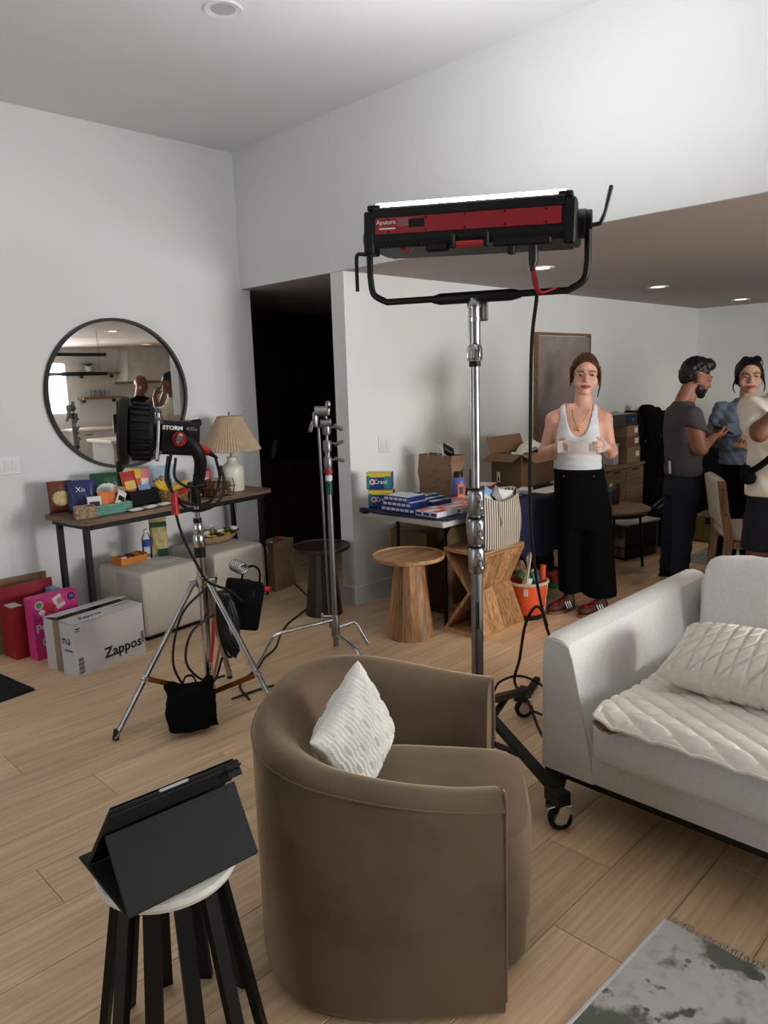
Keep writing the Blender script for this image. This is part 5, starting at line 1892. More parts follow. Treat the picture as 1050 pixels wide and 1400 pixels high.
def rug(u, v):
    return Vector((-1.75 * (1 - u), -rl * v, .009 + .0022 * math.sin(u * 90) * math.sin(v * 110)))


MB().box((-.875, -1.0, .003), (1.75, 2.0, .006)).build('backing', 'rope_beige', rg)
MB().grid(rug, 120, 130).build('pile', 'rug_pattern', rg)
MB().box((-.875, .004, .006), (1.75, .012, .011), bev=.003).build('bound_edge', 'paper_white', rg)
fr_ = MB()
for i in range(300):
    y = -i * 2.0 / 300 - .003
    a = random.uniform(-.5, .5)
    l = random.uniform(.02, .04)
    fr_.tube([(0, y, .007), (.5 * l, y + .3 * l * a, .011), (l, y + l * a, .002)], .0022, 4)
f_ = fr_.build('fringe', 'rope_beige', rg)
f_['kind'] = 'stuff'

# ================================================================== FOLDING TABLE AND WHAT IS ON, BESIDE AND UNDER IT
FX0, FX1, FY0, FY1, FZ = 3.35, 5.18, 2.865, 3.60, .745
ft = thing('folding_table', 'white plastic folding table under a navy cloth along the wall', 'table', (FX0, FY0, 0))
MB().box(((FX1 - FX0) / 2, (FY1 - FY0) / 2, FZ - .024), (FX1 - FX0, FY1 - FY0, .044), bev=.014, seg=2).build('tabletop', 'table_plastic', ft)
for x in (.20, 1.62):
    for y in (.16, FY1 - FY0 - .16):
        MB().cyl((x, y, 0), (x, y, FZ - .046), .0135, n=12).build('leg', 'black_metal', ft, True)
    MB().cyl((x, .16, .09), (x, FY1 - FY0 - .16, .09), .011, n=10).build('cross_bar', 'black_metal', ft, True)
    MB().cyl((x, .3, FZ - .06), (x + (.34 if x < 1 else -.34), .3, FZ - .055), .009, n=8).build('brace', 'black_metal', ft, True)
    MB().cyl((x, .3, .40), (x + (.30 if x < 1 else -.30), .3, FZ - .06), .008, n=8).build('brace', 'black_metal', ft, True)
nc = thing('navy_tablecloth', 'navy cloth over the folding table, hanging down at its front right', 'tablecloth', (FX0, FY0, FZ))


def cloth(u, v):
    # v: 0 hem at the front .. 0.45 front edge .. 1 wall edge
    x = .006 + u * (FX1 - FX0 + .01)
    drop = .40 * min(1, max(0, (u - .32) / .07)) + .006
    if v < .45:
        k = 1 - v / .45
        fold = .018 * math.sin(u * 42) * k * min(1, drop * 3) + .01 * math.sin(u * 97) * k * min(1, drop * 3)
        return Vector((x, -.008 - .012 * k + fold * (drop > .05), .0045 - drop * k))
    t = (v - .45) / .55
    return Vector((x, t * (FY1 - FY0 - .01), .0045 + .0012 * math.sin(u * 60 + t * 9) * math.sin(t * 20)))


c = MB().grid(cloth, 150, 40).build('cloth', 'navy_cloth', nc, 'all')
MB().tube(catmull([(.004, .06, .006), (-.012, .30, .0), (-.012, .55, -.004), (-.004, FY1 - FY0 - .012, .006)], 6), .007, 7).build('rolled_edge', 'navy_cloth', nc, True)
MB().ell((.0, FY1 - FY0 - .05, -.004), (.018, .05, .022)).build('bunched_corner', 'navy_cloth', nc, True)

TZ = FZ + .0075
mat('purple', (98, 96, 158), .35)
mat('tp_blue', (28, 52, 120), .35); mat('tp_teal', (46, 130, 132), .35); mat('tp_yellow', (222, 204, 60), .4); mat('tp_white', (214, 218, 226), .35)
mat('tp_orange', (226, 98, 52), .4); mat('tp_red', (200, 50, 52), .4)


def tcarton(label, x, y, z, rz, w, d, h, m, top=None, end=None, band=None, group=None, name='toothpaste_carton'):
    """carton: w along local x, d along y; the -x end and -y side face the room"""
    o = thing(name, label, 'box', (x, y, z), rz, group)
    MB().box((0, 0, h / 2), (w, d, h), bev=.0015).build('carton', m, o)
    if top:
        MB().box((0, 0, h + .0005), (w * .94, d * .9, .001)).build('printed_top', top, o)
    if end:
        MB().box((-w / 2 - .0005, 0, h / 2), (.001, d * .8, h * .5)).build('printed_end', end, o)
    if band:
        MB().box((w * .2, 0, h + .0012), (w * .3, d * .92, .001)).build('print_band', band, o)
    return o


# two display cartons at the left, blue with yellow tops
for k, (z, lb) in enumerate(((TZ, 'lower'), (TZ + .118, 'upper'))):
    o = thing('toothpaste_display', lb + ' blue and teal toothpaste carton with yellow top at the wall end of the table', 'box', (3.50, 3.535 + .012 * k, z), -.95 + PI / 2 - .02)
    MB().box((0, 0, .058), (.09, .17, .115), bev=.002).build('carton', 'tp_blue', o)
    MB().box((0, 0, .1155), (.088, .168, .001)).build('printed_top', 'tp_yellow', o)
    MB().box((-.0455, 0, .098), (.001, .168, .03)).build('yellow_band', 'tp_yellow', o)
    MB().box((-.0455, -.06, .05), (.001, .045, .085)).build('teal_panel', 'tp_teal', o)
    MB().box((-.0458, .072, .05), (.001, .02, .085)).build('teal_panel', 'tp_teal', o)
    MB().lathe([(0, 0), (.02, 0), (.02, .001), (0, .001)], (-.0455, .045, .052), 20, rot=(0, -PI / 2, 0)).build('swirl_disc', 'tp_white', o)
    MB().lathe([(0, 0), (.011, 0), (.011, .001), (0, .001)], (-.0465, .045, .052), 20, rot=(0, -PI / 2, 0)).build('swirl_core', 'tp_red', o)
    lettering('Crest', .042, 'white_print', o, (-.0462, -.01, .052), (0, -1, 0), (0, 0, 1))
n_ = 0
for lay in range(3):
    for i in range(7 - lay):
        tcarton('blue toothpaste carton, %s from the wall in the %s layer of the end-on block' % (ORD[i], ('bottom', 'middle', 'top')[lay]), 3.475 + .004 * lay, 3.41 - i * .042 - lay * .01, TZ + lay * .0335, .02 * math.sin(i), .17, .04, .033, 'tp_blue', 'tp_white' if lay == 2 - (i > 4) else None, 'tp_white', group='blue toothpaste cartons in the end-on block', name='small_toothpaste_carton')
for i in range(6):
    tcarton('white-topped blue carton, %s from the wall in the row behind the end-on block' % ORD[i], 3.68, 3.44 - i * .052, TZ + (.0 if i % 2 else .0), .03 * math.cos(i * 2), .19, .048, .075 - .012 * (i % 3), 'tp_blue', 'tp_white', None, 'tp_teal', group='white-topped cartons in the second row', name='white_toothpaste_carton')
for i in range(9):
    r, q = i // 3, i % 3
    tcarton('flat %s-topped carton in the %s rank from the table end' % (('orange', 'white', 'red')[q], ORD[r]), 3.475 + r * .21, 3.085 - q * .062 - .01 * r, TZ, .05 * math.sin(i * 3), .2, .056, .034, 'tp_white', ('tp_orange', 'tp_white', 'tp_red')[q], 'tp_blue', 'tp_white' if q != 1 else 'tp_orange', group='flat %s-topped cartons in the front rows' % ('orange', 'white', 'red')[q], name='flat_carton')
for i in range(3):
    tcarton('orange and white carton, %s of three in front of the brown shopping bag' % ORD[i], 3.90, 3.20 - i * .056, TZ, .04 * math.sin(i * 5), .2, .05, .036, 'tp_white', 'tp_orange', None, 'tp_white', group='orange and white cartons in front of the shopping bag', name='orange_carton')

sgb = thing('shopping_bag', 'brown paper shopping bag with white handles standing on the navy cloth', 'bag', (4.075, 3.50, TZ), -.02)
paper_bag(sgb, .13, .32, .30, 'kraft', .006, 9)
for s in (-1, 1):
    MB().tube(catmull([(s * .055, -.07, .285), (s * .055, -.06, .345), (s * .055, 0, .375), (s * .055, .06, .345), (s * .055, .07, .285)], 6), .0035, 6).build('handle', 'paper_white', sgb, True)
bcd = thing('black_card', 'black printed card sticking out at the top of the brown shopping bag', 'card', (4.05, 3.40, TZ + .27), -.35)
MB().box((0, 0, .06), (.006, .13, .09), rot=(.3, -.3, 0)).build('card', 'pack_dark', bcd)
MB().box((-.006, 0, .063), (.002, .09, .012), rot=(.3, -.3, 0)).build('print', 'grey_print', bcd)
wcd = thing('white_card', 'white card tucked behind the black one in the shopping bag', 'card', (4.09, 3.47, TZ + .27), -.2)
MB().box((0, 0, .055), (.004, .06, .1)).build('card', 'paper_white', wcd)
pbt = thing('purple_bottle', 'purple plastic bottle with black cap and orange label beside the shopping bag', 'bottle', (3.985, 3.265, TZ), -.5)
MB().lathe([(0, 0), (.048, 0), (.051, .012), (.05, .13), (.04, .155), (.03, .165), (0, .165)], n=28).build('bottle_body', 'purple', pbt, True)
MB().lathe([(0, .20), (.028, .20), (.032, .19), (.034, .163), (0, .163)], n=24).build('cap', 'black_plastic', pbt, True)
MB().box((-.0, -.0505, .075), (.05, .004, .085)).build('paper_label', 'tp_orange', pbt)
MB().box((-.0, -.0535, .075), (.03, .002, .05)).build('label_picture', 'pack_dark', pbt)
bsl = thing('black_stand', 'black triangular stand leaning behind the purple bottle', 'stand', (4.14, 3.26, TZ), -.6)
MB().add([(-.02, -.02, 0), (.07, -.02, 0), (.07, .02, 0), (-.02, .02, 0), (-.02, -.012, .2), (0, -.012, .2), (0, .012, .2), (-.02, .012, .2)], [(0, 1, 2, 3), (7, 6, 5, 4), (0, 4, 5, 1), (1, 5, 6, 2), (2, 6, 7, 3), (3, 7, 4, 0)]).build('panel', 'black_plastic', bsl)
for i, (x, y, w, d, h, m, rz) in enumerate(((4.40, 3.36, .2, .15, .03, 'tp_white', .2), (4.42, 3.36, .19, .14, .022, 'tp_red', .35), (4.38, 3.14, .17, .1, .03, 'tp_white', -.2), (4.52, 3.08, .16, .09, .028, 'pack_white', .4), (4.30, 3.05, .16, .1, .025, 'pack_blue', .1), (4.48, 3.22, .15, .08, .03, 'grey_print', -.5))):
    tcarton(('white packet under the red one right of the shopping bag', 'red packet on a white one right of the shopping bag', 'white packet between the tote and the brown carton', 'pale packet nearest the brown carton', 'light blue packet behind the striped tote', 'grey packet in the middle of the loose packets')[i] + ' on the navy cloth', x, y, TZ + (.031 if i == 1 else 0), rz, w, d, h, m, 'white_print' if i % 2 else 'grey_print', name='loose_packet')

cbx = thing('open_carton', 'big open brown cardboard carton on the right half of the folding table', 'box', (4.885, 3.345, TZ), .03)
CW, CD, CH = .47, .27, .255
carton_shell(CW, CD, CH).build('carton', 'kraft_dark', cbx)
for hx, hy, w, d, ax, ang in ((-CW / 2, 0, .13, CD, 'Y', -.35), (CW / 2, 0, .13, CD, 'Y', .6), (0, -CD / 2, CW, .13, 'X', 2.4), (0, CD / 2, CW, .13, 'X', -1.2)):
    if ax == 'Y':
        R = Matrix.Translation((hx, 0, CH)) @ Matrix.Rotation(ang, 4, 'Y')
        MB().box((math.copysign(w / 2, hx), 0, 0), (w, d, .004)).xf(R).build('flap', 'kraft_dark', cbx)
    elif hy > 0:
        R = Matrix.Translation((0, hy, CH)) @ Matrix.Rotation(1.2, 4, 'X')
        MB().box((0, d / 2, 0), (w, d, .004)).xf(R).build('flap', 'kraft', cbx)
    else:
        R = Matrix.Translation((.08, hy, CH)) @ Matrix.Rotation(.45, 4, 'X')
        MB().box((-.08, -d / 2, 0), (w * .98, d, .004)).xf(R).build('flap', 'kraft', cbx)
MB().box((-CW / 2 - .001, .07, .075), (.001, .03, .08)).build('shipping_label', 'white_print', cbx)
MB().box((-CW / 2 - .002, .07, .06), (.001, .012, .03)).build('label_code', 'black_print', cbx)


def crumple(u, v):
    return Vector(((u - .5) * .34 + .02 * math.sin(9 * v), (v - .5) * .22, .05 * math.sin(7 * u + 3 * v) * math.cos(6 * v + 2 * u) + .04 * u))


wp = thing('packing_paper', 'crumpled white packing paper rising out of the open brown carton', 'paper', (4.95, 3.33, TZ + .25), 0)
MB().grid(crumple, 14, 10).build('paper', 'paper_white', wp)
wb = thing('white_board', 'white sheet lying at the front of the navy cloth before the brown carton', 'paper', (4.78, 2.99, TZ + .001), .03)
MB().box((0, 0, .004), (.5, .16, .006)).build('sheet', 'paper_white', wb)
wb = thing('white_folder', 'white folder lying at the right end of the table behind the woman', 'paper', (5.10, 3.05, TZ + .001), .1)
MB().box((0, 0, .006), (.14, .28, .012)).build('folder', 'paper_white', wb)

# ---- hourglass side table and striped tote
zt = thing('hourglass_table', 'wooden hourglass-shaped side table carrying the striped tote', 'side table', (3.695, 2.82, 0))
ZW2, ZY0, ZY1, ZHh = .215, -.155, .16, .55
bt_ = .028


def plank4(a0, a1, b0, b1, n, t):
    """board between two edges (a0-a1 and b0-b1), thickened along n"""
    n = Vector(n).normalized() * t
    vs = [Vector(p) for p in (a0, a1, b1, b0)]
    vs += [p + n for p in vs]
    return MB().add(vs, [(3, 2, 1, 0), (4, 5, 6, 7), (0, 1, 5, 4), (1, 2, 6, 5), (2, 3, 7, 6), (3, 0, 4, 7)])


MB().box((0, .0025, ZHh - bt_ / 2), (2 * ZW2, ZY1 - ZY0, bt_), bev=.003).build('top_board', 'acacia_flat', zt)
MB().box((0, .0025, bt_ / 2), (2 * ZW2, ZY1 - ZY0, bt_), bev=.003).build('bottom_board', 'acacia_flat', zt)
wz = .285
for s, y in ((-1, ZY0), (1, ZY1)):
    ynear, yfar = (-.085, -.045) if s < 0 else (-.03, .0)
    for zz, nm in ((ZHh - bt_, 'upper_side'), (bt_, 'lower_side')):
        for k in range(4):
            x0, x1 = -ZW2 + k * ZW2 / 2 + .001, -ZW2 + (k + 1) * ZW2 / 2 - .001
            f0, f1 = k / 4, (k + 1) / 4
            y0, y1 = ynear + (yfar - ynear) * f0, ynear + (yfar - ynear) * f1
            plank4((x0, y, zz), (x1, y, zz), (x0, y0, wz), (x1, y1, wz), (0, -s, 0), .026).build(nm + '_board', 'acacia', zt)
to = thing('striped_tote', 'beige and grey chevron striped tote bag on the hourglass side table', 'bag', (3.70, 2.745, ZHh + .001), .02)
striped('tote_stripe', (206, 194, 176), (64, 60, 60), 46, .55, 0, .9, .9)


def tote(u, v):
    a = 2 * PI * u
    ca, sa = math.cos(a), math.sin(a)
    e = 3.6
    r = (abs(ca) ** e + abs(sa) ** e) ** (-1 / e)
    wx, wy = .185 + .025 * math.sin(PI * v), .095 - .012 * v
    bul = 1 + .05 * math.sin(PI * min(1, v * 1.1)) + .03 * math.sin(5 * a + 4 * v) * v
    top = .325 + .018 * math.cos(2 * a) - .02 * abs(sa) ** 3
    return Vector((ca * r * wx * bul, sa * r * wy * bul, .004 + top * v))


g = MB().grid(tote, 64, 24, wrap=True)
g.f.append(tuple(range(63, -1, -1)))
g = g.build('tote_body', 'tote_stripe', to, 'all')
md = g.modifiers.new('s', 'SOLIDIFY'); md.thickness = .004
for s in (-1, 1):
    MB().tube(catmull([(-.07, s * .08, .30), (-.075, s * .085, .22), (-.06, s * .095, .14)], 6), .012, 8, flat=.3).build('strap', 'tote_stripe', to, True)
for i, (x, y, z, w, m, r) in enumerate(((-.06, 0, .30, .13, 'pack_white', (.8, .3, .2)), (.06, .01, .31, .15, 'grey_print', (.9, -.3, .5)), (.10, -.02, .30, .12, 'pack_white', (1.1, .2, -.3)), (-.02, .03, .32, .1, 'pack_blue', (1.3, .5, 0)), (.13, .02, .285, .14, 'pack_dark', (.5, -.2, 1)))):
    o = thing('tote_item', ('white packet at the left', 'grey packet in the middle', 'white packet at the right', 'pale blue packet at the back', 'dark packet at the right end')[i] + ' of the striped tote opening', 'packet', (3.70 + x, 2.745 + y, ZHh + z), 0)
    MB().pillow(w, .1, .03, 8, 8, .4, Euler(r).to_matrix().to_4x4()).build('wrapper', m, o, True)

# ---- under and beside the table
bx = thing('under_table_carton', 'dark brown cardboard carton on the floor under the left end of the folding table', 'box', (3.98, 3.46, 0))
carton_shell(.62, .34, .56).build('carton', 'kraft_dark', bx)
MB().box((0, 0, .555), (.6, .33, .004)).build('lid', 'kraft_dark', bx)
cr = thing('black_crate', 'black plastic crate on the floor under the hanging navy cloth', 'crate', (4.66, 3.25, 0), .05)
s_ = MB()
for k in (-1, 1):
    s_.box((k * .24, 0, .17), (.014, .34, .32)); s_.box((0, k * .163, .17), (.466, .014, .32))
s_.box((0, 0, .012), (.48, .34, .016))
s_.build('shell', 'black_plastic', cr)
for k in range(3):
    MB().box((0, -.172, .08 + .09 * k), (.49, .006, .014)).build('rib', 'black_plastic', cr)
MB().box((0, 0, .325), (.5, .36, .018), bev=.004).build('rim', 'black_plastic', cr)
pr_ = thing('purple_roll', 'roll of purple and white plastic lying on the black crate', 'roll', (4.70, 3.11, .335), .5)
MB().cyl((-.09, 0, .062), (.09, 0, .062), .06, n=24).build('roll', 'black_plastic', pr_, True)
for x, m in ((-.094, 'purple'), (.094, 'paper_white')):
    MB().cyl((x, 0, .062), (x + .012, 0, .062), .062, .05, n=24).build('roll_end', m, pr_, True)
MB().lathe([(.0, -.115), (.05, -.115), (.03, -.10)], (0, 0, .062), 20, rot=(0, PI / 2, 0)).build('roll_core', 'paper_white', pr_, True)
gb = thing('grey_bag', 'dark grey fabric bag on the floor under the table, right of the black crate', 'bag', (5.15, 3.38, 0), -.2)
paper_bag(gb, .22, .16, .30, 'tee_charcoal', .012, 5)
db = thing('dark_bin', 'shallow black bin of dark odds and ends below the navy cloth hem', 'bin', (4.33, 2.955, 0), -.1)
carton_shell(.3, .18, .2).build('bin', 'black_plastic', db)
for i in range(4):
    MB().ell((-.1 + .065 * i, .0, .17), (.04, .06, .05), rot=(.3 * i, .2, 0), n=10).build('dark_cloth', ('tee_charcoal', 'pack_dark', 'jeans_blue', 'olive_case')[i], db, True)
rbg = thing('red_gift_bag', 'red patterned gift bag on the floor seen between the legs of the woman in white', 'bag', (5.12, 3.0, 0), -.6)
paper_bag(rbg, .2, .12, .45, 'red_bright', .006, 8)
for i in range(6):
    MB().ell((-.05 + .04 * (i % 3), -.062, .14 + .09 * (i // 3)), (.016, .003, .02), n=8).build('print_flower', 'pack_pink', rbg, True)

bk = thing('orange_bucket', 'round orange fabric bucket of rolled tapes with a beige rope handle', 'bucket', (4.055, 2.745, 0), -.2)
MB().lathe([(0, .03), (.105, .03), (.11, .04), (.135, .245), (.132, .25), (.128, .245), (.104, .045), (0, .042)], n=40).build('bucket_body', 'orange_fabric', bk, True)
MB().lathe([(0, 0), (.106, 0), (.11, .005), (.112, .034), (0, .034)], n=40).build('base', 'black_plastic', bk, True)
MB().tube([(.136 * math.cos(a * PI / 20), .136 * math.sin(a * PI / 20), .247) for a in range(40)], .011, 8, closed=True).build('rim', 'rope_beige', bk, True)
MB().tube(catmull([(-.10, -.085, .235), (-.075, -.085, .33), (-.01, -.04, .43), (.045, .04, .40), (.09, .08, .31), (.10, .085, .24)], 8), .013, 8, flat=.6).build('handle', 'rope_beige', bk, True)
for a in (-2.4, .75):
    MB().box((.135 * math.cos(a), .135 * math.sin(a), .20), (.012, .03, .05), rot=(0, .1, a), bev=.003).build('handle_patch', 'rope_beige', bk)
MB().box((.122, -.05, .13), (.006, .03, .2), rot=(0, .12, -.4)).build('strap', 'rope_beige', bk)
MB().box((-.115, -.035, .215), (.006, .028, .028), rot=(0, .1, .3)).build('badge', 'rubber', bk)
for i, (x, y, z, r, w, m, rot) in enumerate(((-.06, -.02, .29, .042, .045, 'green_tape', (.4, .6, 0)), (-.02, .04, .33, .048, .05, 'kraft_pale', (1.2, .3, .3)), (.02, -.05, .27, .04, .04, 'tp_teal', (1.3, .2, .8)), (.055, -.02, .275, .04, .05, 'mirror_grey', (.9, -.6, .2)), (-.075, -.05, .25, .03, .08, 'paper_white', (.2, .2, 0)))):
    o = thing('tape_roll', ('pale green', 'brown', 'teal', 'grey', 'white')[i] + ' roll in the orange bucket', 'tape', (4.055 + x, 2.745 + y, z), 0)
    MB().lathe([(r * .6, -w / 2), (r, -w / 2), (r, w / 2), (r * .6, w / 2), (r * .6, -w / 2)], n=24, rot=rot).build('roll', m, o, True)
o = thing('orange_tube', 'bright orange tube standing at the right in the orange bucket', 'tube', (4.13, 2.675, .20), 0)
MB().cyl((0, 0, 0), (.004, -.004, .15), .02, n=16).build('tube', 'orange_fabric', o, True)
for i, (m, z, lb) in enumerate((('green_tape', 0, 'green roll of tape lying on the floor under the coral one'), ('coral_tape', .046, 'coral roll of tape lying on the green one behind the orange bucket'))):
    o = thing('floor_tape', lb, 'tape', (4.80, 2.99, z), 0)
    MB().lathe([(.045, .001), (.075, .001), (.076, .004), (.076, .042), (.075, .045), (.045, .045), (.045, .001)], n=32, rot=(.12 * i, 0, 0)).build('roll', m, o, True)

# ---- the painting on the wall
pt = thing('wall_painting', 'tall abstract grey-mauve painting in a thin wooden frame on the rear wall', 'painting', (6.19, YR, 1.47))
blotch('paint_mauve', (146, 132, 130), [((122, 110, 110), 2.2, .45, .25), ((160, 148, 146), 5, .52, .2), ((108, 96, 96), 1.3, .55, .2)], .7, .1)
MB().box((0, -.02, 0), (.88, .03, .93)).build('canvas', 'paint_mauve', pt)
for s in (-1, 1):
    MB().box((s * .452, -.02, 0), (.022, .04, .99)).build('frame_side', 'pale_oak', pt)
    MB().box((0, -.02, s * .484), (.882, .04, .022)).build('frame_rail', 'pale_oak', pt)

# ================================================================== PEOPLE
def xform(mb, R, t, s=1.0):
    R = np.array(R)
    V = np.array(mb.v) * np.array([1.07, 1, 1]) * s @ R.T + np.array(t)
    mb.v = [tuple(p) for p in V]
    return mb


def rot3(e):
    return np.array(rotm(e))


def head_body(neck=True, jaw=1.0, nose=1.0):
    b = Body(.022)
    b.ell((0, .012, .035), (.073, .092, .093))
    b.ell((0, -.028, -.045), (.056 * jaw, .058, .066))
    b.ell((0, -.074, -.096), (.024 * jaw, .019, .019))
    for s in (-1, 1):
        b.ell((s * .043, -.052, -.032), (.027, .028, .032))
        b.cap((s * .012, -.084, .03), (s * .045, -.07, .028), .008, .007, k=.012)
    b.cap((0, -.084, .015), (0, -.108 * nose, -.026), .0085, .0125, k=.01)
    for s in (-1, 1):
        b.ell((s * .012, -.097, -.03), (.009, .011, .008), k=.006)
    b.cap((-.018, -.084, -.063), (.018, -.084, -.063), .009, .009, k=.012)
    for s in (-1, 1):
        b.ell((s * .032, -.094, .009), (.018, .016, .010), k=.012, sub=True)
        b.ell((s * .075, .012, -.012), (.010, .02, .032), k=.008, rot=(0, 0, s * .35))
    if neck:
        b.cap((0, .026, -.06), (0, .04, -.17), .047, .05, k=.022)
    return b


def add_face(par, R, t, s, skin, lips, brow, gaze=(0, 0), mouth_open=False, hood=.0):
    """eyes, brows and lips as parts of the person"""
    Rm = Matrix([list(r) for r in R])

    def put(mb, nm, m, smooth=True):
        return xform(mb, R, t, s).build(nm, m, par, smooth)
    for k in (-1, 1):
        e = MB().ell((k * .033, -.0755, .009), (.015, .0105, .0088), n=14)
        ey = put(e, 'eye', 'eye_white')
        put(MB().ell((k * .033 + gaze[0], -.0847, .009 + gaze[1]), (.0078, .0026, .0074), n=12), 'iris', 'iris')
        put(MB().tube(catmull([(k * .017, -.085, .0115), (k * .032, -.0895, .018 - hood), (k * .048, -.080, .0115)], 5), .0036, 6), 'eyelid', skin)
        put(MB().tube(catmull([(k * .013, -.092, .027), (k * .032, -.0905, .033), (k * .054, -.074, .029)], 5), .0042, 6, flat=.7), 'brow', brow)
    put(MB().tube(catmull([(-.030, -.084, -.061), (-.012, -.0955, -.0575), (0, -.0975, -.0585), (.012, -.0955, -.0575), (.030, -.084, -.061)], 5), .005, 7, radii=[.0025 + .0035 * math.sin(PI * i / 20) for i in range(21)]), 'upper_lip', lips)
    put(MB().tube(catmull([(-.028, -.085, -.063), (0, -.097, -.070), (.028, -.085, -.063)], 8), .006, 7, radii=[.0025 + .0045 * math.sin(PI * i / 16) for i in range(17)]), 'lower_lip', lips)
    if mouth_open:
        put(MB().ell((0, -.0935, -.0635), (.013, .003, .0028), n=10), 'teeth', 'eye_white')


def hand_body(w, f, n, thumb, curl=.5, spread=1.0, thumb_in=.5, sc=1.0):
    """w wrist, f towards the knuckles, n palm side, thumb the thumb side"""
    w, f, n, th = (np.array(v, float) for v in (w, f, n, thumb))
    f /= np.linalg.norm(f)
    n -= f * (n @ f); n /= np.linalg.norm(n)
    th -= f * (th @ f) + n * (th @ n); th /= np.linalg.norm(th)
    b = Body(.010)
    b.cap(w - f * .02, w + f * .02, .024 * sc, .024 * sc, flat=(n, .8))
    b.cap(w + f * .03 * sc + th * .014, w + f * .078 * sc + th * .02, .020 * sc, .016 * sc, flat=(n, .62), k=.012)
    b.cap(w + f * .03 * sc - th * .012, w + f * .074 * sc - th * .022, .020 * sc, .015 * sc, flat=(n, .62), k=.012)
    for i, L in enumerate((.066, .076, .070, .054)):
        p = w + f * (.084 - .004 * abs(i - 1.2)) * sc + th * (.030 - .0195 * i) * sc * spread
        a = curl * (1 + .12 * i)
        d1 = f * math.cos(a * .7) + n * math.sin(a * .7) + th * (.05 * (1.5 - i))
        q = p + d1 * L * .45 * sc
        d2 = f * math.cos(a * 1.6) + n * math.sin(a * 1.6)
        q2 = q + d2 * L * .32 * sc
        d3 = f * math.cos(a * 2.3) + n * math.sin(a * 2.3)
        b.cap(p, q, .0092 * sc, .0086 * sc, k=.004)
        b.cap(q, q2, .0086 * sc, .0078 * sc, k=.004)
        b.cap(q2, q2 + d3 * L * .23 * sc, .0078 * sc, .0066 * sc, k=.004)
    p = w + f * .026 * sc + th * .026 * sc
    d = f * .62 + th * .62 + n * thumb_in
    d /= np.linalg.norm(d)
    q = p + d * .044 * sc
    d2 = f * .85 + th * .15 + n * thumb_in
    d2 /= np.linalg.norm(d2)
    b.cap(p, q, .0125 * sc, .0105 * sc, k=.010)
    b.cap(q, q + d2 * .032 * sc, .0105 * sc, .008 * sc, k=.004)
    return b


def join(*mbs):
    o = MB()
    for m in mbs:
        o.add(m.v, m.f)
    return o


def shoe(par, x, y, ang, m, sole, lace=None, stripes=False, L=.26):
    R = Matrix.Translation((x, y, 0)) @ Matrix.Rotation(ang, 4, 'Z')
    b = Body(.02)
    b.ell((0, -.075, .042), (.042, .07, .032)).ell((0, .03, .05), (.035, .075, .045)).cap((0, .055, .05), (0, .05, .095), .036, .036)
    mb = b.skin(.008, clip=lambda P: .018 - P[:, 2])
    o = mb.xf(R).build('shoe', m, par, 'all')
    poly = []
    for i in range(28):
        t = 2 * PI * i / 28
        poly.append(((.046 + .004 * math.cos(2 * t)) * math.cos(t) * (1 - .1 * math.sin(t)), -.018 + .128 * math.sin(t)))
    MB().prism(poly, 0, .02, R).build('sole', sole, o, False)
    if lace:
        for k in range(4):
            MB().tube([(-.022, -.055 + .02 * k, .070 + .006 * k), (0, -.055 + .02 * k, .080 + .006 * k), (.022, -.055 + .02 * k, .070 + .006 * k)], .004, 6).xf(R).build('lace', lace, o, True)
        MB().ell((0, -.085, .066), (.03, .028, .012), n=12).xf(R).build('toe_patch', lace, o, True)
    if stripes:
        for s in (-1, 1):
            for k in range(3):
                MB().box((s * .040, -.01 + .02 * k, .05), (.004, .008, .05), rot=(.35, s * -.25, 0)).xf(R).build('stripe', 'paper_white', o)
    return o


# ------------------------------------------------------------------ woman in the white top
w1 = thing('person', 'woman in white tank top and wide black trousers holding a pale paper strip', 'person', (4.42, 2.54, 0), -math.radians(60.2))
B = Body(.035)
B.loft([(.78, -.015, .010, .155, .108), (.86, -.025, .005, .152, .105), (.98, -.037, .0, .138, .097), (1.08, -.04, -.008, .138, .102), (1.19, -.042, -.012, .150, .108), (1.27, -.042, .0, .150, .092), (1.325, -.04, .012, .115, .07), (1.37, -.025, .018, .07, .056)])
for s in (-1, 1):
    B.ell((-.042 + s * .068, -.085, 1.155), (.058, .045, .055))
    B.cap((-.042 + s * .06, .018, 1.36), (-.042 + s * .155, .015, 1.30), .045, .05)
B.cap((-.205, .015, 1.295), (-.262, .035, 1.075), .047, .038)
B.cap((.122, .015, 1.295), (.165, .035, 1.08), .047, .038)
B.cap((-.262, .035, 1.075), (-.185, -.205, 1.135), .039, .025)
B.cap((.165, .035, 1.08), (.135, -.205, 1.135), .039, .025)
B.cap((-.015, .028, 1.36), (-.005, .03, 1.49), .052, .047)
for s, hx in ((-1, -.085), (1, .085)):
    B.cap((hx, .01, .62), (hx * 1.0, .02, .42), .075, .055)
    B.cap((hx, .02, .42), (hx, .03, .09), .055, .036)
skin1 = B.skin(.0125)
RH = rot3((.02, .045, .10)) @ rot3((0, 0, -.0))
HT, HS = (-.006, -.012, 1.578), 1.03
hd1 = xform(head_body(jaw=.98).skin(.0052), RH, HT, HS)
hR = hand_body((-.180, -.212, 1.137), (.55, -.80, .02), (.75, .55, .05), (0, -.1, 1), .62, 1, .35, .92).skin(.0052)
hL = hand_body((.132, -.212, 1.137), (-.45, -.85, .02), (-.75, .5, .05), (0, -.1, 1), .62, 1, .35, .92).skin(.0052)
w1b = join(skin1, hd1, hR, hL).build('body', 'skin_fair', w1, 'all')
add_face(w1, RH, HT, HS, 'skin_fair', 'lips', 'brow', mouth_open=True)
HB = Body(.02).ell((0, .02, .045), (.082, .098, .096)).ell((0, .06, .0), (.07, .05, .07)).ell((.006, .055, .118), (.042, .04, .03))
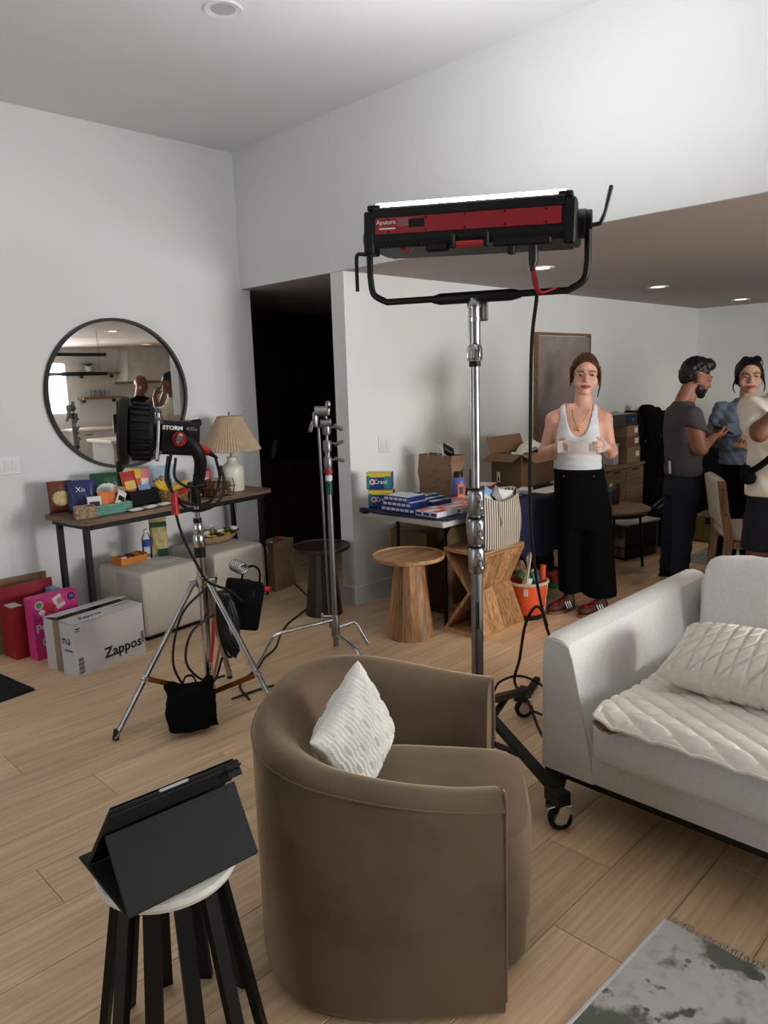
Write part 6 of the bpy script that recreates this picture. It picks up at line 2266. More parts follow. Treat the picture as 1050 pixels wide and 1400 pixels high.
for s in (-1, 1):
    HB.ell((s * .077, .01, .0), (.012, .03, .05))
hair = HB.skin(.006, wob=lambda P: .0016 * np.sin(P[:, 0] * 190 + P[:, 2] * 60), clip=lambda P: np.minimum(.08 * (1 - np.sqrt((P[:, 0] / .071) ** 2 + ((P[:, 2] + .012) / .098) ** 2)), -.004 - P[:, 1]))
xform(hair, RH, HT, HS).build('hair', 'hair_auburn', w1, 'all')
for s, pts in ((-1, [(-.074, -.03, .06), (-.084, -.02, .0), (-.082, -.01, -.06)]), (1, [(.074, -.03, .06), (.085, -.02, .0), (.086, -.015, -.07), (.076, -.02, -.13)])):
    st_ = MB().tube(catmull(pts, 6), .007, 7, radii=[.009 - .006 * i / (6 * (len(pts) - 1)) for i in range(6 * (len(pts) - 1) + 1)])
    xform(st_, RH, HT, HS).build('hair_strand', 'hair_auburn', w1, 'all')
for s in (-1, 1):
    xform(MB().ell((s * .078, .0, -.048), (.004, .004, .008), n=8), RH, HT, HS).build('earring', 'gold', w1, True)


def tank_clip(P):
    x = np.abs(P[:, 0] + .042)
    z = P[:, 2]
    front = P[:, 1] < .02
    scoop = np.where(front, 1.195, 1.27) + np.clip(x / .088, 0, 1) ** 3 * .19
    c1 = np.where(x < .09, z - scoop, -1)
    c2 = np.where(z > 1.12, x - (.150 - np.clip(z - 1.12, 0, .2) * .16), -1)
    c3 = .962 - z
    return np.maximum(np.maximum(c1, c2), c3)


T = Body(.035)
T.loft([(.90, -.03, .004, .150, .106), (.98, -.037, .0, .140, .099), (1.08, -.04, -.008, .140, .104), (1.19, -.042, -.012, .152, .110), (1.27, -.042, .0, .152, .094), (1.325, -.04, .012, .117, .072), (1.37, -.025, .018, .072, .058)])
for s in (-1, 1):
    T.ell((-.042 + s * .068, -.087, 1.155), (.060, .046, .057))
    T.cap((-.042 + s * .06, .018, 1.36), (-.042 + s * .155, .015, 1.30), .046, .05)
T.skin(.009, off=.007, clip=tank_clip, wob=lambda P: .0018 * np.sin(P[:, 2] * 130 + 9 * P[:, 0]) * (P[:, 2] < 1.09)).build('tank_top', 'knit_top', w1, 'all')
Pn = Body(.03)
Pn.loft([(.57, -.01, .005, .178, .125), (.72, -.010, .012, .186, .132), (.86, -.025, .006, .172, .120), (.975, -.036, .0, .158, .108)])
Pn.loft([(.13, -.082, .0, .078, .115), (.45, -.085, .01, .085, .105), (.70, -.09, .012, .095, .115)])
Pn.loft([(.10, .118, .0, .112, .125), (.45, .095, .01, .100, .110), (.70, .075, .012, .100, .115)])
pants = Pn.skin(.013, wob=lambda P: .003 * np.sin(P[:, 0] * 55 + P[:, 1] * 40) * np.clip(.7 - P[:, 2], 0, .6), clip=lambda P: np.maximum(.112 - P[:, 2], P[:, 2] - .972))
pants.build('trousers', 'denim_black', w1, 'all')
MB().tube([(-.036 + .156 * math.cos(a * PI / 24), .0 + .106 * math.sin(a * PI / 24), .957) for a in range(48)], .011, 6, closed=True, flat=1.6).build('waistband', 'denim_black', w1, True)
for x in (-.13, .06):
    MB().cyl((x, -.105, .935), (x, -.112, .935), .006, n=10).build('rivet', 'gold', w1, True)
shoe(w1, -.125, -.06, -.75, 'shoe_brown', 'gum', 'red_paint', True)
shoe(w1, .085, -.10, -.85, 'shoe_brown', 'gum', 'red_paint', True)
nk = [(-.085, -.045, 1.365), (-.075, -.092, 1.31), (-.042, -.118, 1.245), (-.005, -.092, 1.31), (.025, -.045, 1.365)]
nl = MB().tube(catmull(nk, 8), .0022, 6).build('necklace', 'gold', w1, True)
MB().ell((-.042, -.112, 1.240), (.011, .004, .012), n=12).build('pendant', 'gold', nl, True)
strip = thing('paper_strip', 'pale printed paper strip held by the woman in the white tank top', 'paper', (4.42, 2.54, 0), -math.radians(60.2))


def strip_f(u, v):
    x = -.165 + .29 * u
    return Vector((x, -.285 - .015 * math.sin(PI * u) + .006 * math.sin(9 * u), 1.105 + .075 * v + .004 * math.sin(8 * u)))


mat('strip_paper', (206, 192, 190), .7)
mat('strip_print', (176, 162, 160), .7)
sp = MB().grid(strip_f, 20, 4).build('strip', 'strip_paper', strip, 'all')
for i in range(3):
    MB().box((-.08 + i * .065, -.3015, 1.14), (.05, .0012, .05)).build('printed_block', 'strip_print', strip)

# ------------------------------------------------------------------ man in the charcoal T-shirt, in profile
m1 = thing('person', 'man in charcoal T-shirt and blue jeans standing in profile looking at his phone', 'person', (5.53, 2.385, 0), math.radians(46))
B = Body(.035)
B.loft([(.70, 0, -.035, .165, .112), (.84, 0, -.035, .158, .112), (1.0, 0, -.028, .165, .115), (1.15, 0, -.022, .19, .122), (1.26, 0, -.012, .185, .105), (1.33, 0, -.01, .13, .075), (1.37, 0, -.02, .075, .065)])
for s in (-1, 1):
    B.cap((s * .17, -.02, 1.27), (s * .205, -.075, 1.03), .058, .043)
    B.cap((s * .205, -.075, 1.03), (s * .06, -.235, 1.105), .043, .028)
    B.cap((s * .09, -.03, .72), (s * .10, -.02, .42), .088, .06)
    B.cap((s * .10, -.02, .42), (s * .11, .005, .09), .058, .04)
B.cap((0, -.02, 1.33), (0, -.075, 1.45), .06, .056)
RH = rot3((.30, 0, .08))
HT, HS = (0, -.105, 1.535), 1.10
hd_ = xform(head_body(jaw=1.06, nose=1.03).skin(.0065), RH, HT, HS)
hR = hand_body((-.055, -.24, 1.107), (.35, -.9, .05), (.6, .1, .8), (.2, 0, 1), .75, 1, .5).skin(.006)
hL = hand_body((.055, -.24, 1.107), (-.35, -.9, .05), (-.6, .1, .8), (-.2, 0, 1), .75, 1, .5).skin(.006)
join(B.skin(.014), hd_, hR, hL).build('body', 'skin_tan', m1, 'all')
add_face(m1, RH, HT, HS, 'skin_tan', 'lips_brown', 'brow_black', gaze=(0, -.003))
HB = Body(.02).ell((0, .02, .045), (.081, .1, .098)).ell((0, -.045, .105), (.06, .055, .04)).ell((0, .07, .0), (.065, .045, .06))
hair = HB.skin(.0065, wob=lambda P: .006 * np.sin(P[:, 0] * 110) * np.sin(P[:, 1] * 120 + 1) * np.sin(P[:, 2] * 95), clip=lambda P: np.minimum(np.where(P[:, 1] < -.05, .068, .035) - P[:, 2], .034 - P[:, 1]))
xform(hair, RH, HT, HS).build('hair', 'hair_black', m1, 'all')
bd_ = Body(.018).ell((0, -.022, -.058), (.068, .071, .064)).ell((0, -.072, -.1), (.028, .024, .022))
beard = bd_.skin(.0065, clip=lambda P: np.maximum(np.maximum(P[:, 2] + .036 + .10 * (P[:, 1] + .08), P[:, 1] - .0), np.where((np.abs(P[:, 0]) < .026) & (P[:, 1] < -.07), P[:, 2] + .068, -1)))
xform(beard, RH, HT, HS).build('beard', 'hair_black', m1, 'all')
xform(MB().tube(catmull([(-.026, -.088, -.056), (0, -.1, -.045), (.026, -.088, -.056)], 6), .005, 6), RH, HT, HS).build('moustache', 'hair_black', m1, True)
Tt = Body(.035)
Tt.loft([(.80, 0, -.035, .178, .128), (.92, 0, -.034, .172, .126), (1.0, 0, -.030, .176, .126), (1.15, 0, -.024, .200, .132), (1.26, 0, -.014, .195, .114), (1.33, 0, -.012, .135, .082), (1.37, 0, -.02, .078, .07)])
for s in (-1, 1):
    Tt.cap((s * .17, -.02, 1.27), (s * .198, -.062, 1.13), .068, .064)
ax1 = np.array([.03, -.055, -.24]) / .248
Tt.skin(.0115, clip=lambda P: np.maximum(np.maximum(.82 - P[:, 2], P[:, 2] - 1.372), np.where(np.abs(P[:, 0]) > .175, 1.165 + .35 * (P[:, 1] + .06) - P[:, 2], -1)), wob=lambda P: .003 * np.sin(P[:, 2] * 60 + P[:, 0] * 30) * (P[:, 2] < 1.1)).build('t_shirt', 'tee_charcoal', m1, 'all')
Jn = Body(.03)
Jn.loft([(.66, 0, -.038, .168, .122), (.74, 0, -.038, .168, .124), (.86, 0, -.036, .162, .118)])
for s in (-1, 1):
    Jn.cap((s * .085, -.035, .72), (s * .095, -.015, .42), .102, .078)
    Jn.cap((s * .095, -.015, .42), (s * .105, .008, .07), .078, .066)
Jn.skin(.013, clip=lambda P: np.maximum(.05 - P[:, 2], P[:, 2] - .87), wob=lambda P: .003 * np.sin(P[:, 2] * 75 + P[:, 1] * 40) * (P[:, 2] < .5)).build('jeans', 'jeans_blue', m1, 'all')
shoe(m1, -.108, -.025, -.08, 'black_rough', 'rubber')
shoe(m1, .108, -.025, .08, 'black_rough', 'rubber')
ph = thing('phone', 'dark phone held in both hands by the man in the charcoal T-shirt', 'phone', (5.53, 2.385, 0), math.radians(46))
MB().box((0, -.325, 1.145), (.075, .15, .009), rot=(.45, 0, 0), bev=.003).build('phone_body', 'black_plastic', ph)
MB().box((0, -.3275, 1.1505), (.068, .138, .001), rot=(.45, 0, 0)).build('screen', 'screen_off', ph)
tgp = thing('pocket_paper', 'white folded paper sticking out of the back pocket of the man in charcoal', 'paper', (5.53, 2.385, 0), math.radians(46))
MB().box((-.075, .098, .885), (.07, .008, .09), rot=(-.06, 0, -.25)).build('sheet', 'paper_white', tgp)

# ------------------------------------------------------------------ woman in the blue denim shirt, behind him
w2 = thing('person', 'woman in blue denim shirt with sunglasses on her black hair, behind the charcoal T-shirt', 'person', (6.0, 2.085, 0), -math.radians(67))
B = Body(.035)
B.loft([(.66, 0, 0, .15, .11), (.85, 0, 0, .15, .10), (1.0, 0, 0, .14, .097), (1.18, .0, -.01, .155, .108), (1.28, 0, 0, .15, .09), (1.34, 0, .012, .10, .065)])
for s in (-1, 1):
    B.cap((s * .08, .01, .66), (s * .085, .0, .42), .08, .055)
    B.cap((s * .085, .0, .42), (s * .09, .02, .09), .055, .038)
B.cap((-.17, .01, 1.28), (-.235, .02, 1.05), .045, .038)
B.cap((.17, .01, 1.28), (.21, .0, 1.05), .045, .038)
B.cap((-.235, .02, 1.05), (-.06, -.17, 1.03), .038, .026)
B.cap((.21, .0, 1.05), (.07, -.18, 1.08), .038, .026)
B.cap((0, .02, 1.34), (.0, .01, 1.43), .05, .048)
RH = rot3((.05, -.03, .10))
HT, HS = (.01, -.01, 1.528), 1.05
hd_ = xform(head_body(jaw=.97, nose=.96).skin(.006), RH, HT, HS)
hR = hand_body((-.055, -.175, 1.032), (.9, -.4, .0), (0, .6, -.6), (0, -.5, .8), .7, 1, .4, .92).skin(.006)
hL = hand_body((.065, -.185, 1.083), (-.8, -.5, .1), (0, .6, -.6), (0, -.4, .9), .7, 1, .4, .92).skin(.006)
join(B.skin(.014), hd_, hR, hL).build('body', 'skin_light', w2, 'all')
add_face(w2, RH, HT, HS, 'skin_light', 'lips', 'brow_black', hood=.004)
HB = Body(.02).ell((0, .022, .045), (.084, .1, .098)).ell((0, .07, -.02), (.07, .05, .07))
for s in (-1, 1):
    HB.ell((s * .076, .012, .0), (.013, .032, .055))
hair = HB.skin(.0065, wob=lambda P: .0016 * np.sin(P[:, 0] * 190 + P[:, 2] * 60), clip=lambda P: np.minimum(.08 * (1 - np.sqrt((P[:, 0] / .072) ** 2 + ((P[:, 2] + .012) / .1) ** 2)), -.004 - P[:, 1]))
xform(hair, RH, HT, HS).build('hair', 'hair_black', w2, 'all')
for s in (-1, 1):
    st_ = MB().tube(catmull([(s * .075, -.03, .05), (s * .088, -.01, -.02), (s * .098, 0, -.07), (s * .088 + .004, .0, -.11)], 6), .006, 6, radii=[.008 - .0003 * i for i in range(19)])
    xform(st_, RH, HT, HS).build('hair_strand', 'hair_black', w2, 'all')
sgl = MB()
for s in (-1, 1):
    sgl.lathe([(0, 0), (.027, .0), (.028, .004), (0, .006)], (s * .034, -.062, .125), 18, rot=(1.15, 0, 0))
    sgl.tube([(s * .06, -.055, .128), (s * .082, .0, .09), (s * .082, .04, .06)], .003, 6)
sgl.tube([(-.01, -.066, .13), (.01, -.066, .13)], .003, 6)
xform(sgl, RH, HT, HS).build('sunglasses', 'dark_gloss', w2, True)
Sh = Body(.03)
Sh.loft([(.84, 0, 0, .176, .128), (1.0, 0, 0, .170, .124), (1.18, 0, -.01, .178, .13), (1.28, 0, 0, .172, .108), (1.34, 0, .012, .11, .078), (1.375, 0, .015, .07, .068)])
Sh.cap((-.17, .01, 1.285), (-.238, .02, 1.06), .066, .058).cap((-.238, .02, 1.06), (-.10, -.13, 1.035), .058, .05)
Sh.cap((.17, .01, 1.285), (.213, .0, 1.06), .066, .058).cap((.213, .0, 1.06), (.10, -.14, 1.07), .058, .05)
Sh.skin(.012, wob=lambda P: .006 * np.sin(P[:, 2] * 62 + P[:, 0] * 46) * np.sin(P[:, 0] * 40 + P[:, 2] * 12) + .002 * np.sin(P[:, 2] * 150), clip=lambda P: np.maximum(np.maximum(.87 - P[:, 2], P[:, 2] - 1.378), np.where((np.abs(P[:, 0]) < .03 + .0 * P[:, 2]) & (P[:, 1] < -.02), P[:, 2] - 1.30 - .9 * np.abs(P[:, 0]), -1))).build('denim_shirt', 'chambray', w2, 'all')
for s in (-1, 1):
    MB().add([Vector(p) for p in ((s * .012, -.085, 1.29), (s * .075, -.045, 1.375), (s * .085, -.02, 1.345), (s * .045, -.10, 1.275))], [(0, 1, 2, 3)]).build('collar', 'chambray', w2).modifiers.new('s', 'SOLIDIFY').thickness = .006
    MB().box((s * .085, -.142, 1.14), (.09, .006, .10), rot=(-.05, 0, s * .12), bev=.002).build('chest_pocket', 'chambray', w2)
for k in range(5):
    MB().cyl((0, -.138, 1.24 - .075 * k), (0, -.144, 1.24 - .075 * k), .006, n=10).build('button', 'mirror_grey', w2, True)
Pw = Body(.03)
Pw.loft([(.62, 0, 0, .165, .12), (.88, 0, 0, .158, .11)])
for s in (-1, 1):
    Pw.cap((s * .08, .01, .66), (s * .085, 0, .42), .095, .08).cap((s * .085, 0, .42), (s * .09, .02, .08), .08, .075)
Pw.skin(.014, clip=lambda P: .06 - P[:, 2]).build('trousers', 'denim_black', w2, 'all')
shoe(w2, -.09, -.02, -.15, 'black_rough', 'paper_white')
shoe(w2, .09, -.02, .15, 'black_rough', 'paper_white')

# ------------------------------------------------------------------ man in the cream T-shirt at the right edge
m2 = thing('person', 'man in cream T-shirt and navy shorts at the right edge, arm raised', 'person', (4.81, 1.45, 0), -math.radians(60))
B = Body(.035)
B.loft([(.70, 0, 0, .165, .12), (.90, 0, 0, .165, .12), (1.1, 0, 0, .175, .12), (1.28, 0, 0, .185, .115), (1.40, 0, .01, .14, .08), (1.45, 0, .015, .08, .065)])
for s in (-1, 1):
    B.cap((s * .095, .0, .72), (s * .10, 0, .46), .09, .062)
    B.cap((s * .10, 0, .46), (s * .105, .02, .09), .060, .04)
B.cap((-.175, .01, 1.36), (-.165, -.17, 1.225), .055, .046)
B.cap((-.165, -.17, 1.225), (-.02, -.21, 1.46), .046, .030)
B.cap((.18, .01, 1.36), (.23, .02, 1.12), .055, .044)
B.cap((.23, .02, 1.12), (.20, -.12, .95), .044, .03)
B.cap((0, .015, 1.42), (0, -.005, 1.53), .06, .057)
RH = rot3((.12, 0, .15))
HT, HS = (.01, -.025, 1.625), 1.06
hd_ = xform(head_body(jaw=1.05).skin(.0065), RH, HT, HS)
hR = hand_body((-.015, -.212, 1.468), (.35, .15, .9), (.3, .9, 0), (.9, 0, -.2), .6, 1, .4).skin(.006)
hL = hand_body((.20, -.125, .945), (-.1, -.4, -.9), (-.9, 0, .1), (0, -1, 0), .5, 1, .4).skin(.006)
join(B.skin(.014), hd_, hR, hL).build('body', 'skin_brown', m2, 'all')
add_face(m2, RH, HT, HS, 'skin_brown', 'lips_brown', 'brow_black')
HB = Body(.02).ell((0, .02, .045), (.08, .098, .096)).ell((0, .065, 0), (.062, .045, .06))
hair = HB.skin(.007, clip=lambda P: np.minimum(np.where(P[:, 1] < -.05, .078, .04) - P[:, 2], .02 - P[:, 1]))
xform(hair, RH, HT, HS).build('hair', 'hair_black', m2, 'all')
Tm = Body(.035)
Tm.loft([(.82, 0, 0, .195, .145), (1.0, 0, 0, .19, .14), (1.15, 0, 0, .195, .138), (1.28, 0, 0, .20, .13), (1.40, 0, .01, .15, .092), (1.455, 0, .015, .085, .075)])
Tm.cap((-.18, .01, 1.355), (-.172, -.10, 1.275), .082, .085).cap((.18, .01, 1.355), (.215, .015, 1.20), .078, .078)
Tm.skin(.012, clip=lambda P: np.maximum(np.maximum(.845 + .06 * P[:, 0] - P[:, 2], P[:, 2] - 1.458), np.where((P[:, 0] < -.10) & (P[:, 2] > 1.16), -.165 - P[:, 1] - .4 * (P[:, 2] - 1.3), np.where(P[:, 0] > .19, 1.185 - P[:, 2], -1))), wob=lambda P: .005 * np.sin(P[:, 2] * 42 + P[:, 0] * 38) * np.sin(P[:, 0] * 26 + 1) * (P[:, 2] < 1.3)).build('t_shirt', 'tee_cream', m2, 'all')
Sm = Body(.03)
Sm.loft([(.66, 0, 0, .185, .138), (.90, 0, 0, .178, .13)])
for s in (-1, 1):
    Sm.loft([(.48, s * .105, .0, .10, .125), (.72, s * .092, 0, .095, .13)])
Sm.skin(.013, clip=lambda P: .505 - P[:, 2]).build('shorts', 'shorts_navy', m2, 'all')
shoe(m2, -.105, -.03, -.15, 'paper_white', 'paper_white')
shoe(m2, .105, -.03, .15, 'paper_white', 'paper_white')
MB().tube(catmull([(.10, .02, 1.475), (.09, -.09, 1.40), (.0, -.16, 1.20), (-.12, -.155, 1.06), (-.20, -.10, .985), (-.215, .0, .96), (-.17, .13, 1.0), (.0, .165, 1.22), (.10, .09, 1.42)], 7), .019, 8, closed=True, flat=.2).build('shoulder_strap', 'black_fabric', m2, True)
xb = Body(.02).ell((-.205, -.06, .975), (.035, .045, .055)).ell((-.19, -.08, .95), (.04, .04, .04))
xb.skin(.01).build('sling_bag', 'black_fabric', m2, 'all')

# ================================================================== BACK OF THE LOW ROOM
sd = thing('sideboard', 'pale wooden sideboard against the rear wall carrying stacked cardboard boxes', 'cabinet', (6.45, 3.585, 0))
MB().box((0, .005, .40), (1.10, .41, .59), bev=.003).build('carcass', 'pale_oak', sd)
MB().box((0, 0, .705), (1.14, .45, .024), bev=.004).build('top_board', 'pale_oak', sd)
for k in range(3):
    d = MB().box((-.365 + .365 * k, -.21, .40), (.355, .018, .57), bev=.002).build('door', 'pale_oak', sd)
    MB().box((-.365 + .365 * k, -.2195, .665), (.12, .004, .018)).build('grip_slot', 'black_plastic', d)
for sx in (-1, 1):
    for sy in (-1, 1):
        MB().cyl((sx * .5, sy * .17, 0), (sx * .5, sy * .17, .11), .016, .02, 10).build('leg', 'black_metal', sd, True)
z = .718
for i, (w, d, h, m, lb) in enumerate(((.26, .36, .155, 'kraft', 'bottom brown cardboard box of the stack on the sideboard'), (.27, .34, .10, 'kraft_dark', 'middle brown cardboard box of the stack on the sideboard'), (.24, .33, .10, 'kraft', 'top brown cardboard box of the stack on the sideboard'))):
    o = thing('cardboard_box', lb, 'box', (6.86 - .006 * i, 3.585, z), .02 * (i - 1))
    MB().box((0, 0, h / 2), (w, d, h), bev=.002).build('carton', m, o)
    MB().box((0, 0, h + .0008), (.05, d, .0012)).build('tape', 'tape_tan', o)
    MB().box((.07, -d / 2 - .001, h * .55), (.07, .001, .05)).build('shipping_label', 'white_print', o)
    z += h + .002
o = thing('black_equipment_box', 'black box with blue print lying on top of the cardboard stack', 'box', (6.75, 3.60, z), .0)
MB().box((0, 0, .058), (.5, .3, .115), bev=.004).build('carton', 'dark_gloss', o)
MB().box((.12, -.1512, .058), (.2, .001, .08)).build('printed_panel', 'jeans_blue', o)
MB().box((.16, -.1522, .055), (.06, .001, .03)).build('print_mark', 'water_label', o)
o = thing('white_box', 'small white box beside the cardboard stack on the sideboard', 'box', (6.60, 3.56, .718), .1)
MB().box((0, 0, .10), (.12, .2, .2), bev=.003).build('carton', 'mirror_grey', o)

rt = thing('round_table', 'small round wooden table with thin black legs behind the woman in white', 'table', (5.53, 2.93, 0))
MB().lathe([(0, .49), (.29, .49), (.305, .496), (.31, .505), (.305, .515), (0, .515)], n=56).build('tabletop', 'pale_oak', rt, True)
MB().lathe([(.24, .462), (.28, .462), (.28, .49), (.24, .49), (.24, .462)], n=40).build('rim_ring', 'black_metal', rt)
for a in (-2.55, -.75, .9, 2.4):
    MB().cyl((.24 * math.cos(a), .24 * math.sin(a), .47), (.275 * math.cos(a), .275 * math.sin(a), 0), .011, n=10).build('leg', 'black_metal', rt, True)
for i, (x, y) in enumerate(((5.56, 3.03), (5.63, 2.99), (5.70, 3.02), (5.64, 3.07))):
    water_bottle(('leftmost', 'front', 'rightmost', 'rear')[i] + ' blue-labelled water bottle of the pack on the small round table', x, y, .516, None, .8)
o = thing('dark_case', 'slim dark case leaning at the right of the water bottles on the round table', 'case', (5.745, 2.955, .516), .4)
MB().box((0, .03, .075), (.10, .03, .16), rot=(0, .35, 0), bev=.004).build('case', 'dark_gloss', o)

pbn = thing('clear_bin', 'clear plastic bin of folded cloths on the floor right of the small round table', 'bin', (6.05, 3.06, 0), -.2)
s_ = MB()
for k in (-1, 1):
    s_.box((k * .22, 0, .16), (.004, .34, .30)); s_.box((0, k * .17, .16), (.44, .004, .30))
s_.box((0, 0, .012), (.44, .34, .006))
s_.build('bin', 'clear_plastic', pbn)
MB().box((0, 0, .315), (.47, .37, .016), bev=.004).build('lid', 'mirror_grey', pbn)
for k in range(3):
    MB().box((0, 0, .06 + .085 * k), (.40, .30, .075), rot=(0, .03 * (k - 1), .05 * k), bev=.02, seg=2).build('folded_cloth', ('wicker_pale', 'mirror_grey', 'leaf')[k], pbn, True)
df = thing('duffel_bag', 'long black duffel bag on the floor behind the man in the charcoal T-shirt', 'bag', (6.78, 3.0, 0), .12)
b = Body(.04).cap((-.30, 0, .16), (.30, 0, .16), .15, .15).ell((0, 0, .12), (.36, .17, .11))
b.skin(.016, wob=lambda P: .005 * np.sin(P[:, 0] * 40) * np.sin(P[:, 2] * 30)).build('bag', 'black_fabric', df, 'all')
for s in (-1, 1):
    MB().tube(catmull([(-.14, s * .10, .26), (-.10, s * .06, .36), (.10, s * .06, .36), (.14, s * .10, .26)], 6), .012, 8, flat=.4).build('handle', 'black_fabric', df, True)
MB().tube([(-.3, 0, .312), (.3, 0, .312)], .005, 6).build('zip', 'steel_dull', df)
for i in range(3):
    o = thing('stand_case', ('left', 'middle', 'right')[i] + ' black rod bundle lying across the top of the black duffel bag', 'rods', (6.70, 2.92 + .05 * i, .345 + .01 * i), .2)
    MB().cyl((-.42, 0, .03), (.42, .02, .06), .018, n=10).build('rod', 'dark_gloss', o, True)
    MB().cyl((-.45, 0, .029), (-.42, 0, .03), .02, n=10).build('end_cap', 'rubber', o, True)
for i, (x, y, h, w) in enumerate(((7.16, 3.60, 1.20, .2), (7.41, 3.55, 1.25, .2), (7.67, 3.60, 1.22, .2), (7.92, 3.60, 1.17, .2))):
    o = thing('black_gear_bag', ('first', 'second', 'third', 'fourth')[i] + ' tall black gear bag from the sideboard, standing against the rear wall', 'bag', (x, y, 0), .06 * (i - 1.5))
    b = Body(.04).loft([(.02, 0, 0, w / 2, .14), (h * .5, 0, 0, w / 2 + .012, .15), (h * .9, .01, 0, w / 2 - .01, .12), (h, .01, 0, w / 2 - .05, .07)])
    b.skin(.018, wob=lambda P: .008 * np.sin(P[:, 2] * 22 + P[:, 0] * 30 + i) * np.sin(P[:, 2] * 9)).build('bag', 'black_fabric', o, 'all')
    MB().tube(catmull([(-.03, -.12, h * .8), (-.03, -.16, h * .6), (-.03, -.155, h * .4)], 6), .012, 8, flat=.4).build('strap', 'black_fabric', o, True)
    MB().box((.03, -.152, h * .75), (.02, .006, .03), rot=(.2, 0, 0)).build('buckle', 'steel_dull', o)
oc = thing('olive_case', 'low olive yellow case on the floor behind the man in jeans', 'case', (7.14, 2.47, 0), .05)
MB().box((0, 0, .125), (.46, .74, .23), bev=.02, seg=2).build('case', 'olive_case', oc)
MB().box((0, 0, .243), (.45, .73, .012), bev=.004).build('lid', 'olive_case', oc)
for s in (-1, 1):
    MB().box((-.232, s * .22, .21), (.008, .05, .06), bev=.003).build('latch', 'black_plastic', oc)
mat('bag_taupe', (96, 86, 78), .85, c2=(80, 72, 66), nscale=10)
gbk = thing('brown_holdall', 'crumpled grey-brown holdall lying on the olive yellow case', 'bag', (7.12, 2.45, .25), .1)
b = Body(.05).ell((0, -.05, .10), (.20, .26, .10)).ell((.03, .12, .12), (.15, .16, .10)).ell((-.05, -.16, .13), (.12, .12, .08))
b.skin(.016, wob=lambda P: .012 * np.sin(P[:, 0] * 33 + P[:, 1] * 18) * np.sin(P[:, 1] * 26 + P[:, 2] * 20), clip=lambda P: .004 - P[:, 2]).build('bag', 'bag_taupe', gbk, 'all')
MB().tube(catmull([(-.17, -.12, .14), (-.2, -.06, .22), (-.18, .03, .23), (-.15, .08, .16)], 6), .012, 8, flat=.4).build('handle', 'paper_white', gbk, True)
fcs = thing('flight_case', 'big black flight case behind the woman in the denim shirt', 'case', (8.55, 3.05, 0), 0)
MB().box((0, 0, .49), (.95, .6, .90), bev=.01).build('case', 'black_plastic', fcs)
for s in (-1, 1):
    MB().box((s * .465, -.302, .49), (.03, .012, .9)).build('edge_rail', 'steel_dull', fcs)
    MB().box((s * .25, -.306, .55), (.1, .014, .12), bev=.004).build('latch', 'steel_dull', fcs)
for sx in (-1, 1):
    for sy in (-1, 1):
        MB().cyl((sx * .4, sy * .23 - .012, .022), (sx * .4, sy * .23 + .012, .022), .022, n=12).build('wheel', 'rubber', fcs, True)
mn = thing('monitor', 'black flat monitor standing on the flight case behind the denim shirt', 'monitor', (8.45, 3.0, .94), -.15)
MB().box((0, 0, .15), (.52, .03, .27), bev=.004).build('casing', 'black_plastic', mn)
MB().box((0, -.016, .15), (.49, .002, .24)).build('screen', 'screen_off', mn)
MB().box((0, .02, .02), (.2, .14, .02), bev=.004).box((0, .02, .08), (.05, .02, .12)).build('foot', 'black_plastic', mn)
lt = thing('black_tripod', 'black camera tripod standing between the man in jeans and the denim shirt', 'tripod', (6.72, 1.72, 0), 0)
for k in range(3):
    a = .4 + k * 2.094
    p0, p1 = Vector((.04 * math.cos(a), .04 * math.sin(a), .98)), Vector((.34 * math.cos(a), .34 * math.sin(a), .01))
    lg = MB().tube([p0, p0.lerp(p1, .55)], .018, 10).build('leg', 'black_metal', lt, True)
    MB().tube([p0.lerp(p1, .5), p1], .012, 10).build('lower_leg', 'steel_dull', lg, True)
MB().cyl((0, 0, .80), (0, 0, 1.10), .017, n=12).build('column', 'black_metal', lt, True)
MB().box((0, 0, 1.14), (.07, .09, .07), bev=.01).cyl((0, .05, 1.13), (.1, .3, 1.03), .008, n=8).build('head', 'black_plastic', lt)
wbr = thing('white_tray', 'small white tray on the crate behind the man and the denim shirt', 'tray', (7.45, 1.78, .60), .2)
MB().box((0, 0, .012), (.24, .16, .024), bev=.006).build('tray', 'paper_white', wbr)
o = thing('tall_crate', 'tall black crate under the small white tray in the background', 'crate', (7.45, 1.78, 0), .2)
MB().box((0, 0, .29), (.34, .3, .58), bev=.01).build('shell', 'black_plastic', o)
MB().box((0, 0, .589), (.36, .32, .018), bev=.004).build('rim', 'black_plastic', o)

blotch('rug_grey', (150, 150, 150), [((118, 118, 120), 9, .5, .1), ((176, 176, 176), 22, .55, .1)], .95, .5)
rg2 = thing('grey_rug', 'grey patterned rug on the floor behind the sofa under the people', 'rug', (7.35, 1.35, 0), .0)
MB().box((0, 0, .003), (2.5, 2.5, .006)).build('backing', 'rope_beige', rg2)
MB().grid(lambda u, v: Vector(((u - .5) * 2.49, (v - .5) * 2.49, .008 + .0015 * math.sin(u * 150) * math.sin(v * 140))), 60, 60).build('pile', 'rug_grey', rg2)

dc = thing('dining_chair', 'oak dining chair with cream upholstered back beside the man in the cream T-shirt', 'chair', (5.49, 1.81, 0), -1.013)
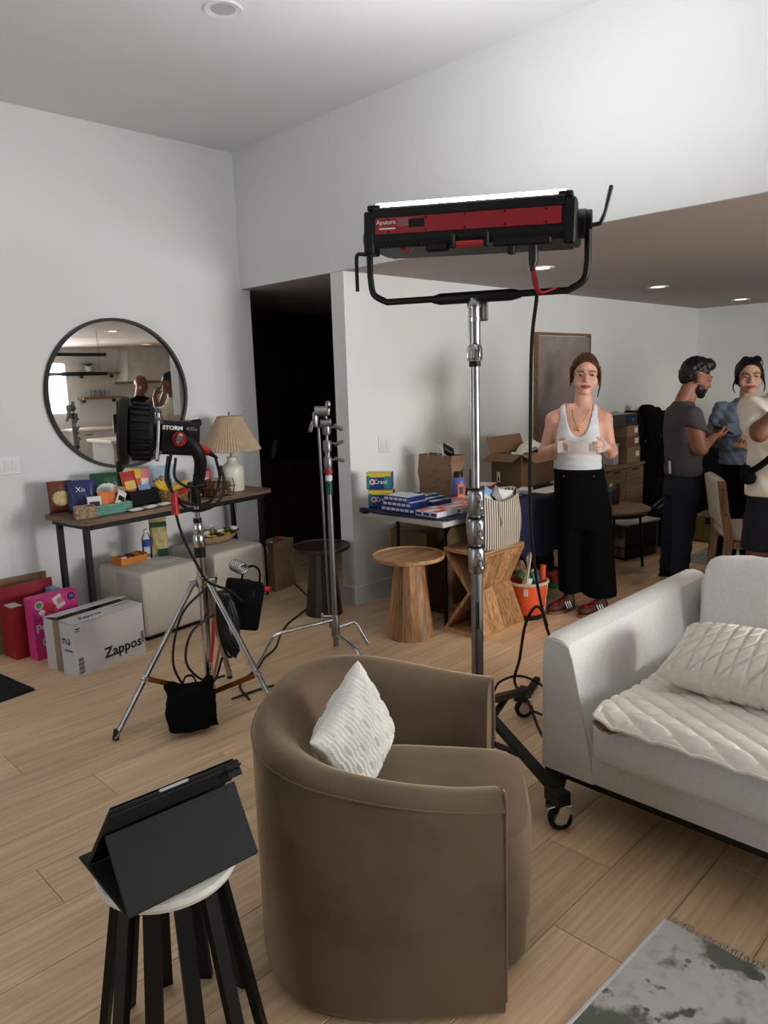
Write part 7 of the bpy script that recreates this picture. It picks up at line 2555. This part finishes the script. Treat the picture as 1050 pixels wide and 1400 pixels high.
# local: +x forward, y sideways
for s in (-1, 1):
    pts = [(-.235, s * .23, 0), (-.225, s * .23, .25), (-.215, s * .23, .46), (-.245, s * .23, .64), (-.275, s * .23, .845)]
    pl = catmull([Vector(p) for p in pts], 5)
    mb = MB()
    vs, fs = [], []
    for i, p in enumerate(pl):
        wdt = .028 - .006 * abs(i / len(pl) - .5)
        for dx, dy in ((-wdt, -.014), (wdt, -.014), (wdt, .014), (-wdt, .014)):
            vs.append((p.x + dx, p.y + dy, p.z))
    for i in range(len(pl) - 1):
        for j in range(4):
            fs.append((i * 4 + j, i * 4 + (j + 1) % 4, i * 4 + 4 + (j + 1) % 4, i * 4 + 4 + j))
    fs += [(3, 2, 1, 0), tuple(len(vs) - 4 + j for j in range(4))]
    po = MB().add(vs, fs).build('back_post', 'chair_oak', dc)
    for z_, x_ in ((.79, -.268), (.62, -.242)):
        MB().cyl((x_, s * .243, z_), (x_, s * .249, z_), .007, n=10).build('bolt', 'gold', po, True)
    MB().box((.21, s * .215, .215), (.036, .028, .43), rot=(0, .03, 0), bev=.004).build('front_leg', 'chair_oak', dc)
    MB().box((-.01, s * .222, .40), (.44, .02, .05), bev=.003).build('side_rail', 'chair_oak', dc)
MB().box((.20, 0, .40), (.02, .41, .05), bev=.003).build('front_rail', 'chair_oak', dc)
cushion(.46, .44, .075, .012, 8, 8, .025).xf(Matrix.Translation((.0, 0, .428))).build('seat_pad', 'linen', dc, True)
cushion(.065, .43, .34, .006, 4, 8, .028).xf(Matrix.Translation((-.225, 0, .52)) @ Matrix.Rotation(-.16, 4, 'Y')).build('back_pad', 'linen', dc, True)

# ================================================================== KITCHEN SIDE, seen only in the round mirror
ki = thing('kitchen_island', 'white kitchen island with pale top, seen in the round mirror', 'kitchen island', (5.15, .35, 0))
MB().box((0, 0, .44), (1.6, .62, .88), bev=.003).build('base', 'mirror_grey', ki)
MB().box((0, 0, .905), (1.7, .74, .04), bev=.006).build('worktop', 'stone_white', ki)
for k in range(4):
    MB().box((-.6 + .4 * k, .314, .46), (.385, .01, .76), bev=.002).build('panel', 'mirror_grey', ki)
mo = thing('island_monitor', 'black monitor turned away on the kitchen island, seen in the mirror', 'monitor', (4.78, .30, .926), .3)
MB().box((0, 0, .19), (.42, .03, .26), bev=.004).build('casing', 'black_plastic', mo)
MB().box((0, -.016, .19), (.39, .002, .23)).build('screen', 'screen_off', mo)
MB().box((0, 0, .008), (.2, .14, .015)).box((0, .02, .05), (.04, .02, .09)).build('foot', 'black_plastic', mo)
o = thing('tan_tote', 'tan cloth tote bag standing on the kitchen island, seen in the mirror', 'bag', (5.20, .30, .926), .1)
b = Body(.03).loft([(.01, 0, 0, .22, .10), (.15, 0, 0, .23, .11), (.28, 0, 0, .20, .06)])
b.skin(.014, wob=lambda P: .006 * np.sin(P[:, 0] * 25) * np.sin(P[:, 2] * 22)).build('bag', 'wicker_pale', o, 'all')
MB().tube(catmull([(-.08, .03, .27), (-.07, .03, .36), (.07, .03, .36), (.08, .03, .27)], 6), .009, 7).build('handle', 'rope_beige', o, True)
o = thing('island_box', 'pale grey box on the kitchen island beside the tan tote, seen in the mirror', 'box', (5.62, .28, .926), .2)
MB().box((0, 0, .11), (.26, .2, .22), bev=.003).build('carton', 'mirror_grey', o)
MB().box((0, .101, .11), (.14, .001, .1)).build('printed_panel', 'dark_gloss', o)
o = thing('roll_holder', 'white paper towel roll on the kitchen island, seen in the mirror', 'paper roll', (5.15, -.02, .926), 0)
MB().lathe([(.02, .02), (.06, .02), (.06, .27), (.02, .27), (.02, .02)], n=24).build('paper_roll', 'paper_white', o, True)
MB().lathe([(0, 0), (.075, 0), (.075, .015), (0, .015)], n=24).cyl((0, 0, .01), (0, 0, .31), .008).build('holder', 'black_metal', o)
hd2 = thing('range_hood', 'white plaster range hood on the kitchen wall, seen in the mirror', 'range hood', (6.95, YF, 1.66))
MB().add([(-.5, 0, 0), (.5, 0, 0), (.5, .5, 0), (-.5, .5, 0), (-.38, 0, .655), (.38, 0, .655), (.38, .34, .655), (-.38, .34, .655)], [(0, 1, 2, 3), (7, 6, 5, 4), (0, 4, 5, 1), (1, 5, 6, 2), (2, 6, 7, 3), (3, 7, 4, 0)]).build('hood', 'paper_white', hd2)
MB().box((0, .25, .02), (1.02, .52, .04), bev=.004).build('lower_band', 'pale_oak', hd2)
kc = thing('kitchen_counter', 'run of grey kitchen base cabinets under the hood, seen in the mirror', 'cabinet', (6.9, YF + .32, 0))
MB().box((0, 0, .44), (3.2, .6, .86)).build('carcass', 'mirror_grey', kc)
MB().box((0, .01, .89), (3.24, .64, .04), bev=.004).build('worktop', 'stone_white', kc)
for k in range(6):
    d = MB().box((-1.325 + .53 * k, .306, .46), (.52, .014, .8), bev=.002).build('door', 'mirror_grey', kc)
    MB().box((-1.325 + .53 * k, .32, .8), (.14, .012, .014)).build('handle', 'black_metal', d)
for zz, lb in ((1.42, 'lower'), (1.86, 'upper')):
    o = thing('wall_shelf', lb + ' wooden wall shelf left of the range hood, seen in the mirror', 'shelf', (6.08, YF + .13, zz))
    MB().box((0, 0, 0), (.72, .26, .045), bev=.003).build('board', 'pale_oak', o)
    for s in (-1, 1):
        MB().box((s * .28, -.06, -.05), (.016, .12, .06)).build('bracket', 'black_metal', o)
pl = thing('potted_plant', 'small potted plant on the upper kitchen shelf, seen in the mirror', 'plant', (5.92, YF + .13, 1.883))
MB().lathe([(0, 0), (.05, 0), (.065, .1), (.058, .1), (.05, .02), (0, .02)], n=20).build('pot', 'stone_white', pl, True)
for k in range(14):
    a = k * 2.4
    lf = MB().grid(lambda u, v: Vector(((u - .5) * .05 * math.sin(PI * min(1, v + .08)), .02 + .14 * v, .10 + .16 * v - .12 * v * v)), 3, 5).xf(Matrix.Rotation(a, 4, 'Z'))
    lf.build('leaf', 'leaf', pl, 'all')
for k in range(4):
    o = thing('shelf_glass', 'clear drinking glass, %s from the left on the lower kitchen shelf' % ORD[k], 'glass', (5.95 + .09 * k, YF + .13, 1.443), 0, 'glasses on the lower kitchen shelf')
    MB().lathe([(0, .003), (.03, .003), (.035, .12), (.033, .12), (.028, .008), (0, .008)], n=16).build('glass', 'clear_plastic', o, True)
for i, (x, y, lb) in enumerate(((4.0, .60, 'near'), (4.9, -1.3, 'far'))):
    o = thing('linear_pendant', lb + ' black bar pendant lamp hanging over the kitchen side, seen in the mirror', 'pendant lamp', (x, y, 1.78 if i == 0 else 2.1))
    MB().box((0, 0, 0), (.78, .045, .05), bev=.004).build('bar', 'black_metal', o)
    for s in (-1, 1):
        MB().cyl((s * .3, 0, .02), (s * .3, 0, HL - o.location.z), .0025, n=6).build('cord', 'black_metal', o)
hg = thing('garden_hedge', 'green hedge outside the kitchen window, seen in the mirror', 'hedge', (5.3, -6.2, -.3))
hv = Body(.2)
for k in range(26):
    hv.ell((random.uniform(-1.6, 1.6), random.uniform(-.2, .2), random.uniform(.3, 2.1)), (.42, .36, .38))
hv.skin(.06, wob=lambda P: .07 * np.sin(P[:, 0] * 17 + P[:, 2] * 9) * np.sin(P[:, 2] * 19 + P[:, 1] * 7)).build('foliage', 'leaf', hg, 'all')
MB().cyl((-.6, 0, -.2), (-.6, 0, .6), .05).cyl((.7, 0, -.2), (.7, 0, .6), .05).build('stem', 'walnut_dark', hg)

m3 = thing('person', 'bald man in black T-shirt with raised arms, seen only in the round mirror', 'person', (5.45, -.62, 0), math.radians(150))
B = Body(.035)
B.loft([(.74, 0, 0, .16, .11), (.95, 0, 0, .155, .11), (1.15, 0, 0, .175, .12), (1.32, 0, 0, .19, .11), (1.42, 0, .01, .13, .075), (1.47, 0, .015, .07, .06)])
for s in (-1, 1):
    B.cap((s * .095, 0, .76), (s * .10, 0, .46), .085, .06).cap((s * .10, 0, .46), (s * .11, .02, .09), .058, .04)
    B.cap((s * .18, .01, 1.38), (s * .27, -.14, 1.24), .055, .045).cap((s * .27, -.14, 1.24), (s * .10, -.33, 1.48), .043, .028)
B.cap((0, .015, 1.42), (0, -.01, 1.54), .06, .057)
RH = rot3((.15, 0, 0))
HT, HS = (0, -.03, 1.63), 1.05
hR = hand_body((-.10, -.335, 1.485), (.2, -.3, .9), (.9, 0, -.2), (0, -.9, -.3), .7, 1, .4).skin(.007)
hL = hand_body((.10, -.335, 1.485), (-.2, -.3, .9), (-.9, 0, -.2), (0, -.9, -.3), .7, 1, .4).skin(.007)
join(B.skin(.015), xform(head_body().skin(.0075), RH, HT, HS), hR, hL).build('body', 'skin_brown', m3, 'all')
add_face(m3, RH, HT, HS, 'skin_brown', 'lips_brown', 'brow_black')
Tm = Body(.035)
Tm.loft([(.86, 0, 0, .178, .128), (1.15, 0, 0, .188, .132), (1.32, 0, 0, .20, .122), (1.42, 0, .01, .14, .085), (1.47, 0, .015, .08, .07)])
for s in (-1, 1):
    Tm.cap((s * .18, .01, 1.375), (s * .245, -.09, 1.28), .07, .066)
Tm.skin(.014, clip=lambda P: np.maximum(.89 - P[:, 2], P[:, 2] - 1.47)).build('t_shirt', 'black_fabric', m3, 'all')
Pm = Body(.03).loft([(.70, 0, 0, .17, .125), (.92, 0, 0, .165, .12)])
for s in (-1, 1):
    Pm.cap((s * .09, 0, .74), (s * .105, .02, .07), .10, .07)
Pm.skin(.016, clip=lambda P: .05 - P[:, 2]).build('trousers', 'denim_black', m3, 'all')
shoe(m3, -.11, -.02, -.1, 'black_rough', 'rubber')
shoe(m3, .11, -.02, .1, 'black_rough', 'rubber')
